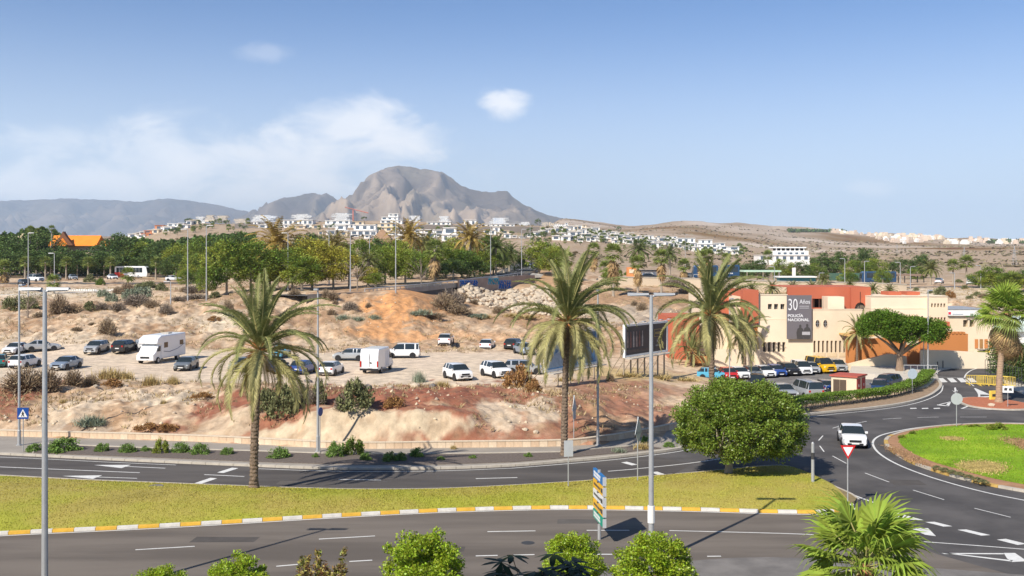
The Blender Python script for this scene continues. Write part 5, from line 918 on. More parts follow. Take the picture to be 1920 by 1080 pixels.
me = npmesh('small_rocks', np.array(V), np.concatenate(T_)); me.materials.append(M_rock); o = link('small_rocks', me, None, t); o['kind'] = 'stuff'
# two dry leafless saplings on the slope crest
def bare_tree(label, px, pyb, h, w, leafy=0):
    x, y, z = gp(px, pyb); s = F/y; t = thing('sapling', label, 'tree', (x, y, z)); H = h/s; r = random.Random(px); mb = MB(); mb.tube([(0, 0, 0), (0, 0, H*.5), (.1, 0, H*.8)], [.14, .09, .04], 6)
    ends = []
    for k in range(16):
        a = r.uniform(0, 6.28); e = Vector((math.cos(a)*w/s/2, math.sin(a)*w/s/2, H*r.uniform(.6, 1))); mb.tube([(0, 0, H*.35), tuple(e*.5+Vector((0, 0, H*.25))), tuple(e)], [.04, .025, .01], 4, False); ends.append(e)
        for j in range(3): e2 = e+Vector((r.uniform(-.5, .5), r.uniform(-.5, .5), r.uniform(-.3, .6))); mb.tube([tuple(e*.6+Vector((0, 0, H*.2))), tuple(e2)], [.02, .008], 3, False); ends.append(e2)
    mb.obj('trunk', M_dryg, t)
    if leafy: p = np.repeat(np.array([tuple(e) for e in ends]), leafy, 0); p += np.random.RandomState(px).normal(size=p.shape)*.25; v, q = leaves(p, .2, px); me = npmesh('foliage', v, q); me.materials.append(M_olive); link('foliage', me, None, t)
bare_tree('bare leafless sapling above the dirt bank', 790, 543, 62, 60); bare_tree('thin leaning sapling with sparse leaves beside the left lamp posts', 52, 596, 46, 44, 6); bare_tree('bare grey tree among the avenue trees', 670, 545, 60, 50)

# scrub dotted over the far slopes and the plain
r = np.random.RandomState(44); n = 15000; pX = r.uniform(-60, 1990, n); Yg = 420*np.exp(r.rand(n)*2.1); Xg = (pX-960)*Yg/F; kp = (fbm(Xg*.006, Yg*.004, 3) > -.08) & ~((pX > 1500) & (pX < 1960) & (Yg > 2600)); q0 = np.stack([Xg, Yg, gz(Xg, Yg)+.4], -1)[kp]; sc_ = (Yg[kp]/700)**.55; v, q = leaves(q0, 1.0, 45, aspect=.8, up=.1); v = (v.reshape(-1, 4, 3)-q0[:, None])*(sc_*2.6)[:, None, None]*np.array((1.3, 1.3, .8))+q0[:, None]
me = npmesh('distant_scrub', v.reshape(-1, 3), q); me.materials.append(mat('scrub', (.17, .145, .085), .95, .3, .01, isl=.4, obj=False)); stuff(link('distant_scrub', me), 'dark low scrub dotted over the dry plain and the far slopes', 'scrub')
# ------------------------------------------------------------------ the police building
YB = 137.0
def bx(mb, p0, p1, t, b, Y, dep):           # box whose front face spans these photograph extents at distance Y
    s = F/Y; mb.box((p0-960)/s, (p1-960)/s, Y, Y+dep, HC-(b-HZ)/s, HC-(t-HZ)/s); return mb
def holed(mb, p0, p1, t, b, Y, th, holes):  # wall with real openings (photograph extents)
    xs_ = sorted({p0, p1}|{h[0] for h in holes}|{h[1] for h in holes}); ys_ = sorted({t, b}|{h[2] for h in holes}|{h[3] for h in holes})
    for j in range(len(ys_)-1):
        run = None
        for i in range(len(xs_)-1):
            cx_, cy_ = (xs_[i]+xs_[i+1])/2, (ys_[j]+ys_[j+1])/2; solid = not any(h[0] < cx_ < h[1] and h[2] < cy_ < h[3] for h in holes)
            if solid: run = run if run is not None else xs_[i]
            if (not solid or i == len(xs_)-2) and run is not None: bx(mb, run, xs_[i+1] if solid else xs_[i], ys_[j], ys_[j+1], Y, th); run = None
    return mb
pb = thing('police_building', 'cream and terracotta police building with a big grey banner on its front', 'building', (0, 0, 0))
# upper floor left with three square windows
w3 = [(1440, 1447.5, 570, 580), (1451.5, 1459, 570, 580), (1463.5, 1471, 570, 580)]
low5 = [(1431+9.0*k, 1436.5+9.0*k, 641.5, 660) for k in range(5)]
m = MB(); holed(m, 1422, 1477, 553, 599, YB, .5, w3); bx(m, 1422, 1477, 551.8, 553, YB-.08, .7); m.obj('wall', M_creamp, pb)
m = MB(); holed(m, 1422, 1524, 599.6, 690, YB-.15, .5, low5); m.obj('wall', M_creamp, pb)
for h in w3+low5:
    m = MB(); bx(m, h[0], h[1], h[2], h[3], YB+.42, .05); m.obj('window', M_hole, pb)
    m = MB(); bx(m, (h[0]+h[1])/2-.3, (h[0]+h[1])/2+.3, h[2], h[3], YB+.36, .05); m.obj('window_bar', M_steel, pb)
fin8 = [(1525.5+8.0*k, 1529.5+8.0*k, 639, 661) for k in range(8)]
m = MB(); holed(m, 1524, 1617, 580.8, 690, YB-.3, .8, fin8); bx(m, 1524, 1618, 579.6, 580.8, YB-.36, .9); m.obj('wall', M_cream, pb)
for h in fin8: m = MB(); bx(m, h[0], h[1], h[2], h[3], YB+.38, .05); m.obj('window', M_hole, pb)
for k in range(3): m = MB(); bx(m, 1529+22*k, 1547+22*k, 661.8, 669, YB-.36, .05); m.obj('wall_panel', mat('render_panel', (.66, .52, .34), .9, .06), pb)
for cx_ in (1531.5, 1546):
    m = MB(); s = F/YB; c = ((cx_-960)/s, HC-(606.5-HZ)/s); m.plate([(c[0]+.28*math.cos(a), c[1]+.50*math.sin(a)) for a in np.linspace(0, 6.283, 20, endpoint=False)], YB-.33, YB-.28); fo = m.obj('oval_window', M_hole, pb)
    m = MB(); m.tube([(c[0]+.30*math.cos(a), YB-.33, c[1]+.52*math.sin(a)) for a in np.linspace(0, 6.283, 21)], .05, 5, False); m.obj('frame', M_cream, fo)
    m = MB(); m.box(c[0]-.02, c[0]+.02, YB-.36, YB-.33, c[1]-.48, c[1]+.48); m.box(c[0]-.27, c[0]+.27, YB-.36, YB-.33, c[1]-.02, c[1]+.02); m.obj('bar', M_steel, fo)
# terracotta upper block set back behind the terrace
m = MB(); holed(m, 1477, 1596, 539, 590, YB+4, .6, [(1523, 1548, 560, 577)]); m.obj('upper_wall', M_red, pb)
m = MB(); bx(m, 1522, 1550, 558, 590, YB+7.5, .3); m.obj('recess', M_hole, pb); m = MB(); bx(m, 1524, 1527, 561, 580, YB+5.5, .3); bx(m, 1536, 1538, 561, 580, YB+5.5, .3); m.obj('pillar', M_cream, pb)
m = MB(); bx(m, 1543, 1551, 556, 580, YB+3.2, .1); m.obj('railing', mat('rail_grey', (.25, .22, .2), .6, .1), pb)
m = MB(); bx(m, 1552, 1583, 556.5, 585, YB+1.2, 2.6); m.obj('stair_tower', M_creamp, pb)
m = MB(); bx(m, 1477, 1632, 538, 539, YB+4, 10); m.obj('roof', M_red, pb)
s = F/(YB+3.4); ax = (1613-960)/s; az_ = HC-(567-HZ)/s; zb_ = HC-(600-HZ)/s
m = MB(); L_ = (1596-960)/s; Rr_ = (1633-960)/s; zt_ = HC-(539-HZ)/s; hw_ = .78; arch = [(ax-hw_, zb_)]+[(ax-hw_*math.cos(t_)*1.0, az_-1.25+1.25*math.sin(t_)**.8) for t_ in np.linspace(0, math.pi/2, 7)]+[(ax+hw_*math.cos(t_), az_-1.25+1.25*math.sin(t_)**.8) for t_ in np.linspace(math.pi/2, 0, 7)][1:]+[(ax+hw_, zb_)]
poly_l = [(L_, zb_-1.5), (L_, zt_), (ax, zt_)]+arch[:8][::-1]+[(ax-hw_, zb_-1.5)]; poly_r = [(Rr_, zb_-1.5), (Rr_, zt_), (ax, zt_)]+arch[7:]+[(ax+hw_, zb_-1.5)]
def nplate(mb, poly, y0, y1):
    n = len(poly); b = len(mb.v); mb.v += [(x, y0, z) for x, z in poly]+[(x, y1, z) for x, z in poly]
    for t_ in tessellate_polygon([[Vector((x, z, 0)) for x, z in poly]]):
        a, c, d = t_
        if (poly[c][0]-poly[a][0])*(poly[d][1]-poly[a][1])-(poly[c][1]-poly[a][1])*(poly[d][0]-poly[a][0]) < 0: c, d = d, c
        mb.f.append((b+a, b+c, b+d))
    for i in range(n): j = (i+1) % n; mb.f.append((b+j, b+i, b+n+i, b+n+j))
nplate(m, poly_l, YB+3.4, YB+3.9); nplate(m, poly_r, YB+3.4, YB+3.9); m.box(L_, Rr_, YB+3.9, YB+12, zt_-9, zt_-.01) if False else None; m.obj('arch_wall', M_red, pb)
m = MB(); nplate(m, arch, YB+3.75, YB+3.8); aw = m.obj('arched_window', mat('arch_glass', (.16, .13, .10), .3, .2, 1), pb)
m = MB(); m.tube([(p[0], YB+3.6, p[1]) for p in arch], .07, 5, False)
for k in (-.4, 0, .4): m.tube([(ax+k, YB+3.7, zb_), (ax+k, YB+3.7, az_-.3-abs(k))], .035, 4)
for k in range(4): m.tube([(ax-hw_, YB+3.7, zb_+.5*k), (ax+hw_, YB+3.7, zb_+.5*k)], .03, 4)
m.obj('frame', M_dark, aw); m = MB(); m.box(ax-.035, ax+.035, YB+3.36, YB+3.42, az_, zt_-.6); m.obj('slit', M_hole, pb)
# left wing
m = MB(); bx(m, 1393, 1422.4, 544, 606, YB-.5, 8); m.obj('pier', M_red, pb)
m = MB(); bx(m, 1370, 1393, 556, 690, YB+1.0, 6); m.obj('wall', M_cream, pb); m = MB(); bx(m, 1372, 1392, 567, 575, YB+.96, .03); m.obj('window', M_hole, pb)
m = MB(); bx(m, 1384, 1422, 606.5, 620, YB+.2, .6); m.obj('wall', M_creamp, pb); m = MB(); bx(m, 1384, 1422, 620.5, 690, YB+.3, .6); m.obj('wall', M_creamp, pb)
m = MB(); bx(m, 1402, 1420, 612, 630, YB+.2-.06, .05); m.obj('wall_panel', M_ochre, pb)
m = MB(); bx(m, 1310, 1372, 553, 690, YB+3, 8); m.obj('wall', M_creamp, pb); m = MB(); bx(m, 1312, 1325, 566, 572, YB+2.95, .05); m.obj('window', M_hole, pb)
m = MB(); s = F/(YB+2.2); nplate(m, [((a-960)/s, HC-(b-HZ)/s) for a, b in [(1344, 600), (1341, 575), (1368, 543), (1370, 560), (1370, 600)]], YB+2.2, YB+3); m.obj('raked_wall', M_red, pb)
m = MB(); bx(m, 1252, 1311, 595, 684, YB-2, 9); m.obj('wall', M_red, pb); m = MB(); bx(m, 1252, 1311.4, 593.8, 595, YB-2.05, 9.2); m.obj('coping', M_red, pb)
m = MB(); bx(m, 1340, 1425, 655, 690, YB-3, .3); m.obj('yard_wall', M_creamp, pb)
m = MB(); bx(m, 1296, 1330, 668, 681, YB-5, 1.2); m.obj('planter', M_ochre, pb)
m = MB(); bx(m, 1424, 1600, 683, 690, YB-.7, .3); m.obj('plinth', mat('plinth', (.60, .46, .30), .9, .08), pb)
# right wing
sl1 = [(1746+5.8*k, 1749.4+5.8*k, 569, 576) for k in range(5)]; sl2 = [(1746.5+5.8*k, 1750+5.8*k, 595, 602) for k in range(5)]
m = MB(); bx(m, 1633, 1742, 556, 579, YB+1.2, 7); bx(m, 1633, 1742, 579.7, 650, YB+1.0, 7); m.obj('wall', M_creamp, pb)
m = MB(); holed(m, 1742, 1777, 556, 650, YB+.4, .8, sl1+sl2); m.obj('wall', M_cream, pb); m = MB(); bx(m, 1742, 1777, 555, 556, YB+.3, 8); bx(m, 1633, 1742, 555, 556, YB+1.1, 7.2); m.obj('coping', M_creamp, pb)
for h in sl1+sl2: m = MB(); bx(m, h[0], h[1], h[2], h[3], YB+1.1, .05); m.obj('window', M_hole, pb)
m = MB(); bx(m, 1696, 1726, 594, 608, YB+.5, 1); m.obj('window_box', M_red, pb); m = MB(); bx(m, 1726.5, 1729, 596, 607, YB+.96, .03); m.obj('window', M_hole, pb)
m = MB(); s = F/YB; c = ((1734.5-960)/s, HC-(599-HZ)/s); m.plate([(c[0]+.2*math.cos(a), c[1]+.42*math.sin(a)) for a in np.linspace(0, 6.283, 18, endpoint=False)], YB+.95, YB+.99); m.obj('oval_window', M_hole, pb)
m = MB(); bx(m, 1744, 1781, 603.5, 617, YB-.6, 1.5); m.obj('balcony', M_red, pb)
m = MB(); bx(m, 1742, 1797, 618.5, 622, YB-3.2, 4.5); m.obj('canopy', M_cream, pb); m = MB(); bx(m, 1590, 1640, 628, 631, YB-4, 4.5); m.obj('canopy', mat('canopy_ochre', (.62, .40, .16), .9, .08), pb)
for a in (1666, 1701): m = MB(); bx(m, a, a+24, 547, 555, YB+4, 3); m.obj('roof_box', M_red, pb)
# the ochre ramp walls
m = MB(); s = F/(YB-3); q = lambda L: [((a-960)/s, HC-(b-HZ)/s) for a, b in L]
nplate(m, q([(1590, 690), (1590, 637), (1700, 633), (1700, 690)]), YB-3, YB-2); m.obj('ramp_wall', M_ochre, pb)
m = MB(); s = F/(YB-5); nplate(m, q([(1590, 699), (1590, 683), (1668, 663.5), (1700, 668), (1702, 699)]), YB-5, YB-4.4); m.obj('ramp_parapet', M_cream, pb)
m = MB(); bx(m, 1702, 1728, 648, 690, YB-3.6, 1.5); m.obj('ramp_pier', M_ochre, pb)
m = MB(); s = F/(YB-4); nplate(m, q([(1727, 690), (1727, 626), (1815, 626), (1815, 662), (1815, 690)]), YB-4, YB-3.2); m.obj('ramp_wall', M_ochre, pb)
m = MB(); s = F/(YB-7); nplate(m, q([(1727, 697), (1727, 656.5), (1775, 657), (1960, 668), (1960, 690), (1800, 694)]), YB-7, YB-6.6); m.obj('forecourt_wall', M_creamp, pb)
for k in range(5): m = MB(); bx(m, 1778+7*k, 1782+7*k, 622.5, 626, YB-4.1, .9); m.obj('wall_tooth', M_ochre, pb)
# banner with its lettering
bn = thing('banner', 'tall grey anniversary banner with 30 Años Policía Nacional hung on the building', 'banner', (0, 0, 0))
m = MB(); bx(m, 1475.3, 1522, 553.5, 636, YB-.62, .06); m.obj('cloth', mat('banner_cloth', (.17, .155, .175), .8, .35, .22, obj=False, col2=(.13, .12, .125)), bn)
def text(body, px, py, h_px, Y, mm, parent, name='lettering', bold=0.0, sx=1.0, font=None, rot=None, loc=None, size=None):
    c = bpy.data.curves.new(name, 'FONT'); c.body = body; s = F/Y; c.size = size or h_px/s/.7; c.extrude = .01; c.offset = bold*c.size; c.materials.append(mm)
    tmp = bpy.data.objects.new(name, c); dg = bpy.context.evaluated_depsgraph_get(); COL.objects.link(tmp); bpy.context.view_layer.update(); me_ = bpy.data.meshes.new_from_object(tmp.evaluated_get(bpy.context.evaluated_depsgraph_get())); bpy.data.objects.remove(tmp); o = bpy.data.objects.new(name, me_); COL.objects.link(o); o.parent = parent; o.location = loc or ((px-960)/s, Y, HC-(py-HZ)/s); o.rotation_euler = rot or (R(90), 0, 0); o.scale[0] = sx; return o
M_print = mat('white_print', (.72, .72, .74), .8, .05); M_print2 = mat('pale_print', (.40, .39, .41), .8, .1)
text('30', 1477, 581.5, 21.5, YB-.66, M_print, bn, bold=-.004, sx=.62); text('Años', 1499, 569.5, 8.2, YB-.66, M_print, bn, sx=.82); text('POLICÍA', 1477, 594.5, 5.2, YB-.66, M_print, bn, bold=.02, sx=1.05); text('NACIONAL', 1477, 602.2, 5.2, YB-.66, M_print, bn, bold=.02, sx=1.05)
for yy_ in (573.5, 577): m = MB(); bx(m, 1499, 1517, yy_, yy_+1.3, YB-.64, .015); m.obj('small_print', M_print2, bn)
for cx_, k in ((1500.5, 1), (1513.5, 1.05)):           # two officers seen from behind, printed on the cloth
    s = F/(YB-.64); m = MB(); X0 = (cx_-960)/s; Z0 = HC-(636-HZ)/s; H_ = 1.9*k
    m.plate([(X0-.42, Z0+.05), (X0-.5, Z0+H_*.45), (X0-.36, Z0+H_*.72), (X0-.12, Z0+H_*.8), (X0-.16, Z0+H_*.9), (X0-.1, Z0+H_), (X0+.1, Z0+H_), (X0+.16, Z0+H_*.9), (X0+.12, Z0+H_*.8), (X0+.36, Z0+H_*.72), (X0+.5, Z0+H_*.45), (X0+.42, Z0+.05)], YB-.645, YB-.63); m.obj('printed_figure', mat('print_dark', (.06, .055, .055), .8, .1), bn)
m = MB(); bx(m, 1504, 1519, 622, 628, YB-.655, .008); m.obj('printed_patch', M_print2, bn)
# neighbours on the right
sh = thing('shop_building', 'low cream shop with a white fascia sign right of the police building', 'building', (0, 0, 0))
m = MB(); holed(m, 1778, 1862, 592.5, 672, YB+8, .7, [(1806, 1815, 600, 613), (1818, 1827, 600, 613)]); m.obj('wall', M_cream, sh)
for a in (1806, 1818): m = MB(); bx(m, a, a+9, 600, 613, YB+8.6, .05); m.obj('window', mat('shade_glass', (.20, .17, .12), .5, .1), sh)
fs = MB(); bx(fs, 1778, 1850, 580.5, 592, YB+7.6, 1.2); fs = fs.obj('fascia', M_whitew, sh); m = MB(); bx(m, 1778, 1850, 579, 580.3, YB+7.5, 8); m.obj('roof_edge', M_steel, fs)
m = MB(); bx(m, 1778.5, 1783, 585, 589.5, YB+7.55, .04); m.obj('emblem', mat('logo_red', (.65, .04, .08), .6, .05), fs)
m = MB(); bx(m, 1786, 1806, 588.5, 589.3, YB+7.55, .04); m.obj('small_print', mat('logo_blue', (.25, .35, .5), .6, .05), fs)
for k, (a, w_, h_) in enumerate([(1811, 7, 2), (1820, 1.6, 6), (1823, 1.6, 6), (1826.5, 4, 4), (1832, 2.6, 5), (1836, 3, 3)]): m = MB(); bx(m, a, a+w_, 594-h_, 594, YB+7.52, .04); m.obj('sign_letter', mat('sign_green', (.04, .12, .03), .6, .05), fs)
for k in range(4): m = MB(); bx(m, 1828+9*k, 1834+9*k, 636, 653, YB+7.9, .05); m.obj('doorway', M_rust if k % 2 else M_ochre, sh)
wb = thing('white_house', 'white building with louvred windows behind the tall fan palm', 'building', (0, 0, 0))
m = MB(); holed(m, 1862, 1975, 622, 676, YB+10, .6, [(1890, 1898, 636, 654), (1905, 1910, 632, 640), (1905, 1910, 643, 654)]); m.obj('wall', M_whitew, wb); m = MB(); bx(m, 1888, 1900, 634, 656, YB+10.55, .05); bx(m, 1903, 1912, 630, 656, YB+10.55, .05); m.obj('window', M_glassd, wb)
m = MB(); bx(m, 1858, 1980, 618.5, 621.8, YB+9.2, 12); m.obj('roof', mat('greenish_roof', (.50, .58, .54), .7, .08), wb); m = MB(); bx(m, 1896, 1980, 598, 618, YB+14, 8); m.obj('rear_wall', mat('greenish_wall', (.60, .68, .64), .8, .08), wb)
# electric cabin
cab = thing('electric_cabin', 'small cream electric cabin with red roof and doors beside the hedge', 'cabin', (*P(1606, 744, -.4), -.6), 0); ang = R(35)
u1 = Vector((-math.cos(ang), math.sin(ang)*1.0, 0)); u2 = Vector((math.sin(ang)*1.1, math.cos(ang), 0)).normalized()
def cabbox(mb, a0, a1, b0, b1, z0, z1):
    P8 = [u1*a+u2*b+Vector((0, 0, z)) for z in (z0, z1) for a, b in ((a0, b0), (a1, b0), (a1, b1), (a0, b1))]; b = len(mb.v); mb.v += [tuple(p) for p in P8]; mb.f += [(b, b+1, b+2, b+3), (b+7, b+6, b+5, b+4), (b+4, b+5, b+1, b), (b+5, b+6, b+2, b+1), (b+6, b+7, b+3, b+2), (b+7, b+4, b, b+3)]
m = MB(); cabbox(m, 0, 2.6, 0, 2.7, 0, 2.15); m.obj('wall', M_cream, cab); m = MB(); cabbox(m, -.15, 2.75, -.15, 2.85, 2.15, 2.3); m.obj('roof', mat('cabin_red', (.42, .10, .07), .8, .1), cab)
for k in range(2): m = MB(); cabbox(m, 1.05+.68*k, 1.7+.68*k, -.04, 0, .15, 1.85); m.obj('metal_door', mat('brown_door', (.10, .07, .05), .6, .1), cab)
for k in range(2): m = MB(); cabbox(m, -.04, 0, .12+1.45*k, 1.05+1.45*k, .05, 2.0); m.obj('red_door', mat('cabin_door', (.42, .07, .06), .6, .1), cab); m = MB(); cabbox(m, -.055, -.042, .5+1.45*k, .7+1.45*k, 1.15, 1.4); m.obj('warning_plate', M_white, cab)
# the block that throws the shadow in the lower left corner, and the one we look out of
m = MB(); m.box(-75, -30.9, 2, 29, 0, 16); nb = thing('neighbour_block', 'pale apartment block whose shadow falls over the near road', 'building'); m.obj('wall', M_creamp, nb); m = MB(); m.box(-75.3, -30.6, 1.7, 29.3, 16, 16.3); m.obj('roof', M_creamp, nb)
m = MB(); m.box(-16, 14, -14, -.8, 0, 22); hb = thing('hotel_block', 'pale block from which the view is taken', 'building'); m.obj('wall', M_creamp, hb)

# ------------------------------------------------------------------ billboards
def billboard(label, pl, pr, Y1, Y2, z0, z1, face_m, n_posts):
    a = Vector(((pl-960)*Y1/F, Y1, 0)); b = Vector(((pr-960)*Y2/F, Y2, 0)); d = (b-a); L = d.length; t = thing('billboard', label, 'billboard', (a.x, a.y, 0), math.atan2(d.y, d.x))
    m = MB(); m.box(.25, L-.25, -.03, .1, z0+.22, z1-.22); pn_ = m.obj('panel', face_m, t)
    m = MB(); m.box(0, L, -.1, .16, z1-.22, z1); m.box(0, L, -.1, .16, z0, z0+.22); m.box(0, .25, -.1, .16, z0+.22, z1-.22); m.box(L-.25, L, -.1, .16, z0+.22, z1-.22); m.obj('frame', M_whitew, t)
    m = MB(); m.box(-.1, L+.1, -1.0, -.1, z0-.12, z0-.04); m.obj('catwalk', M_kerb, t)
    for k in range(5): m = MB(); x = L*(k+.5)/5; m.tube([(x, -.05, z1), (x, -.7, z1+.25)], .03, 4); m.box(x-.22, x+.22, -.95, -.65, z1+.2, z1+.3); m.obj('floodlight', M_steel, t)
    for k in range(n_posts):
        x = .3+(L-.6)*k/(n_posts-1); p = a+d.normalized()*x; g = gh(p.x, p.y); m = MB(); m.box(x-.06, x+.06, .16, .3, g-.3, z1-.1); m.obj('post', mat('board_post', (.33, .27, .20), .8, .2), t)
        m = MB(); m.tube([(x, .3, z0+.6), (x, 2.4, g-.3)], .05, 5); m.obj('brace', mat('board_post', (.33, .27, .20), .8, .2), t)
    return t, pn_, L
t, pn_, L = billboard('dark framed billboard on thin posts left of the police building', 1170, 1251, 112, 119.4, 3.09, 6.63, mat('poster_dark', (.05, .042, .048), .35, .3, 1.2), 7)
m = MB(); m.box(.5, L*.55, -.045, -.03, 3.55, 3.85); m.obj('poster_strip', mat('poster_brown', (.10, .07, .06), .5, .4), pn_)
rr = random.Random(3)
for k in range(6):
    x = .7+k*.62; m = MB(); zc = 4.1; w_ = rr.uniform(.12, .2); m.plate([(x-w_, zc), (x+w_, zc), (x+w_, zc+1.0), (x+w_*.4, zc+1.3), (x+w_*.4, zc+1.7), (x-w_*.4, zc+1.7), (x-w_*.4, zc+1.3), (x-w_, zc+1.0)], -.046, -.031); m.obj('printed_bottle', mat('poster_fig_%d' % (k % 3), [(.30, .22, .19), (.20, .09, .07), (.38, .33, .30)][k % 3], .5, .5, 3), pn_)
m = MB(); x = L*.68
for q_ in ((x, x+1.5, 5.75, 5.8), (x, x+1.5, 4.95, 5.0), (x, x+.05, 5.0, 5.75), (x+1.45, x+1.5, 5.0, 5.75)): m.box(q_[0], q_[1], -.05, -.031, q_[2], q_[3])
for k in range(5): m.box(x+.22+.22*k, x+.36+.22*k, -.05, -.031, 5.25, 5.5)
m.obj('gold_print', mat('gold_print', (.42, .30, .10), .5, .1), pn_)
m = MB()
for k in range(3): m.box(x+.35+.3*k, x+.5+.3*k, -.05, -.031, 3.9+.0*k, 4.05)
m.box(x+.6, x+.75, -.05, -.031, 4.35, 4.6); m.obj('small_print', M_print2, pn_)
t, pn_, L = billboard('blue billboard seen through the fronds of the middle date palm', 1022, 1120, 98, 106.8, 3.05, 6.6, mat('poster_blue', (.035, .12, .26), .4, .35, .8, col2=(.10, .28, .48)), 5)
m = MB(); m.plate([(.4, 3.4), (3.8, 3.4), (4.6, 4.6), (3.0, 5.0), (.4, 4.3)], -.046, -.031); m.obj('printed_shape', mat('poster_pale', (.30, .38, .45), .5, .3), pn_)

# ------------------------------------------------------------------ lamp posts, poles, signs
def lamp(label, px, pyt, z0, Y, heads, r0=.11, hl=.75, name='street_lamp', az=0.0, group=None):
    x = (px-960)*Y/F; H = zz(pyt, Y)-z0; t = thing(name, label, 'lamp post', (x, Y, z0), az, group); m = MB(); m.tube([(0, 0, -.2), (0, 0, 1.1), (0, 0, 1.14), (0, 0, H*.5), (0, 0, H)], [r0*1.05, r0*1.05, r0*.82, r0*.72, r0*.5], 10); m.obj('pole', M_steel, t, smooth=False)
    m = MB(); m.tube([(0, 0, -.05), (0, 0, .05)], r0*1.9, 8); m.obj('base_plate', M_steel, t)
    for sg in heads:
        m = MB(); m.tube([(0, 0, H-.08), (sg*.3, 0, H-.02)], r0*.35, 6); m.obj('arm', M_steel, t); hd = MB(); x0 = sg*.12; x1 = sg*(.12+hl); xa, xb = min(x0, x1), max(x0, x1)
        hd.v += [(xa, -.16, H-.03), (xb, -.13, H+.0), (xb, .13, H+.0), (xa, .16, H-.03), (xa, -.13, H+.1), (xb, -.08, H+.08), (xb, .08, H+.08), (xa, .13, H+.1)]; hd.f += [(0, 3, 2, 1), (4, 5, 6, 7), (0, 1, 5, 4), (1, 2, 6, 5), (2, 3, 7, 6), (3, 0, 4, 7)]
        ho_ = hd.obj('lamp_head', M_steel, t); m = MB(); m.box(xa+.1, xb-.1, -.09, .09, H-.055, H-.02); m.obj('lens', M_lampw, ho_)
    return t
lamp('nearest twin-headed lamp post crossing the whole lower left of the view', 84, 543, 0, 41.5, (1, -1), .155, .86)
lamp('tall white twin-headed lamp post with a paper notice in front of the median', 1221, 553, .05, 47.5, (1, -1), .15, .95)
lamp('lamp post standing on the left pavement beside the pedestrian crossing sign', 36, 535, .12, P(36, 838)[1], (1,), .12, .5, az=R(80))
lamp('lamp post rising from the planting bed right of the first date palm', 596, 543, .12, P(596, 850)[1], (-1,), .11, .5, az=R(85))
lamp('lamp post behind the middle date palm near the foot of the bank', 1121, 545, .12, P(1121, 838)[1], (1,), .11, .5, az=R(80))
lamp('lamp post in front of the flat-topped tree', 1740, 545, 0, 124, (1,), .11, .6, az=R(30)); lamp('lamp post half hidden by the tall roadside fan palm', 1863, 548, 0, 134, (-1,), .11, .6, az=R(30)); lamp('thin lamp post standing in front of the police building left wing', 1368, 560, -.6, 118, (1,), .08, .4)
# notice on the centre post
m = MB(); x = (1221-960)*47.5/F; m.tube([(x, 47.5, zz(980, 47.5)), (x, 47.5, zz(948, 47.5))], .165, 10); tag(m.obj('paper_notice', M_whitew), 'white paper notice wrapped round the centre lamp post', 'notice')
for i_, (px, t_, b_, Y) in enumerate([(352, 430, 565, 174), (387, 423, 562, 176), (320, 528, 573, 172), (53, 437, 535, 200), (102, 475, 552, 205), (243, 472, 510, 330), (540, 437, 540, 190), (617, 415, 540, 215), (657, 433, 549, 182), (693, 435, 520, 210), (742, 404, 543, 178), (819, 430, 530, 230), (920, 418, 521, 228), (978, 430, 514, 238), (994, 421, 506, 283), (700, 430, 505, 300), (1584, 485, 528, 240), (1621, 490, 526, 250), (1688, 492, 531, 235), (1707, 500, 532, 240), (1839, 498, 540, 235), (1285, 440, 520, 420), (1452, 500, 540, 226), (1536, 512, 540, 226), (1790, 512, 542, 228), (1300, 515, 540, 230)]):
    z0 = gh((px-960)*Y/F, Y); lamp('_%d' % i_, px, t_, z0-.1, Y, (1 if i_ % 2 else -1,), .12, 1.0, group='distant street lamps'); o = [q for q in COL.objects if q.name.startswith('street_lamp') and q.get('label') == '_%d' % i_][-1]; o['label'] = auto('slim pale distant lamp post', px, (t_+b_)/2, 'lamp'); LABELS[o['label']] = 1
def sign(label, px, pyb, z0, pyc, w, h, shape, ang=0.0, face=None, back=M_steel, Y=None, name='road_sign', border=None, r_=.035, flip=False):
    """panel centre row pyc, real size w x h, turned ang about its post; shape: rect, disc, tri (point up), yield (point down)"""
    x, y = P(px, pyb, z0) if Y is None else XY(px, Y); t = thing(name, label, 'road sign', (x, y, z0), ang); zc = zz(pyc, y)-z0
    top = zc+h*.5*(1.0) ; m = MB(); m.tube([(0, .05, -.1), (0, .05, top)], r_, 8); m.obj('post', M_steel, t)
    def outl(k):
        if shape == 'rect': return [(-w/2*k, zc-h/2*k), (w/2*k, zc-h/2*k), (w/2*k, zc+h/2*k), (-w/2*k, zc+h/2*k)]
        if shape == 'disc': return [(w/2*k*math.cos(a), zc+h/2*k*math.sin(a)) for a in np.linspace(0, 6.283, 24, endpoint=False)]
        s_ = 1 if shape == 'tri' else -1; cc = zc-s_*h*.12; return [(-w/2*k, cc-s_*h*.38*k), (w/2*k, cc-s_*h*.38*k), (0, cc+s_*h*.62*k)]
    m = MB(); m.plate(outl(1), -.012, .012); pl = m.obj('panel', back if face is None else (border or face), t)
    if face is not None and border is not None: m = MB(); m.plate(outl(.66 if shape in ('tri', 'yield') else .9), -.017, -.0125); m.obj('panel_face', face, pl)
    return t, pl, zc
M_sred = mat('sign_red', (.55, .02, .02), .4, .05); M_sblue = mat('sign_blue', (.015, .07, .30), .4, .05); M_swhite = mat('sign_white', (.78, .78, .78), .4, .03)
M_sback = mat('sign_back', (.50, .52, .54), .5, .05, metal=.2)
sign('red and white give way triangle on a grey post at the tip of the median', 1590, 946, .15, 848, .86, .78, 'yield', 0, M_swhite, border=M_sred)
t, pl, zc = sign('blue square pedestrian crossing sign at the left end of the planting bed', 43, 846, .15, 775, .78, .80, 'rect', R(6), M_sblue)
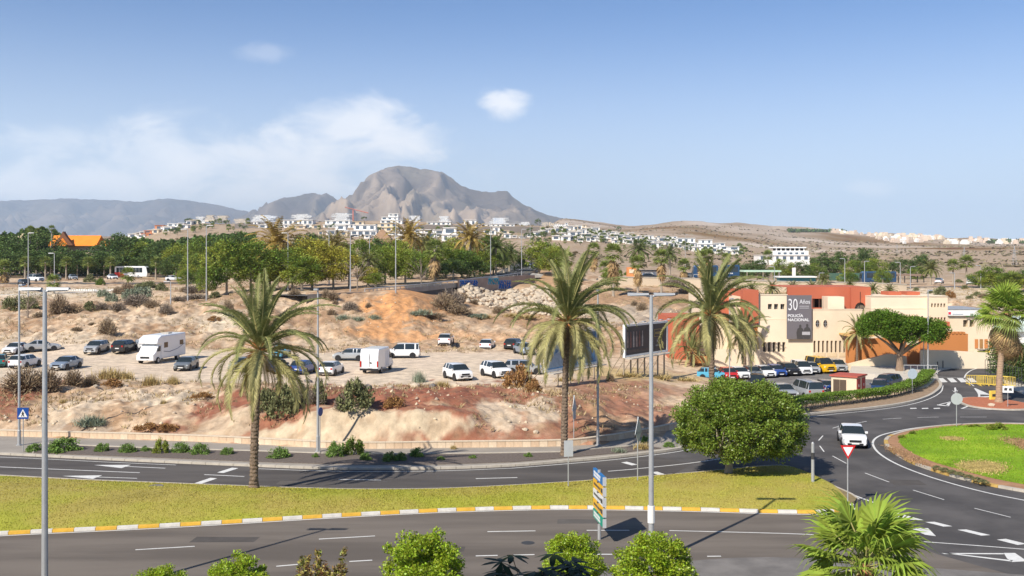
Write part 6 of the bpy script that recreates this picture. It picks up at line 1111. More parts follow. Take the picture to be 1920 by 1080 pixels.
m = MB(); m.plate([(-.31, zc-.27), (.31, zc-.27), (0, zc+.30)], -.018, -.0125); tp = m.obj('white_triangle', M_swhite, pl); m = MB(); m.plate([(-.03, zc+.14), (.03, zc+.14), (.04, zc+.07), (.10, zc-.03), (.05, zc-.05), (.10, zc-.22), (.03, zc-.22), (-.01, zc-.1), (-.07, zc-.22), (-.13, zc-.22), (-.05, zc-.04), (-.1, zc-.02), (-.05, zc+.06)], -.024, -.019); m.obj('walking_figure', M_dark, tp)
sign('grey back of a round sign standing on the roundabout lawn edge', 1794, 799, .2, 748, .95, .95, 'disc', 0, None, M_sback)
sign('grey twin back panel of a sign at the upper edge of the median', 1066, 921, .15, 841, .55, .95, 'rect', R(12), None, M_sback)
t, pl, zc = sign('tall sign with triangular back on the median between palm and lamp post', 1197, 911, .15, 797, .95, 1.0, 'tri', R(58), None, M_sback); m = MB(); m.plate([(-.4, zc-.42), (.4, zc-.42), (0, zc-1.15)], -.012, .012); m.obj('lower_panel', M_sback, t)
t, pl, zc = sign('narrow edge-on sign with triangular back beside the middle date palm trunk', 1077, 832, .12, 755, .95, 1.1, 'tri', R(66), None, M_sback); m = MB(); m.box(-.28, .28, -.012, .012, zc-1.2, zc-.5); m.obj('lower_panel', M_sback, t)
t, pl, zc = sign('small white rectangular sign on the splitter island', 1890, 763, .15, 730, .95, .62, 'rect', R(-8), M_swhite, r_=.03); m = MB(); m.plate([(-.35, zc-.1), (-.1, zc-.12), (-.05, zc+.12), (-.3, zc+.14)], -.018, -.0125); m.plate([(.05, zc-.1), (.35, zc-.14), (.3, zc+.12), (.1, zc+.1)], -.018, -.0125); m.obj('black_marks', M_dark, pl)
sign('round grey-blue sign back beyond the hedge end', 1711, 738, .12, 701, 1.05, 1.05, 'disc', R(10), None, mat('blue_grey_back', (.42, .50, .56), .5, .05))
sign('round blue sign seen side-on fixed on the pavement right of the planting bed lamp', 601, 851, .12, 772, .62, .62, 'disc', R(70), M_sblue)
sign('small red and white panel high above the slope crest', 592, 590, 3.9, 541, .9, .9, 'rect', 0, M_sred, r_=.05) if False else None
# stubby mottled post
x, y = P(1524, 915, .15); t = thing('round_post', 'thick mottled steel post on the median below the round ficus', 'post', (x, y, .12)); m = MB(); m.tube([(0, 0, -.1), (0, 0, 2.7), (0, 0, 2.78)], [.10, .095, .04], 10); m.obj('tube', M_steel, t); m = MB(); m.tube([(0, 0, 1.75), (0, 0, 2.15)], .105, 10); m.obj('dark_band', M_dark, t)
# direction sign with five panels
x0, y0 = P(1124, 1012); t = thing('direction_sign', 'stack of five coloured direction panels on a grey post near the street trees', 'road sign', (x0, y0, 0)); ztop = zz(886, y0)
m = MB(); m.tube([(0, .06, 0), (0, .06, ztop+.12)], .085, 10); m.obj('post', M_steel, t); A_ = Vector((-.15, 1.2)); B_ = Vector((.15, -1.1)); dv = (B_-A_); Ld = dv.length; an = math.atan2(dv.y, dv.x)
cols_ = [(.02, .16, .42), (.75, .42, .03), (.68, .70, .70), (.75, .42, .03), (.01, .30, .20)]
z = ztop; 
for k in range(5):
    hgt = .43; m = MB(); e = Empty_ = bpy.data.objects.new('direction_panel', None) if False else None
    m = MB(); m.plate([(0, z-hgt), (Ld, z-hgt), (Ld, z), (0, z), (-.12, z-hgt*.5)], -.09, .09) if False else m.plate([(0, z-hgt), (Ld, z-hgt), (Ld, z), (0, z)], -.075, .075)
    o = m.obj('direction_panel', mat('panel_%d' % k, cols_[k], .4, .05), t, (A_.x, A_.y, 0), an); o2 = MB(); o2.box(Ld-.002, Ld+.02, -.09, .09, z-hgt, z); o2.obj('end_cap', M_sback, o)
    rr = random.Random(k); xq = .15; lt = MB()
    for row in range(2 if k in (0, 4) else 1):
        xq = .2
        while xq < Ld*.72: w_ = rr.uniform(.07, .14); hh_ = .12; zc_ = z-hgt*(.32+.36*row) if k in (0, 4) else z-hgt*.5; lt.box(xq, xq+w_, -.082, -.076, zc_-hh_/2, zc_+hh_/2); xq += w_+.05
    lt.obj('lettering', M_swhite if k in (0, 4) else M_dark, o)
    if k in (1, 2, 3): m = MB(); m.box(Ld*.78, Ld*.95, -.082, -.076, z-hgt*.75, z-hgt*.25); m.obj('pictogram', M_dark, o)
    m = MB(); m.box(-.12, .12, -.02, .16, z-hgt-.06, z-hgt-.02); m.obj('clamp', M_dark, t); z -= hgt+.075
# barriers near the splitter island
def barrier(label, px, py, ang, Lb=2.2, h=1.05):
    x, y = P(px, py); t = thing('crowd_barrier', label, 'barrier', (x, y, 0), ang, 'yellow site barriers by the splitter island'); m = MB()
    m.tube([(-Lb/2, 0, .15), (-Lb/2, 0, h), (Lb/2, 0, h), (Lb/2, 0, .15), (-Lb/2, 0, .15)], .03, 5); m.obj('frame', M_by, t)
    for k in range(11): q = MB(); xx = -Lb/2+Lb*(k+1)/12; q.tube([(xx, 0, .15), (xx, 0, h)], .022, 4); q.obj('bar', M_by, t)
    for sg in (-1, 1): q = MB(); q.box(sg*Lb*.35-.04, sg*Lb*.35+.04, -.3, .3, 0, .04); q.tube([(sg*Lb*.35, 0, 0), (sg*Lb*.35, 0, .2)], .03, 5); q.obj('foot', M_by, t)
M_by = mat('barrier_yellow', (.80, .58, .10), .6, .1)
for i_, (px, py, an_, lb) in enumerate([(1831, 722, -.05, 'leftmost yellow barrier across the closed lane by the tall fan palm'), (1851, 723, .1, 'second yellow barrier from the left across the closed lane'), (1869, 724, -.4, 'third yellow barrier, skewed, beside the fan palm trunk'), (1886, 724, -1.0, 'yellow barrier turned nearly edge-on right of the fan palm trunk')]): barrier(lb, px, py, an_)
x, y = P(1862, 752); t = thing('plastic_barrier', 'yellow plastic barrier standing at the left foot of the fan palm trunk', 'barrier', (x, y, 0), .3); m = MB(); m.prism([(-.4, -.2), (.4, -.2), (.4, .2), (-.4, .2)], 0, .15); m.prism([(-.36, -.12), (.36, -.12), (.36, .12), (-.36, .12)], .15, 1.0); m.obj('body', M_by, t); m = MB(); m.box(-.2, .2, -.14, -.12, .45, .7); m.obj('recess', M_dark, t)
x, y = P(1842, 681); t = thing('recycling_bin', 'small yellow and green bin before the pale forecourt wall', 'bin', (x, y-.5, .13)); m = MB(); m.box(-.7, 0, -.4, .4, 0, 1.5); m.obj('body', mat('bin_olive', (.22, .25, .05), .6, .1), t); m = MB(); m.box(.02, .6, -.4, .4, 0, 1.6); m.obj('body', M_by, t); m = MB(); m.box(-.72, .62, -.42, .42, 1.6, 1.68); m.obj('lid', M_dark, t)
for i_, (px, py) in enumerate([(1758, 692), (1768, 690), (1795, 685), (1749, 699)]): x, y = P(px, py, .13); m = MB(); m.tube([(0, 0, 0), (0, 0, .85), (0, 0, .92)], [.07, .07, .03], 8); tag(m.obj('bollard', M_dark, None, (x, y, .13)), ['black bollard third along the pale pavement by the exit road', 'tallest looking black bollard by the exit road', 'lone farther grey bollard by the forecourt wall', 'black bollard nearest the bus shelter rail'][i_], 'bollard', 'bollards along the exit road')
x, y = P(1735, 702, .13); t = thing('handrail', 'pale steel handrail beside the lamp post at the exit road corner', 'railing', (x, y, .13)); m = MB(); m.tube([(-2.2, .8, 0), (-2.2, .8, 1.0), (1.6, .4, 1.0), (1.6, .4, 0)], .05, 6)
for k in range(5): m.tube([(-2.2+.76*k, .8-.08*k, 0), (-2.2+.76*k, .8-.08*k, 1.0)], .03, 5)
m.obj('rail', M_steel, t)
x, y = P(1712, 681, .13); m = MB(); t = thing('litter_bin', 'dark litter bin behind the flat-topped tree trunk', 'bin', (x, y, .13)); m.tube([(0, 0, 0), (0, 0, .9)], .32, 10); m.obj('body', M_dark, t); m = MB(); m.tube([(0, 0, .92), (0, 0, 1.05)], [.34, .15], 10); m.obj('lid', M_dark, t)
# flag or sign pole by the ochre wall
x = (1732-960)*128/F; t = thing('sign_pole', 'slim pale pole with a small red sign before the ochre wall', 'pole', (x, 128, .1)); m = MB(); m.tube([(0, 0, 0), (0, 0, 5)], .06, 6); m.obj('pole', M_steel, t); m = MB(); m.box(.05, .6, -.03, .03, 4.2, 5.0); m.obj('small_sign', M_sred, t)

# ------------------------------------------------------------------ roads and walls on the hillside
def ribbon3(name, pts, w, mm, skirt=2.0, dz=.0, lift=None):
    """a strip over the land through (px, Y, row or None) points"""
    P3 = []
    for px, Y, py in pts: x = (px-960)*Y/F; P3.append((x, Y, zz(py, Y) if py else gh(x, Y)+.12))
    xy = smooth_line([(a, b) for a, b, c in P3], 5); zz__ = smooth_line([(i, c) for i, (a, b, c) in enumerate(P3)], 5); V = []; Q = []
    for i, p in enumerate(xy):
        a = np.array(xy[max(i-1, 0)]); b = np.array(xy[min(i+1, len(xy)-1)]); d = (b-a)/np.linalg.norm(b-a); n = np.array((-d[1], d[0]))*w/2; z = zz__[i][1]+dz; k = len(V)
        V += [(p[0]-n[0], p[1]-n[1], z-skirt), (p[0]-n[0], p[1]-n[1], z), (p[0]+n[0], p[1]+n[1], z), (p[0]+n[0], p[1]+n[1], z-skirt)]
        if i: Q += [(k-4, k, k+1, k-3), (k-3, k+1, k+2, k-2), (k-2, k+2, k+3, k-1)]
    me = mesh(name, V, Q); return struct(name, me, mm), xy, [q[1] for q in zz__]
avp = [(540, 172, 554), (600, 178, 551), (650, 183, 549), (690, 187, 545.5), (740, 192, 541), (800, 202, 534.5), (860, 215, 527.5), (918, 232, 521), (955, 248, 514), (975, 275, 505), (984, 320, 497), (986, 400, 489), (980, 520, 478)]
_, axy, azz = ribbon3('avenue', avp, 8.5, mat('avenue_asphalt', (.11, .105, .10), .9, .15, .3, obj=False), 3)
def edge_of(xy, off): 
    o = []
    for i, p in enumerate(xy):
        a = np.array(xy[max(i-1, 0)]); b = np.array(xy[min(i+1, len(xy)-1)]); d = (b-a)/np.linalg.norm(b-a); o.append((p[0]+d[1]*off, p[1]-d[0]*off))
    return o
ne = edge_of(axy, 4.5); m = MB()
for i in range(len(ne)-1):
    a, b = ne[i], ne[i+1]; za, zb2 = azz[i], azz[i+1]; k = len(m.v); m.v += [(a[0], a[1], za-.6), (b[0], b[1], zb2-.6), (b[0], b[1], zb2+.28), (a[0], a[1], za+.28), (a[0]+.1, a[1]+.4, za-.6), (b[0]+.1, b[1]+.4, zb2-.6), (b[0]+.1, b[1]+.4, zb2+.28), (a[0]+.1, a[1]+.4, za+.28)]; m.f += [(k, k+1, k+2, k+3), (k+3, k+2, k+6, k+7), (k+5, k+4, k+7, k+6)]
m.obj('avenue_kerb', mat('avenue_kerb', (.34, .31, .27), .9, .2, .5, obj=False))['kind'] = 'structure'
t = thing('guard_rail', 'grey steel guard rail along the outer edge of the rising avenue', 'guard rail'); m = MB()
for i in range(10, len(ne)-22):
    a, b = ne[i], ne[i+1]; m.tube([(a[0], a[1], azz[i]+.75), (b[0], b[1], azz[i+1]+.75)], .11, 5, False)
m.obj('rail', M_steel, t)
for i in range(10, len(ne)-22): q = MB(); q.box(ne[i][0]-.06, ne[i][0]+.06, ne[i][1]-.02, ne[i][1]+.12, azz[i], azz[i]+.8); q.obj('post', M_steel, t)
mk = MB(); 
for i in range(30, len(axy)-3, 2): a, b = axy[i], axy[i+1]; k = len(mk.v); mk.v += [(a[0]-.1, a[1], azz[i]+.02), (b[0]-.1, b[1], azz[i+1]+.02), (b[0]+.1, b[1]+.1, azz[i+1]+.02), (a[0]+.1, a[1]+.1, azz[i]+.02)]; mk.f.append((k, k+3, k+2, k+1))
mk.obj('avenue_lines', M_white)['kind'] = 'structure'
# graffiti wall
gw = thing('graffiti_wall', 'grey-brown retaining wall with blue graffiti under the rising avenue', 'wall'); gp_ = [(858, 203.5, 524, 550), (900, 213, 521.5, 552), (940, 223, 519.5, 552), (975, 232, 516.5, 550), (1003, 240, 516, 546)]
V = []; Q = []
for px, Y, t_, b_ in gp_: x = (px-960)*Y/F; k = len(V); V += [(x, Y, zz(b_, Y)-1), (x, Y, zz(t_, Y)), (x, Y+.5, zz(t_, Y)), (x, Y+.5, zz(b_, Y)-1)]; Q += [(k-4, k, k+1, k-3), (k-3, k+1, k+2, k-2)] if k else []
link('wall', mesh('wall', V, Q), mat('graffiti_concrete', (.36, .275, .225), .95, .2, .4, .02, 4, obj=False), gw)
M_gr = [mat('graffiti_blue', (.02, .12, .42), .8, .2), mat('graffiti_cyan', (.03, .30, .42), .8, .2), mat('graffiti_pale', (.30, .38, .50), .8, .2)]
def on_wall(px, py, off=.03): Y = np.interp(px, [a[0] for a in gp_], [a[1] for a in gp_])-off; return Vector(((px-960)*Y/F, Y, zz(py, Y)))
rr = random.Random(12)
for (x0, x1, y0_, y1_, mi) in [(862, 895, 525.5, 536, 0), (915, 934, 521.5, 533, 1), (934, 958, 526, 541, 0)]:
    m = MB(); n_ = int((x1-x0)/3)
    for k in range(n_):
        cx_ = x0+(k+.5)*(x1-x0)/n_; pts = [(cx_+rr.uniform(-1.6, 1.6), y0_+(y1_-y0_)*q_) for q_ in (0, .35, .7, 1)]
        m.tube([on_wall(a, b) for a, b in pts], .17, 4); m.tube([on_wall(cx_-1.6, rr.uniform(y0_, y1_)), on_wall(cx_+2, rr.uniform(y0_, y1_))], .14, 4)
    m.obj('graffiti_strokes', M_gr[mi], gw)
    m = MB()
    for (a, b, c, d) in ((x0, y0_, x1, y0_), (x0, y1_, x1, y1_), (x0, y0_, x0, y1_)): m.tube([on_wall(a, b, .05), on_wall(c, d, .05)], .08, 4)
    m.obj('graffiti_outline', M_gr[2], gw)
# stone capped mound end
t = tag(stone_mesh(44, M_kerb) and link('concrete_ramp_end', stone_mesh(44, M_kerb), None, None, ((1000-960)*250/F, 250, 9.2)), 'rounded concrete end of the avenue wall by the uphill bend', 'wall end'); t.scale = (2.4, 4, 1.0)
# cream retaining wall and bank walls
def long_wall(label, pts, mm, th=.35, cap=True):
    t = thing('retaining_wall', label, 'wall'); V = []; Q = []
    for px, Y, t_ in pts: x = (px-960)*Y/F; g = gh(x, Y)-.6; k = len(V); V += [(x, Y, g), (x, Y, zz(t_, Y)), (x, Y+th, zz(t_, Y)), (x, Y+th, g)]; Q += [(k-4, k, k+1, k-3), (k-3, k+1, k+2, k-2), (k-2, k+2, k+3, k-1)] if k else []
    link('wall', mesh('wall', V, Q), mm, t)
    m = MB()
    for i in range(len(pts)-1):
        (a, Ya, ta), (b, Yb, tb) = pts[i], pts[i+1]; A1 = Vector(((a-960)*Ya/F, Ya, zz(ta, Ya))); B1 = Vector(((b-960)*Yb/F, Yb, zz(tb, Yb))); k = len(m.v); m.v += [tuple(A1+Vector((0, -.1, -.02))), tuple(B1+Vector((0, -.1, -.02))), tuple(B1+Vector((0, -.1, .16))), tuple(A1+Vector((0, -.1, .16))), tuple(A1+Vector((0, th+.1, .16))), tuple(B1+Vector((0, th+.1, .16)))]; m.f += [(k, k+1, k+2, k+3), (k+3, k+2, k+5, k+4)]
    m.obj('coping', M_kerb, t); return t
M_rw = mat('cream_concrete', (.58, .48, .36), .9, .12, .15, obj=False)
long_wall('long cream retaining wall behind the row of skirted fan palms', [(1122, 224, 519.5), (1180, 225, 520), (1240, 226, 521), (1300, 226, 522.5), (1370, 226, 525), (1440, 226, 527.5), (1520, 226, 529), (1600, 226, 530), (1660, 226, 532), (1700, 227, 534)], M_rw)
long_wall('low pale wall along the bank top right of the police building', [(1650, 186, 571), (1720, 184, 574), (1780, 183, 575), (1850, 184, 576), (1930, 184, 577)], M_rw, .3)
ribbon3('slip_road', [(-60, 205, 553), (40, 205, 551.5), (110, 208, 549), (165, 212, 546), (215, 218, 544)], 9, mat('pale_concrete', (.60, .53, .44), .9, .08, .2, obj=False), 2)
ribbon3('park_road', [(-100, 262, None), (60, 262, None), (150, 262, None), (300, 264, None), (400, 262, None)], 7, mat('avenue_asphalt', (.11, .105, .10), .9, .15), 1.5, .05)
ribbon3('coach_road', [(1120, 252, None), (1300, 250, None), (1500, 262, None), (1640, 268, None), (1760, 252, None), (1950, 243, None)], 9, mat('avenue_asphalt', (.11, .105, .10), .9, .15), 1.5, .05)
# dashed white edge stones of the park road
t = thing('edge_stones', 'row of small white edge stones along the park road left of the avenue', 'kerb'); me = None
for k in range(44):
    px = 92+k*4.4; Y = 214+2*math.sin(k*.2); x = (px-960)*Y/F; me = me or MB().box(-.17, .17, -.1, .1, 0, .32).me('edge_stone'); o = link('edge_stone', me, M_whitew if not me.materials else None, t, (x, Y, gh(x, Y)))
# ------------------------------------------------------------------ halls, huts, town
hall = thing('orange_hall', 'hall with a steep bright orange tiled roof above the park trees', 'building'); s = F/338
def at(px, py, Y): return ((px-960)*Y/F, Y, zz(py, Y))
M_or = mat('orange_tiles', (.80, .25, .03), .8, .12, .5)
def gable_roof(mb, px0, px1, ridge, eave, Y, dep):
    a, b = at(px0, ridge, Y+dep/2), at(px1, ridge, Y+dep/2); zr = zz(ridge, Y+dep/2); ze = zz(eave, Y); x0_, x1_ = (px0-960)*Y/F, (px1-960)*Y/F; k = len(mb.v)
    mb.v += [(x0_, Y, ze), (x1_, Y, ze), (x1_, Y+dep/2, zr), (x0_, Y+dep/2, zr), (x0_, Y+dep, ze), (x1_, Y+dep, ze)]; mb.f += [(k, k+1, k+2, k+3), (k+3, k+2, k+5, k+4), (k, k+3, k+4), (k+1, k+5, k+2)]
m = MB(); gable_roof(m, 90, 180, 441.5, 461, 338, 9); m.obj('roof', M_or, hall); m = MB(); gable_roof(m, 176, 197, 452, 463, 340, 6); m.obj('roof', M_or, hall); m = MB(); bx(m, 94, 194, 460, 480, 340, 6); m.obj('wall', M_cream, hall)
m = MB(); s = F/337; nplate(m, [((a-960)/s, HC-(b-HZ)/s) for a, b in [(99, 460), (113, 444), (119, 434), (125, 444), (138, 460)]], 336.6, 338.5); g_ = m.obj('gable', mat('gable_brown', (.20, .09, .05), .9, .2), hall); m = MB(); nplate(m, [((a-960)/s, HC-(b-HZ)/s) for a, b in [(108, 461), (119, 446), (130, 461)]], 336.4, 336.55); m.obj('gable_panel', M_or, g_)
wh = thing('white_house', 'small white house with a dark window left of the orange-roofed hall', 'building'); m = MB(); bx(m, 33, 55, 443, 470, 350, 6); m.obj('wall', M_creamp, wh); m = MB(); bx(m, 38, 50, 437.5, 443, 351, 4); m.obj('upper_wall', M_creamp, wh); m = MB(); bx(m, 42, 52, 446, 450, 349.9, .08); m.obj('window', M_glassd, wh)
hut = thing('thatched_pavilion', 'brown pyramid thatched pavilion between the palms below the villas', 'pavilion'); m = MB(); a = at(717, 448, 420); w_ = 4.0
for (py0, py1, k1, k2, nm) in ((449, 430, 1.0, .1, 'roof'), (456.5, 449.5, 1.5, .95, 'lower_roof')):
    m = MB(); z0_, z1_ = zz(py0, 420), zz(py1, 420); q0 = [(a[0]+sx*w_*k1, 420+sy*w_*k1, z0_) for sx, sy in ((-1, -1), (1, -1), (1, 1), (-1, 1))]; q1 = [(a[0]+sx*w_*k2, 420+sy*w_*k2, z1_) for sx, sy in ((-1, -1), (1, -1), (1, 1), (-1, 1))]; m.v += q0+q1; m.f += [(0, 1, 5, 4), (1, 2, 6, 5), (2, 3, 7, 6), (3, 0, 4, 7), (4, 5, 6, 7)]; m.obj(nm, mat('thatch', (.30, .19, .12), .95, .2, .8), hut)
m = MB(); bx(m, 704, 731, 449.5, 475, 417.5, 5); m.obj('wall', M_hole, hut)
# villas
M_vw = mat('villa_white', (.80, .79, .76), .85, .06, .05, obj=False); M_vc = mat('villa_cream', (.68, .58, .44), .85, .08, .05, obj=False); M_vo = mat('villa_orange', (.55, .23, .12), .85, .08, .05, obj=False); M_vg = mat('terrace_stone', (.20, .175, .155), .95, .15, .05, obj=False); M_vb = mat('villa_glass', (.10, .13, .17), .25, .2, .1)
M_vbl = mat('villa_blue', (.10, .22, .42), .4, .15, .1)
def villa(px0, px1, pt, pb_, look, mm=M_vw, steps=None, wall=0, blue=None, Y=None, label=None, name='villa'):
    cx_ = (px0+px1)/2; x, yg, _ = gp(cx_, min(pb_, 479)); Y = Y or yg; x = (cx_-960)*Y/F; s = F/Y; W_ = (px1-px0)/s; H = (pb_-pt)/s; t = thing(name, '_v', 'villa', (x, Y, zz(pb_, Y))); del LABELS['_v']; r = random.Random(int(px0*3+pt)); n = max(1, int(round(H/3.3))); fh = H/n; dep = max(7, W_*.5)
    xa, xb = -W_/2, W_/2
    for k in range(n):
        st_ = steps[k] if steps and k < len(steps) else ((0, 1) if k == 0 else (r.uniform(0, .28), r.uniform(.72, 1))); x0_, x1_ = xa+W_*st_[0], xa+W_*st_[1]; y0_ = k*1.6
        m = MB(); m.box(x0_, x1_, y0_, y0_+dep, k*fh-(8 if k == 0 else 0), (k+1)*fh-.25); m.obj('storey', mm, t); m = MB(); m.box(x0_-.35, x1_+.35, y0_-.7, y0_+dep+.2, (k+1)*fh-.25, (k+1)*fh); m.obj('roof_slab', mm, t)
        nw = max(1, int((x1_-x0_)/4.2)); 
        for j in range(nw):
            c0 = x0_+(x1_-x0_)*(j+.5)/nw; ww = (x1_-x0_)/nw*r.choice((.36, .5, .66))/2; q = MB(); q.box(c0-ww, c0+ww, y0_-.06, y0_+.04, k*fh+.7, k*fh+fh*.74); q.obj('window', (M_vbl if blue and blue[0] <= (c0-xa)/W_ <= blue[1] else M_vb), t)
    if wall: m = MB(); m.box(xa-wall, xb+wall, -2.5, -1.6, -9, .3); m.obj('terrace_wall', M_vg, t)
    t['label'] = label or auto(look, cx_, (pt+pb_)/2, 'villa'); LABELS[t['label']] = 1; t['group'] = 'hillside villas and houses'; return t
for a in [(465, 520, 403, 416, 'white villa with blue glass', M_vw, [(0, .95), (.1, .7)], 6, (.55, 1)), (522, 586, 412, 421, 'long white terraced villa', M_vw, None, 2), (545, 586, 401, 413, 'stepped white villa', M_vw, [(0, 1), (.15, .8), (.25, .6)], 0), (606, 664, 413, 428, 'broad white villa', M_vw, [(0, 1), (.05, .85)], 4), (620, 660, 399, 414, 'tall stepped white villa', M_vw, [(0, 1), (.15, .9), (.2, .75)], 0), (628, 652, 422, 440, 'white cubic house', M_vw, None, 0),
          (658, 706, 421, 442, 'wide white house with balconies', M_vw, [(0, 1), (.1, .95), (.3, .8)], 0), (656, 682, 415, 422, 'cream flat house', M_vc, None, 0), (680, 745, 418, 434, 'broad cream terrace house', M_vc, [(0, 1), (.3, 1)], 0), (713, 754, 400, 419, 'big white villa on the crest', M_vw, [(0, 1), (.05, .8), (.35, .8)], 0), (766, 788, 404, 415, 'white crest villa', M_vw, None, 0), (800, 845, 416, 423, 'long low white villa base', M_vw, [(0, 1)], 8), (822, 845, 405, 417, 'angular white villa', M_vw, [(0, 1), (.1, 1)], 0), (870, 893, 412, 422, 'small white crest villa', M_vw, None, 3),
          (917, 955, 408, 421, 'white villa with blue glass front', M_vw, [(0, 1), (0, .95)], 0, (.2, .7)), (903, 965, 420, 425, 'low white plinth house', M_vw, [(0, 1)], 10), (972, 996, 416, 423, 'low crest house with dark openings', M_vw, [(0, 1)], 10), (794, 814, 430, 437, 'low white house', M_vw, None, 0), (815, 832, 431, 440, 'low white house', M_vw, None, 0), (828, 858, 426, 452, 'tall white house with two balconies', M_vw, [(0, 1), (.1, .9), (0, .9), (.1, .8)], 0), (773, 792, 430, 440, 'low white house', M_vw, None, 0), (907, 930, 431, 440, 'low white house', M_vw, None, 0), (740, 762, 432, 450, 'white cubic house', M_vw, None, 0),
          (256, 272, 434, 446, 'pale cottage', M_vw, None, 0), (264, 287, 432, 443, 'orange cottage', M_vo, [(0, 1)], 0), (285, 297, 430, 438, 'cream cottage', M_vc, None, 0), (290, 307, 422, 431, 'red gabled cottage', M_vo, [(0, 1), (.2, .8)], 0), (305, 322, 424, 434, 'white cottage', M_vw, None, 0), (312, 336, 419, 431, 'bright white cottage', M_vw, None, 0), (336, 352, 421, 428, 'white cottage', M_vw, None, 0), (364, 384, 406, 416, 'white cottage', M_vw, None, 0), (384, 402, 403, 412, 'cream cottage', M_vc, None, 0), (402, 428, 404, 414, 'cream crest house', M_vc, None, 3), (436, 464, 410, 419, 'low cream house', M_vc, None, 4), (240, 256, 438, 446, 'low white house', M_vw, None, 0),
          (1000, 1018, 434, 444, 'white town house', M_vw, None, 0), (1310, 1346, 449, 473, 'tall stepped white hotel block', M_vw, [(0, 1), (.05, 1), (.1, .75), (.15, .7)], 0), (1340, 1366, 455, 475, 'white hotel block', M_vw, [(0, 1), (0, .95), (.05, .8)], 0), (1362, 1392, 462, 477, 'low white hotel block', M_vw, None, 0), (1243, 1272, 443, 452, 'long white hotel wing', M_vw, [(0, 1)], 0), (1270, 1304, 446, 464, 'white hotel wing with balconies', M_vw, [(0, 1), (0, 1), (.05, .95)], 0), (1245, 1270, 452, 462, 'white hotel wing', M_vw, None, 0)]: villa(*a)
villa(1424, 1518, 478, 489, '', M_vw, [(0, 1)], 0, None, 640, 'white podium wall of the modern villa with the dark roof terrace')
s = F/646; t = thing('villa', 'modern white villa with a dark pillared roof terrace on the plain', 'villa', (0, 0, 0)); m = MB(); bx(m, 1452, 1516, 470, 480, 646, 10); m.obj('storey', M_vw, t); m = MB(); bx(m, 1450, 1512, 463, 465.2, 645, 12); m.obj('roof_slab', M_vw, t); m = MB(); bx(m, 1454, 1510, 465.2, 470, 650, 6); m.obj('terrace', M_hole, t)
for k in range(7): m = MB(); bx(m, 1455+8.6*k, 1457+8.6*k, 465.2, 470, 646, .6); m.obj('pillar', M_vw, t)
for k in range(5): m = MB(); bx(m, 1458+11*k, 1464+11*k, 473, 477, 645.9, .1); m.obj('window', M_vb, t)
# smaller hillside houses in rows
rr = random.Random(21); k = 0
for (x0, y0_, x1, y1_, n_) in [(1018, 422, 1130, 437, 14), (1000, 438, 1120, 446, 12), (1130, 440, 1245, 452, 16), (1100, 450, 1240, 462, 16), (1040, 447, 1100, 452, 8), (1060, 436, 1180, 450, 14), (1120, 446, 1230, 456, 12), (1010, 430, 1090, 438, 10), (1225, 458, 1310, 470, 9), (700, 440, 830, 444, 9), (455, 424, 600, 428, 10), (770, 426, 900, 430, 9), (240, 444, 300, 436, 6), (300, 430, 370, 418, 6), (1300, 460, 1310, 462, 1), (590, 441, 700, 446, 5), (860, 436, 1000, 436, 9), (930, 444, 1000, 446, 5)]:
    for j in range(n_):
        f_ = (j+.5)/n_; cx_ = x0+(x1-x0)*f_+rr.uniform(-2, 2); pb_ = y0_+(y1_-y0_)*f_+rr.uniform(-1.5, 3); w_ = rr.uniform(8, 18); h_ = rr.uniform(5, 10); villa(cx_-w_/2, cx_+w_/2, pb_-h_, pb_, rr.choice(('small white hillside house', 'little pale house', 'white terrace house', 'compact white villa', 'narrow white house', 'low white house', 'two-storey white house')), rr.choice((M_vw, M_vw, M_vw, M_vc)), None, rr.choice((0, 2)))
# terrace walls below the crest
for i_, (x0, x1, y_, h_) in enumerate([(778, 880, 422, 9), (896, 1012, 425, 10), (440, 520, 420, 7), (640, 680, 414, 6), (1015, 1090, 436, 7)]):
    a = gp(x0, y_+h_); b = gp(x1, y_+h_); t = thing('terrace_wall', ['dark stone terrace wall under the angular white villa', 'long dark stone terrace wall under the blue-fronted villa', 'grey terrace wall under the blue glass villa at the left of the hill', 'grey terrace wall behind the stepped white villa', 'dark terrace wall under the first row of town houses'][i_], 'wall'); m = MB(); Ym = min(a[1], b[1]); s = F/Ym; bx(m, x0, x1, y_, y_+h_+8, Ym, 3); m.obj('wall', M_vg, t)
# crane above the crest
t = thing('tower_crane', 'thin red tower crane above the hillside villas in front of the mountain', 'crane', ((662-960)*1050/F, 1050, 30)); m = MB(); m.box(-.6, .6, -.6, .6, 0, 30); m.obj('mast', mat('crane_red', (.45, .18, .15), .7, .1), t); m = MB(); m.tube([(-8, 0, 33), (0, 0, 31), (16, -4, 27)], .5, 4); m.obj('jib', mat('crane_red', (.45, .18, .15), .7, .1), t)
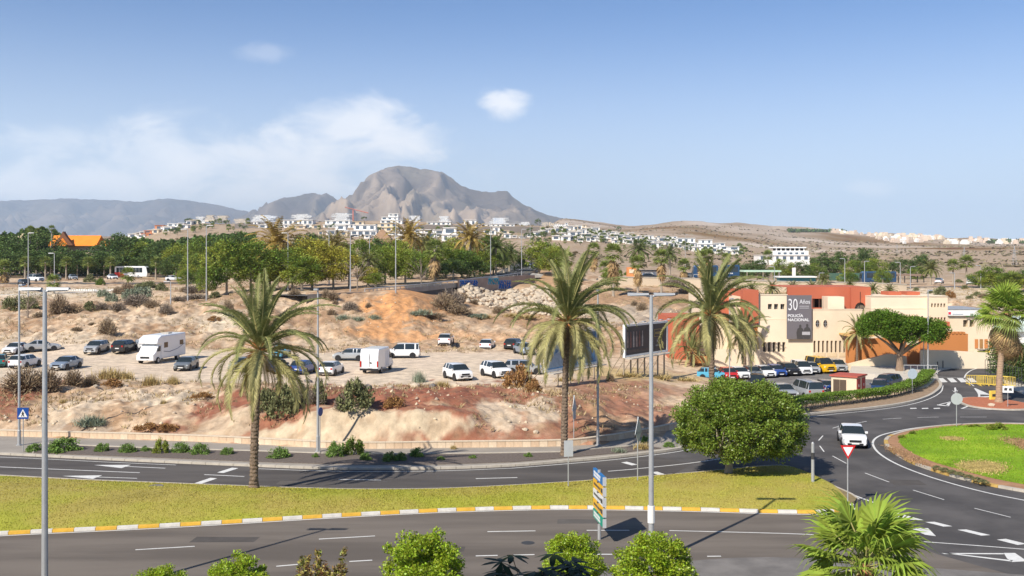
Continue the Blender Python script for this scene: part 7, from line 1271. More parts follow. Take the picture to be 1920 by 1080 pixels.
# small trees and palms among the villas
TT = [crown_mesh('crown', 1, 1, .9, 260, 16, .32, .32, 80+i, M_leafd, lower=.5) for i in range(3)]
rr = random.Random(8)
for k in range(210):
    if k < 95 or k > 150: px = rr.uniform(985, 1400); py = np.interp(px, [985, 1100, 1250, 1400], [448, 452, 468, 484])+rr.uniform(-14, 8)
    elif k < 130: px = rr.uniform(430, 985); py = np.interp(px, [430, 985], [426, 440])+rr.uniform(-6, 10)
    else: px = rr.uniform(290, 430); py = np.interp(px, [290, 430], [440, 415])+rr.uniform(-3, 10)
    x, y, z = gp(px, py); s = F/y; h_ = rr.uniform(6, 13)/s; t = thing('hillside_tree', '_h', 'tree', (x, y-3, gh(x, y-3))); del LABELS['_h']; palm = rr.random() < .45
    o = link('trunk', far_trunk(4, .25), None, t); o.scale[2] = h_*.6/4; o = link('crown', rr.choice(FC) if palm else rr.choice(TT), None, t, (0, 0, h_*.62)); o.scale = (h_*.3, h_*.3, h_*.34) if palm else (h_*.5, h_*.5, h_*.42); o.rotation_euler[2] = k
    t['label'] = auto('small town palm' if palm else rr.choice(('small dark town tree', 'small round town tree', 'small garden tree')), px, py, 'tree'); LABELS[t['label']] = 1; t['group'] = 'small trees of the hillside town'
for (px, py, w, h_, lb) in [(1008, 424, 12, 14, 'bushy green tree on the crest right of the long terrace wall'), (1020, 422, 12, 14, 'taller green tree on the crest right of the long terrace wall'), (353, 420, 18, 11, 'low spreading tree beside the bright white cottage on the crest'), (325, 437, 20, 9, 'round dark bush tree under the white cottages'), (682, 414, 12, 8, 'pair of dark palms on the crest left of the big villa'), (1160, 436, 10, 12, 'dark palm tree standing above the hillside town')]:
    x, y, z = gp(px, py); s = F/y; t = thing('hillside_tree', lb, 'tree', (x, y, z)); o = link('trunk', far_trunk(4, .25), None, t); o.scale[2] = h_/s*.5/4; o = link('crown', TT[0], None, t, (0, 0, h_/s*.55)); o.scale = (w/s/2, w/s/2, h_/s/2.2)
# far village on the plain
hm = []
for k in range(3): m = MB(); m.box(-1, 1, -.7, .7, -2, 1); m.box(-.5, .7, -.2, .7, 1, 1.7+.3*k); hm.append(m.me('walls')); hm[-1].materials.append([M_vw, M_vc, mat('village_pink', (.62, .50, .40), .9, .1)][k])
rr = random.Random(30)
for k in range(170):
    if k < 110: px = rr.uniform(1632, 1770); u = (px-1632)/138; py = 440+u*9+rr.uniform(0, 13)*math.sin(math.pi*min(1, u*1.05+.08))
    elif k < 150: px = rr.uniform(1770, 1935); py = rr.uniform(452, 458)
    else: px = rr.uniform(1560, 1632); py = 434+(px-1560)*.09+rr.uniform(0, 2.5)
    x, y, z = gp(px, py); s = F/y; o = link('village_house', rr.choice(hm), None, None, (x, y, z+2)); q = rr.uniform(3.5, 8); o.scale = (q, q, q*.65); o.rotation_euler[2] = rr.uniform(-.4, .4); o['label'] = ['tiny pale house of the far village spread over the plain ridge', 'tiny pale house in the thin far row near the right border', 'tiny white house on the far crest left of the village'][0 if k < 110 else 1 if k < 150 else 2]; o['category'] = 'house'; o['group'] = 'far village houses'
v, q = leaves(np.array([(lambda g: (g[0], g[1], g[2]+4))(gp(1478+110*rr.random(), 434.5+rr.uniform(-.5, 1.5))) for k in range(500)]+[(lambda g: (g[0], g[1], g[2]+3))(gp(1850+90*rr.random(), 455+rr.uniform(-2, 2))) for k in range(260)]), 14, 3, aspect=.6); me = npmesh('distant_grove', v, q); me.materials.append(M_leafd); stuff(link('distant_grove', me), 'dark far groves on the skyline and beside the far village', 'grove')
# things on the yard behind the cream wall
t = thing('filling_station_canopy', 'flat white and green canopy on posts in the yard beyond the wall', 'canopy'); m = MB(); bx(m, 1395, 1465, 507, 510, 300, 8); m.obj('roof', mat('canopy_green', (.45, .62, .50), .7, .08), t); m = MB()
for a in (1400, 1430, 1460): bx(m, a, a+2, 510, 526, 303, .4)
m.obj('posts', M_whitew, t); t = thing('price_totem', 'white and green upright price totem in the yard', 'sign'); m = MB(); bx(m, 1486, 1492, 502, 517, 280, .5); m.obj('panel', M_whitew, t); m = MB(); bx(m, 1486, 1492, 517, 525, 280, .5); m.obj('base', mat('totem_green', (.04, .38, .28), .6, .05), t)
t = thing('glass_shelter', 'turquoise glass-sided shelter row in the yard behind the cream wall', 'shelter'); m = MB(); bx(m, 1462, 1530, 521, 529, 262, 3); m.obj('walls', mat('turq', (.10, .33, .34), .5, .15), t); m = MB(); bx(m, 1460, 1532, 518, 520.5, 261, 5); m.obj('roof', M_whitew, t)
t = thing('site_office', 'orange container office behind the cream wall', 'container'); m = MB(); bx(m, 1177, 1193, 501, 520, 256, 3); m.obj('walls', mat('cont_orange', (.72, .28, .10), .8, .1), t); m = MB(); bx(m, 1180, 1189, 505, 512, 255.9, .08); m.obj('window', M_creamp, t)
t = thing('white_shed', 'long low white shed with a dark roof edge behind the cream wall', 'shed'); m = MB(); bx(m, 1200, 1236, 508, 522, 270, 4); m.obj('walls', M_whitew, t); m = MB(); bx(m, 1199, 1237, 506.5, 508, 269.6, 5); m.obj('roof', M_dark, t)
t = thing('brown_shelter', 'long brown open shelter roof beyond the blue coach', 'shelter'); m = MB(); bx(m, 1658, 1735, 514, 517.5, 300, 6); m.obj('roof', mat('shelter_brown', (.24, .17, .13), .9, .1), t); m = MB()
for a in range(1660, 1735, 12): bx(m, a, a+1.2, 517.5, 530, 300.5, .3)
m.obj('posts', M_dark, t)
t = thing('dark_net', 'dark green netted enclosure behind the blue coach', 'enclosure'); m = MB(); bx(m, 1555, 1640, 512, 526, 330, .2); m.obj('net', mat('net_green', (.06, .12, .09), .9, .2), t)
# pylons on the plain
for i_, (px, t_, b_) in enumerate([(1682, 458, 476), (1902, 460, 500), (1808, 462, 490)]):
    x, y, z = gp(px, b_); s = F/y; H = (b_-t_)/s; t = thing('pylon', ['faint lattice pylon on the plain above the shrubby trees', 'tall lattice pylon near the right border on the plain', 'lattice pylon on the plain left of the border pylon'][i_], 'pylon', (x, y, z)); m = MB()
    for sx, sy in ((-1, -1), (1, -1), (1, 1), (-1, 1)): m.tube([(sx*H*.09, sy*H*.09, 0), (0, 0, H)], H*.007, 4)
    for k in (.62, .75, .88): m.tube([(-H*.16, 0, H*k), (H*.16, 0, H*k)], H*.006, 4)
    m.obj('lattice', M_steel, t)
# ------------------------------------------------------------------ vehicles
def paint(n, c, metal=.0): return mat('paint_'+n, c, .32, .03, 1, metal=metal, spec=.5, coat=.5)
PT = {'white': paint('white', (.78, .79, .80)), 'silver': paint('silver', (.42, .44, .46), .3), 'grey': paint('grey', (.20, .22, .235), .3), 'bluegrey': paint('bluegrey', (.26, .32, .40), .3), 'black': paint('black', (.018, .018, .02)), 'navy': paint('navy', (.02, .05, .13), .1), 'blue': paint('blue', (.02, .07, .30), .1), 'cyan': paint('cyan', (.09, .38, .56)), 'red': paint('red', (.50, .02, .02)), 'yellow': paint('yellow', (.75, .43, .01)), 'teal': paint('teal', (.02, .16, .16)), 'beige': paint('beige', (.50, .46, .40), .2), 'coach': paint('coach_blue', (.012, .055, .135))}
M_tyre = mat('tyre', (.02, .02, .02), .85, .1); M_rim = mat('rim', (.45, .46, .48), .35, .05, metal=.6); M_glass = mat('car_glass', (.02, .028, .032), .06, .05, .5, spec=.7); M_hl = mat('headlight', (.62, .66, .68), .15, .05, spec=.7); M_tl = mat('taillight', (.42, .015, .01), .25, .05); M_blk = mat('black_trim', (.02, .02, .022), .5, .05); M_plate = mat('plate', (.72, .72, .70), .5, .03)
M_sun = mat('windscreen_shade', (.62, .66, .68), .4, .15, 3)
#        L    W    H   wheelbase-front wheelbase-rear r   hood  tail  xw(base) xr(roof front) xre(roof rear) xb(rear base)
KIND = {'hatch': dict(L=4.0, W=1.74, H=1.47, wf=1.28, wr=-1.28, r=.31, hood=.98, tail=1.0, xw=1.05, xr=.35, xe=-1.45, xb=-1.88),
 'saloon': dict(L=4.5, W=1.76, H=1.43, wf=1.38, wr=-1.32, r=.31, hood=.93, tail=1.02, xw=1.0, xr=.3, xe=-1.0, xb=-1.65),
 'suv': dict(L=4.4, W=1.83, H=1.62, wf=1.36, wr=-1.30, r=.35, hood=1.06, tail=1.12, xw=1.15, xr=.45, xe=-1.6, xb=-2.05),
 'estate': dict(L=4.6, W=1.78, H=1.52, wf=1.40, wr=-1.32, r=.33, hood=.98, tail=1.05, xw=1.1, xr=.4, xe=-1.85, xb=-2.2),
 'mpv': dict(L=4.3, W=1.78, H=1.82, wf=1.32, wr=-1.30, r=.32, hood=1.10, tail=1.10, xw=1.35, xr=.65, xe=-2.0, xb=-2.1),
 'van': dict(L=4.95, W=1.90, H=1.95, wf=1.55, wr=-1.50, r=.34, hood=1.18, tail=1.2, xw=1.75, xr=.95, xe=-2.3, xb=-2.42)}
CM = {}
def car_meshes(kind):
    if kind in CM: return CM[kind]
    k = KIND[kind]; L, Wd, H = k['L'], k['W']/2, k['H']; x0, x1 = -L/2, L/2; xm = (k['xr']+k['xe'])/2-.0; pil = .05
    st = sorted({x1, x1-.08, x1-.35, k['wf']+.42, k['wf'], k['wf']-.42, k['xw'], k['xw']*.5+k['xr']*.5, k['xr'], .0*1+(k['xr']-.95)+pil, (k['xr']-.95)-pil, k['xe']+.42+pil, k['xe']+.42-pil, k['xe'], k['xb'], k['wr']+.45, k['wr'], k['wr']-.42 if k['wr']-.42 > x0+.1 else x0+.3, x0+.07, x0})
    def top(x):
        if x >= k['xw']: t = (x-k['xw'])/(x1-k['xw']); return k['hood']-.06*t-.22*max(0, t-.55)/.45
        if x >= k['xr']: t = (k['xw']-x)/(k['xw']-k['xr']); return k['hood']+(H-.04-k['hood'])*t**.85
        if x >= k['xe']: t = (x-k['xe'])/(k['xr']-k['xe']); return H-.05+.05*math.sin(math.pi*min(1, t*.9+.1))
        if x >= k['xb']: t = (k['xe']-x)/(k['xe']-k['xb']); return H-.05+(k['tail']-H+.05)*t
        return k['tail']-.03*(k['xb']-x)/max(.05, k['xb']-x0)
    def belt(x):
        b = k['hood']+(k['tail']-k['hood'])*((k['xw']-x)/(k['xw']-k['xb'])); return min(b, top(x)-.015) if x < k['xw'] else top(x)-.05
    def hw(x): 
        e = min(1, (x1-x)/.55); f = min(1, (x-x0)/.4); return Wd*(.86+.14*math.sin(e*math.pi/2))*(.92+.08*math.sin(f*math.pi/2))
    V = []; FB = []; FG = []; n = 8
    for x in st:
        w = hw(x); zt = top(x); zb = belt(x); cab = zt-zb; wt = w*(.93 if cab < .06 else .93-.16*min(1, cab/(H-k['hood']))); z0 = .20 if x0+.1 < x < x1-.1 else .30
        rr = [(0, z0), (w*.9, z0), (w*.985, z0+.12), (w, (zb+z0)*.52), (w*.965, zb), (wt, zt-.035), (wt*.75, zt-.005), (0, zt)]
        V += [(x, y, z) for y, z in rr]
    ns = len(st); V2 = V+[(x, -y, z) for x, y, z in V]; off = len(V)
    def isglass(i, j):
        xa, xb_ = st[i], st[i+1]; mid = (xa+xb_)/2
        if j == 4: 
            if not (k['xb']+.05 < mid < k['xw']): return False
            if xb_-xa < 2.2*pil and not mid > k['xr']: return False
            if kind == 'van2' and mid < k['xr']-1: return False
            return True
        if j in (5, 6): return k['xr'] < mid < k['xw'] or (k['xb'] < mid < k['xe'])
        return False
    for i in range(ns-1):
        for j in range(n-1):
            a, b, c, d = i*n+j, i*n+j+1, (i+1)*n+j+1, (i+1)*n+j
            tgt = FG if isglass(i, j) else FB
            tgt.append((a, b, c, d)[::-1] if False else (d, c, b, a)); tgt.append((off+a, off+b, off+c, off+d))
    for e, rev in ((0, False), (ns-1, True)):
        r1 = [e*n+j for j in range(n)]+[off+e*n+j for j in range(n-2, 0, -1)]; FB.append(tuple(r1[::-1] if rev else r1))
    def sub(nm, Fc):
        used = sorted({i for f in Fc for i in f}); mp = {a: b for b, a in enumerate(used)}; me = mesh(nm, [V2[i] for i in used], [tuple(mp[i] for i in f) for f in Fc]); bm = bmesh.new(); bm.from_mesh(me); bmesh.ops.remove_doubles(bm, verts=bm.verts, dist=.001); bmesh.ops.recalc_face_normals(bm, faces=bm.faces) if nm == 'body' else None; bm.to_mesh(me); bm.free()
        me.polygons.foreach_set('use_smooth', [True]*len(me.polygons)); me.set_sharp_from_angle(angle=R(32)); return me
    D = {'body': sub('body', FB), 'windows': sub('windows', FG)}
    fx = x1; hz0 = k['hood']-.30
    def M(nm, fn): m = MB(); fn(m); D[nm] = m.me(nm)
    M('wheel', lambda m: m.tube([(0, -.11, 0), (0, .11, 0)], k['r'], 18)); M('rim', lambda m: m.tube([(0, -.125, 0), (0, -.105, 0)], k['r']*.66, 12)); M('arch', lambda m: m.tube([(0, -.09, .02), (0, .02, .02)], k['r']*1.2, 18))
    M('headlight', lambda m: m.box(-.12, .05, -.2, .2, -.075, .075)); M('taillight', lambda m: m.box(-.04, .10, -.10, .10, -.10, .10)); M('grille', lambda m: (m.box(-.02, .03, -.42, .42, -.09, .07), m.box(-.02, .03, -.55, .55, -.30, -.16)))
    M('plate', lambda m: m.box(-.01, .02, -.26, .26, -.055, .055)); M('mirror', lambda m: m.box(-.07, .07, -.1, .1, -.06, .08)); M('sill', lambda m: m.box(k['wr']+.4, k['wf']-.4, -.02, .02, -.05, .06)); M('bumper', lambda m: m.box(-.03, .05, -.7, .7, -.1, .08))
    for a, b in (('windows', M_glass), ('wheel', M_tyre), ('rim', M_rim), ('arch', M_blk), ('headlight', M_hl), ('taillight', M_tl), ('grille', M_blk), ('plate', M_plate), ('sill', M_blk), ('bumper', M_blk)): D[a].materials.append(b)
    D['body'].materials.append(PT['white']); D['mirror'].materials.append(PT['white']); CM[kind] = D; return D
def car(kind, col, label, x, y, z, head, cat='car', group=None, extra=None, sc=.97, roof=None):
    D = car_meshes(kind); k = KIND[kind]; t = thing('parked_car' if cat == 'car' else 'van', label, cat, (x, y, z), head, group); t.scale = (sc, sc, sc)
    recol(link('body', D['body'], None, t), PT[col]); link('windows', D['windows'], None, t)
    for wx in (k['wf'], k['wr']):
        for sg in (-1, 1):
            w = link('wheel', D['wheel'], None, t, (wx, sg*(k['W']/2-.10), k['r'])); w.rotation_euler[2] = 0 if sg < 0 else math.pi; link('rim', D['rim'], None, w); link('wheel_arch', D['arch'], None, t, (wx, sg*(k['W']/2-.035), k['r'])).rotation_euler[2] = 0 if sg < 0 else math.pi
    hx = k['L']/2; hz0 = k['hood']-.30
    for sg in (-1, 1):
        o = link('headlight', D['headlight'], None, t, (hx-.16, sg*k['W']*.335, hz0)); o.rotation_euler[2] = -sg*.42
        o = link('taillight', D['taillight'], None, t, (-hx+.02, sg*k['W']*.38, k['tail']-.22)); o.rotation_euler[2] = sg*.15
        recol(link('mirror', D['mirror'], None, t, (k['xw']-.30, sg*(k['W']/2+.05), k['hood']+.06)), PT[col]); link('sill', D['sill'], None, t, (0, sg*k['W']/2*.99, .24))
    link('grille', D['grille'], None, t, (hx+.0, 0, hz0-.04)); link('number_plate', D['plate'], None, t, (hx+.035, 0, .42)); link('number_plate', D['plate'], None, t, (-hx-.02, 0, .62 if kind != 'saloon' else .72)); link('rear_bumper', D['bumper'], None, t, (-hx, 0, .36))
    return t
def fit(kind, px0, px1, pyb, z, hint):       # stand a car so that it covers these photograph extents, near the hinted heading
    k = KIND.get(kind) or dict(L=7, W=2.2); best = None; L, Wd = k['L']*.97, k['W']*.97
    for h in range(-60, 61, 3):
        a = R(hint)+R(h); c, s = math.cos(a), math.sin(a); Y = F*(HC-z)/(pyb-HZ); x = ((px0+px1)/2-960)*Y/F
        for it in range(5):
            cs = [(x+c*u*L/2-s*v*Wd/2, Y+s*u*L/2+c*v*Wd/2) for u in (-1, 1) for v in (-1, 1)]; ppx = [960+F*q[0]/q[1] for q in cs]; ppy = max(HZ+F*(HC-z)/q[1] for q in cs)
            x += ((px0+px1)/2-(min(ppx)+max(ppx))/2)*Y/F; Y += (1/(pyb-HZ)-1/(ppy-HZ))*F*(HC-z)
        e = abs((max(ppx)-min(ppx))-(px1-px0))+abs(h)*.22
        if best is None or e < best[0]: best = (e, x, Y, a)
    return best[1:]
ZP = 1.6
def zcar(x, y): return gh(x, y)+.01
def put(kind, col, px0, px1, pyb, hint, label, z=ZP, **kw):
    x, y, a = fit(kind, px0, px1, pyb, z, hint)
    if z == ZP: z = float(gz(np.array([x]), np.array([y]))[0])+.02
    return car(kind, col, label, x, y, z, a, **kw)
G1 = 'cars parked on the dirt plateau'; G2 = 'cars parked at the police station'
put('saloon', 'white', 2, 58, 666, -110, 'white saloon at the far left border, tail half out of the upper row', group=G1); put('saloon', 'silver', 46, 113, 663, 15, 'pale silver saloon side-on behind the nearest lamp post, upper row', group=G1)
put('hatch', 'teal', -22, 19, 691, 70, 'dark teal hatchback cut off by the left picture border', group=G1); put('estate', 'white', 14, 80, 693, 60, 'white estate car with dark rear window between the two left lamp posts', group=G1); put('saloon', 'bluegrey', 91, 157, 696, -75, 'blue-grey saloon nose-on right of the nearest lamp post', group=G1)
put('suv', 'silver', 154, 208, 667, -80, 'light silver crossover beside the black SUV', group=G1); put('suv', 'black', 207, 262, 666, 80, 'black SUV seen from behind left of the white motorhome', group=G1); put('hatch', 'white', 250, 292, 664, -60, 'small white car mostly hidden behind the motorhome cab', group=G1)
put('saloon', 'grey', 324, 374, 697, -95, 'dark silver saloon nose-on just right of the motorhome', group=G1); put('hatch', 'grey', 425, 478, 699, -80, 'grey hatchback nose-on under the left fronds of the first date palm', group=G1); put('hatch', 'cyan', 503, 546, 673, -80, 'light blue car roof behind the first date palm trunk', group=G1)
put('hatch', 'navy', 497, 546, 703, -70, 'dark blue hatchback right beside the first date palm trunk', group=G1); put('hatch', 'blue', 541, 596, 704, 95, 'bright blue hatchback seen from behind under the right fronds', group=G1); put('hatch', 'white', 596, 646, 706, 60, 'white hatchback seen from behind beside the planting bed lamp post', group=G1)
put('hatch', 'silver', 622, 690, 677, 175, 'silver crossover with black roof side-on, left of the tall white van', group=G1)
put('mpv', 'white', 722, 788, 672, 172, 'white people carrier side-on behind the tall white van', group=G1); put('suv', 'white', 820, 852, 649, 80, 'lone white car at the far edge of the plateau, seen from behind', group=G1); put('hatch', 'white', 898, 929, 653, 85, 'white hatchback at the far edge, second from the lone white car', group=G1)
put('hatch', 'black', 943, 985, 657, 75, 'black hatchback at the far edge beside the middle date palm fronds', group=G1); put('hatch', 'bluegrey', 962, 1004, 667, -10, 'pale blue-grey hatchback behind the silver estate', group=G1); put('estate', 'silver', 944, 1022, 703, -12, 'silver estate car side-on half under the middle date palm fronds', group=G1)
put('suv', 'white', 898, 962, 711, -35, 'white SUV with dark glass roof right of the nose-on one', group=G1); put('suv', 'white', 829, 888, 716, -65, 'white SUV nose-on near the plateau edge', group=G1); put('hatch', 'navy', 455, 492, 646, 100, 'dark blue car behind the first date palm crown', group=G1)
# police station row
for kd, c_, a, b, py, lb in [('hatch', 'cyan', 1309, 1364, 713, 'light blue hatchback side-on at the left end of the police station row'), ('hatch', 'red', 1343, 1388, 714, 'red hatchback behind the thin lamp post in the station row'), ('hatch', 'white', 1362, 1411, 713, 'white car right of the red hatchback'), ('hatch', 'grey', 1388, 1434, 711.5, 'grey car with greenish windows, fourth in the station row'), ('hatch', 'white', 1409, 1458, 710, 'white car between the grey and the dark blue ones'), ('hatch', 'blue', 1431, 1479, 708, 'dark blue hatchback left of the black SUV in the station row'), ('suv', 'black', 1450, 1505, 706.5, 'black SUV in the middle of the police station row'), ('mpv', 'white', 1478, 1527, 705, 'white people carrier right of the black SUV'), ('hatch', 'silver', 1500, 1541, 702.5, 'silver hatchback squeezed beside the yellow van')]:
    put(kd, c_, a, b, py, -52 if c_ != 'cyan' else -15, lb, z=-.54, group=G2, sc=.92)
put('van', 'yellow', 1506, 1571, 701.5, -32, 'yellow van with dark rear half in the police station row', z=-.54, cat='van'); put('suv', 'silver', 1546, 1592, 699, -50, 'silver car at the right end of the row past the yellow van', z=-.54, group=G2, sc=.92)
put('saloon', 'silver', 1438, 1500, 750, -60, 'silver car in front of the station row, half hidden by the round ficus', z=-.54, group=G2); put('van', 'silver', 1478, 1548, 752, 140, 'long silver van with dark windows between the hedge and the station row', z=-.54, cat='van')
put('hatch', 'black', 1404, 1436, 730, -40, 'dark car roof peeping over the round ficus', z=-.54, group=G2); put('hatch', 'grey', 1532, 1562, 740, 150, 'grey car tail behind the long silver van', z=-.54, group=G2)
put('suv', 'navy', 1634, 1692, 733, 165, 'dark blue SUV right of the electric cabin', z=-.54, group=G2); put('hatch', 'navy', 1632, 1666, 742, -150, 'dark blue hatchback squeezed between the cabin and the hedge', z=-.54, group=G2)
t = put('saloon', 'white', 1571, 1626, 843, -78, 'white saloon driving round the roundabout bend', z=.005, sc=1.0); t.name = 'moving_car'
put('van', 'white', 50, 84, 528, -10, 'white van on the park road at the left', z=zz(528, 262), cat='van'); put('hatch', 'black', 32, 58, 535, -10, 'dark car on the park road behind the white van', z=zz(533, 248)); put('hatch', 'blue', 985, 998, 500, 100, 'blue car coming down the uphill avenue', z=zz(500, 300)); put('suv', 'navy', 976, 987, 500, 95, 'dark car beside the blue one on the uphill avenue', z=zz(500, 300))
for i_, (kd, c_, a, b, py, Yq) in enumerate([('van', 'white', 1812, 1830, 534, 250), ('hatch', 'black', 1828, 1846, 535, 246), ('hatch', 'grey', 1850, 1868, 536, 244), ('hatch', 'white', 1752, 1770, 532, 262), ('saloon', 'white', 200, 222, 524, 268), ('hatch', 'silver', 128, 146, 525, 268), ('hatch', 'grey', 98, 114, 525, 268), ('hatch', 'white', 318, 334, 527, 262), ('hatch', 'black', 1210, 1226, 523, 262), ('hatch', 'grey', 1290, 1306, 522, 262)]):
    put(kd, c_, a, b, py, 5, ['white van on the road beyond the bank at the right', 'black car right behind the far white van', 'grey car following on the far right road', 'white car beside the shelter posts right of the blue coach', 'white saloon on the park road before the coach', 'silver car on the park road under the orange-roofed hall', 'grey car on the park road under the hall', 'white car on the park road right of the coach', 'black car behind the cream wall by the white shed', 'grey car behind the cream wall left of the half-hidden coach'][i_], z=zz(py, Yq), group='cars on the distant roads', cat='car')
def parts(t, items):
    for nm, m, mm in items: m.obj(nm, mm, t)
def wheels(t, xs_, W_, r_):
    D = MB(); D.tube([(0, -.13, 0), (0, .13, 0)], r_, 16); me = D.me('wheel'); me.materials.append(M_tyre); D = MB(); D.tube([(0, -.145, 0), (0, -.12, 0)], r_*.6, 10); rm = D.me('rim'); rm.materials.append(M_rim)
    for x in xs_:
        for sg in (-1, 1): w = link('wheel', me, None, t, (x, sg*(W_/2-.12), r_), 0 if sg < 0 else math.pi); link('rim', rm, None, w)
def sideprism(m, poly, w):                   # side outline (x,z) given a width across y
    k = len(m.v); n = len(poly); m.v += [(x, -w/2, z) for x, z in poly]+[(x, w/2, z) for x, z in poly]; m.f += [tuple(range(k, k+n)), tuple(range(k+n, k+2*n))[::-1]]
    for i in range(n): j = (i+1) % n; m.f.append((k+j, k+i, k+n+i, k+n+j))
    return m
def bevel(o, w=.06, s=2): b = o.modifiers.new('bevel', 'BEVEL'); b.width = w; b.segments = s; b.limit_method = 'ANGLE'; return o
# motorhome
x, y, a = fit('mh', 250, 354, 698, ZP, -58); a = R(-100); x, y = P(303, 677, ZP); t = thing('motorhome', 'white motorhome with a cab bulge and dark side windows on the plateau', 'motorhome', (x, y, ZP), a); t.scale = (1.1, 1.1, 1.12)
m = MB(); sideprism(m, [(-3.3, .45), (2.0, .45), (2.0, 1.9), (2.9, 2.05), (2.75, 2.55), (2.0, 2.85), (-3.3, 2.85)], 2.2); bevel(m.obj('living_body', PT['white'], t), .12)
m = MB(); sideprism(m, [(1.9, .35), (3.45, .35), (3.5, .95), (2.95, 1.22), (2.35, 1.98), (1.9, 1.98)], 1.95); bevel(m.obj('cab', PT['white'], t), .08)
m = MB(); m.v += [(2.98, -.85, 1.24), (2.98, .85, 1.24), (2.42, .8, 1.93), (2.42, -.8, 1.93)]; m.f.append((0, 1, 2, 3)); m.obj('windscreen_cover', M_sun, t)
for sg in (-1, 1): m = MB(); m.plate([(2.05, 1.25), (2.75, 1.25), (2.3, 1.8), (2.05, 1.8)], sg*.99-.01, sg*.99+.01); m.obj('cab_window', M_glass, t); m = MB(); m.box(3.36, 3.5, sg*.75-.16, sg*.75+.16, .75, .98); m.obj('headlight', M_hl, t); m = MB(); m.box(2.65, 2.8, sg*1.12-.1, sg*1.12+.1, 1.3, 1.6); m.obj('mirror', M_blk, t)
for sg in (-1, 1):
    for x0_, x1_, z0_, z1_ in ((.7, 1.5, 1.55, 2.1), (-2.7, -1.9, 1.6, 2.1)): m = MB(); m.box(x0_, x1_, min(sg*1.09, sg*1.115), max(sg*1.09, sg*1.115), z0_, z1_); m.obj('side_window', mat('tinted_window', (.12, .075, .045), .25, .2), t)
    m = MB(); m.tube([(1.6, sg*1.105, 1.2), (.4, sg*1.105, 1.05), (-1.4, sg*1.105, 1.25), (-3.0, sg*1.105, 1.7)], .035, 4); m.obj('stripe', mat('stripe_grey', (.20, .22, .28), .5, .05), t)
m = MB(); m.box(3.46, 3.52, -.5, .5, .6, .78); m.obj('grille', M_blk, t); m = MB(); m.box(-1.5, -.7, -.4, .4, 2.86, 2.96); m.obj('roof_vent', M_kerb, t); m = MB(); m.box(3.5, 3.54, -.26, .26, .4, .5); m.obj('number_plate', M_plate, t); wheels(t, (2.6, -1.6), 2.1, .34)
# tall van from behind
t = thing('tall_van', 'tall white high-roofed van seen from behind on the plateau edge', 'van', (0, 0, ZP), R(80)); x, y = P(706, 697, ZP); t.location = (x, y+.6, ZP)
m = MB(); sideprism(m, [(-2.85, .4), (2.6, .4), (2.75, .9), (2.1, 1.25), (1.5, 2.15), (1.0, 2.62), (-2.6, 2.62), (-2.8, 1.9)], 2.02); bevel(m.obj('body', PT['white'], t), .13, 3)
for sg in (-1, 1):
    m = MB(); m.box(-2.92, -2.82, sg*.93-.07, sg*.93+.07, .75, 1.35); m.obj('taillight', M_tl, t); m = MB(); m.plate([(1.15, 1.35), (1.95, 1.35), (1.5, 2.0), (1.15, 2.0)], sg*1.02-.01, sg*1.02+.01); m.obj('cab_window', M_glass, t); m = MB(); m.box(1.6, 1.75, sg*1.18-.1, sg*1.18+.1, 1.35, 1.7); m.obj('mirror', M_blk, t)
    m = MB(); m.box(-.3, 1.0, sg*1.015-.008, sg*1.015+.008, .6, 2.2); m.obj('sliding_door', mat('van_door', (.70, .71, .73), .4, .03), t)
m = MB(); m.box(-2.88, -2.84, -.015, .015, .5, 2.4); m.obj('door_seam', M_blk, t); m = MB(); m.box(-3.0, -2.8, -.98, .98, .38, .58); m.obj('rear_bumper', M_blk, t); m = MB(); m.box(-3.01, -2.99, -.26, .26, .62, .74); m.obj('number_plate', M_plate, t); m = MB(); m.box(-2.9, -2.86, -.25, -.1, 1.1, 1.25); m.obj('door_handle', M_blk, t); wheels(t, (1.85, -1.65), 2.0, .34)
# coaches
def coach(label, px0, px1, pyb, Y, col, face, red=False, h=3.4):
    s = F/Y; L = (px1-px0)/s; x = ((px0+px1)/2-960)/s; t = thing('coach', label, 'coach', (x, Y, zz(pyb, Y)), 0 if face > 0 else math.pi); m = MB(); sideprism(m, [(-L/2, .35), (L/2-.2, .35), (L/2, 1.4), (L/2-.35, h-.3), (L/2-.9, h), (-L/2+.2, h), (-L/2, h-.3)], 2.5); bevel(m.obj('body', PT[col], t), .1)
    n = 8
    for sg in (-1, 1):
        for k in range(n): m = MB(); xa = -L/2+.5+k*(L-1.9)/n; m.box(xa, xa+(L-1.9)/n-.07, sg*1.27-.02, sg*1.27+.02, 1.6, h-.42); m.obj('window', M_glass, t)
        if red: m = MB(); m.plate([(-L/2+.05, .4), (-L/2+3.2, .4), (-L/2+2.2, 1.6), (-L/2+.05, 1.7)], sg*1.27-.012, sg*1.27+.012); m.obj('red_flash', mat('coach_red', (.60, .03, .02), .4, .05), t)
        else: m = MB(); [m.box(-.6+.42*k*sg, -.3+.42*k*sg, sg*1.27-.012, sg*1.27+.012, 1.15, 1.4) for k in range(4)]; m.obj('lettering', M_swhite, t)
    m = MB(); m.v += [(L/2-.01, -1.1, 1.35), (L/2-.01, 1.1, 1.35), (L/2-.33, 1.05, h-.35), (L/2-.33, -1.05, h-.35)]; m.v = [(a+.05, b, c) for a, b, c in m.v]; m.f.append((0, 1, 2, 3)); m.obj('windscreen', M_glass, t); wheels(t, (L/2-2.6, -L/2+2.8), 2.45, .5); return t
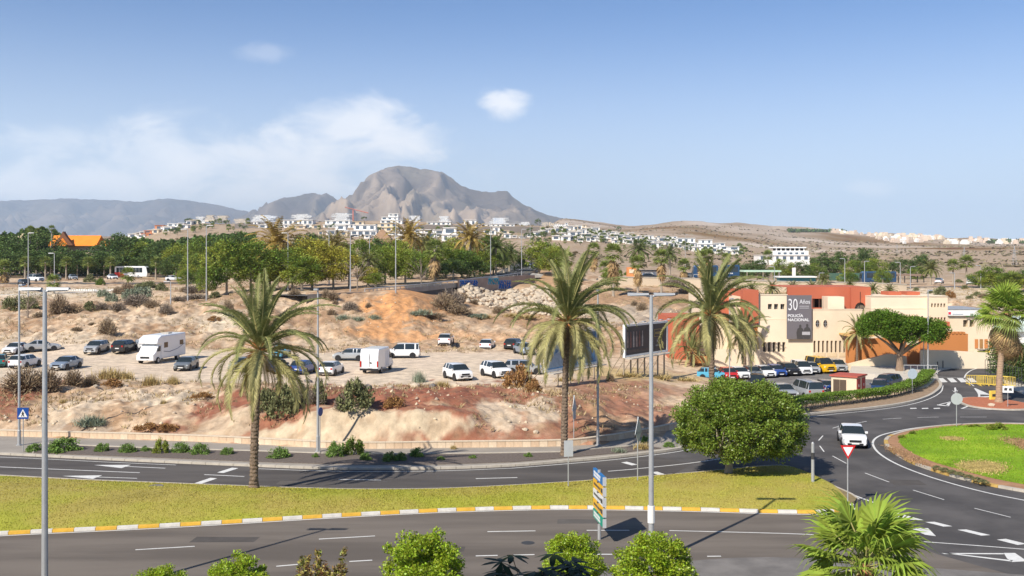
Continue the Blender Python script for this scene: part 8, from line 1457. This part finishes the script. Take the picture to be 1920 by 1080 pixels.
coach('red and white coach on the park road in front of the dark trees', 218, 279, 521, 304, 'white', 1, True); coach('dark blue coach beyond the wall right of the police building', 1613, 1678, 531, 300, 'coach', -1); coach('dark blue coach half hidden behind the right date palm fronds', 1298, 1345, 523, 258, 'coach', -1); coach('second dark blue coach roof behind the right date palm crown', 1350, 1385, 522, 262, 'coach', -1)
# motorcycle
x, y = P(1556, 741, -.54); t = thing('motorcycle', 'blue motorcycle parked left of the electric cabin', 'motorcycle', (x, y, -.54), R(200))
for wx in (-.68, .68): m = MB(); m.tube([(wx, -.07, .3), (wx, .07, .3)], .31, 16); w = m.obj('wheel', M_tyre, t); m = MB(); m.tube([(wx, -.08, .3), (wx, .08, .3)], .17, 10); m.obj('rim', M_rim, w)
m = MB(); m.tube([(-.25, 0, .75), (.1, 0, .9), (.4, 0, .85)], [.12, .2, .1], 8); m.obj('tank', PT['blue'], t); m = MB(); m.tube([(-.75, 0, .85), (-.1, 0, .8)], [.1, .14], 8); m.obj('seat', M_blk, t); m = MB(); m.box(-.2, .3, -.14, .14, .3, .65); m.obj('engine', M_dark, t); m = MB(); m.tube([(.68, 0, .3), (.45, 0, 1.0)], .05, 6); m.tube([(.4, -.35, 1.05), (.45, 0, 1.02), (.4, .35, 1.05)], .025, 6); m.obj('fork', M_steel, t); m = MB(); m.tube([(.5, -.1, .95), (.62, 0, .9)], .1, 8); m.obj('fairing', PT['blue'], t)
# ------------------------------------------------------------------ the air
hz = MB(); hz.box(-16000, 16000, -400, 18500, -80, 900)
hzm = bpy.data.materials.new('haze'); hzm.use_nodes = True; t = hzm.node_tree
for n in list(t.nodes):
    if n.type != 'OUTPUT_MATERIAL': t.nodes.remove(n)
pv = t.nodes.new('ShaderNodeVolumePrincipled'); pv.inputs['Color'].default_value = (.68, .82, 1, 1); pv.inputs['Density'].default_value = 6.5e-5; pv.inputs['Anisotropy'].default_value = .2
t.links.new(pv.outputs[0], t.nodes['Material Output'].inputs['Volume'])
ho = hz.obj('haze', hzm); ho['kind'] = 'stuff'
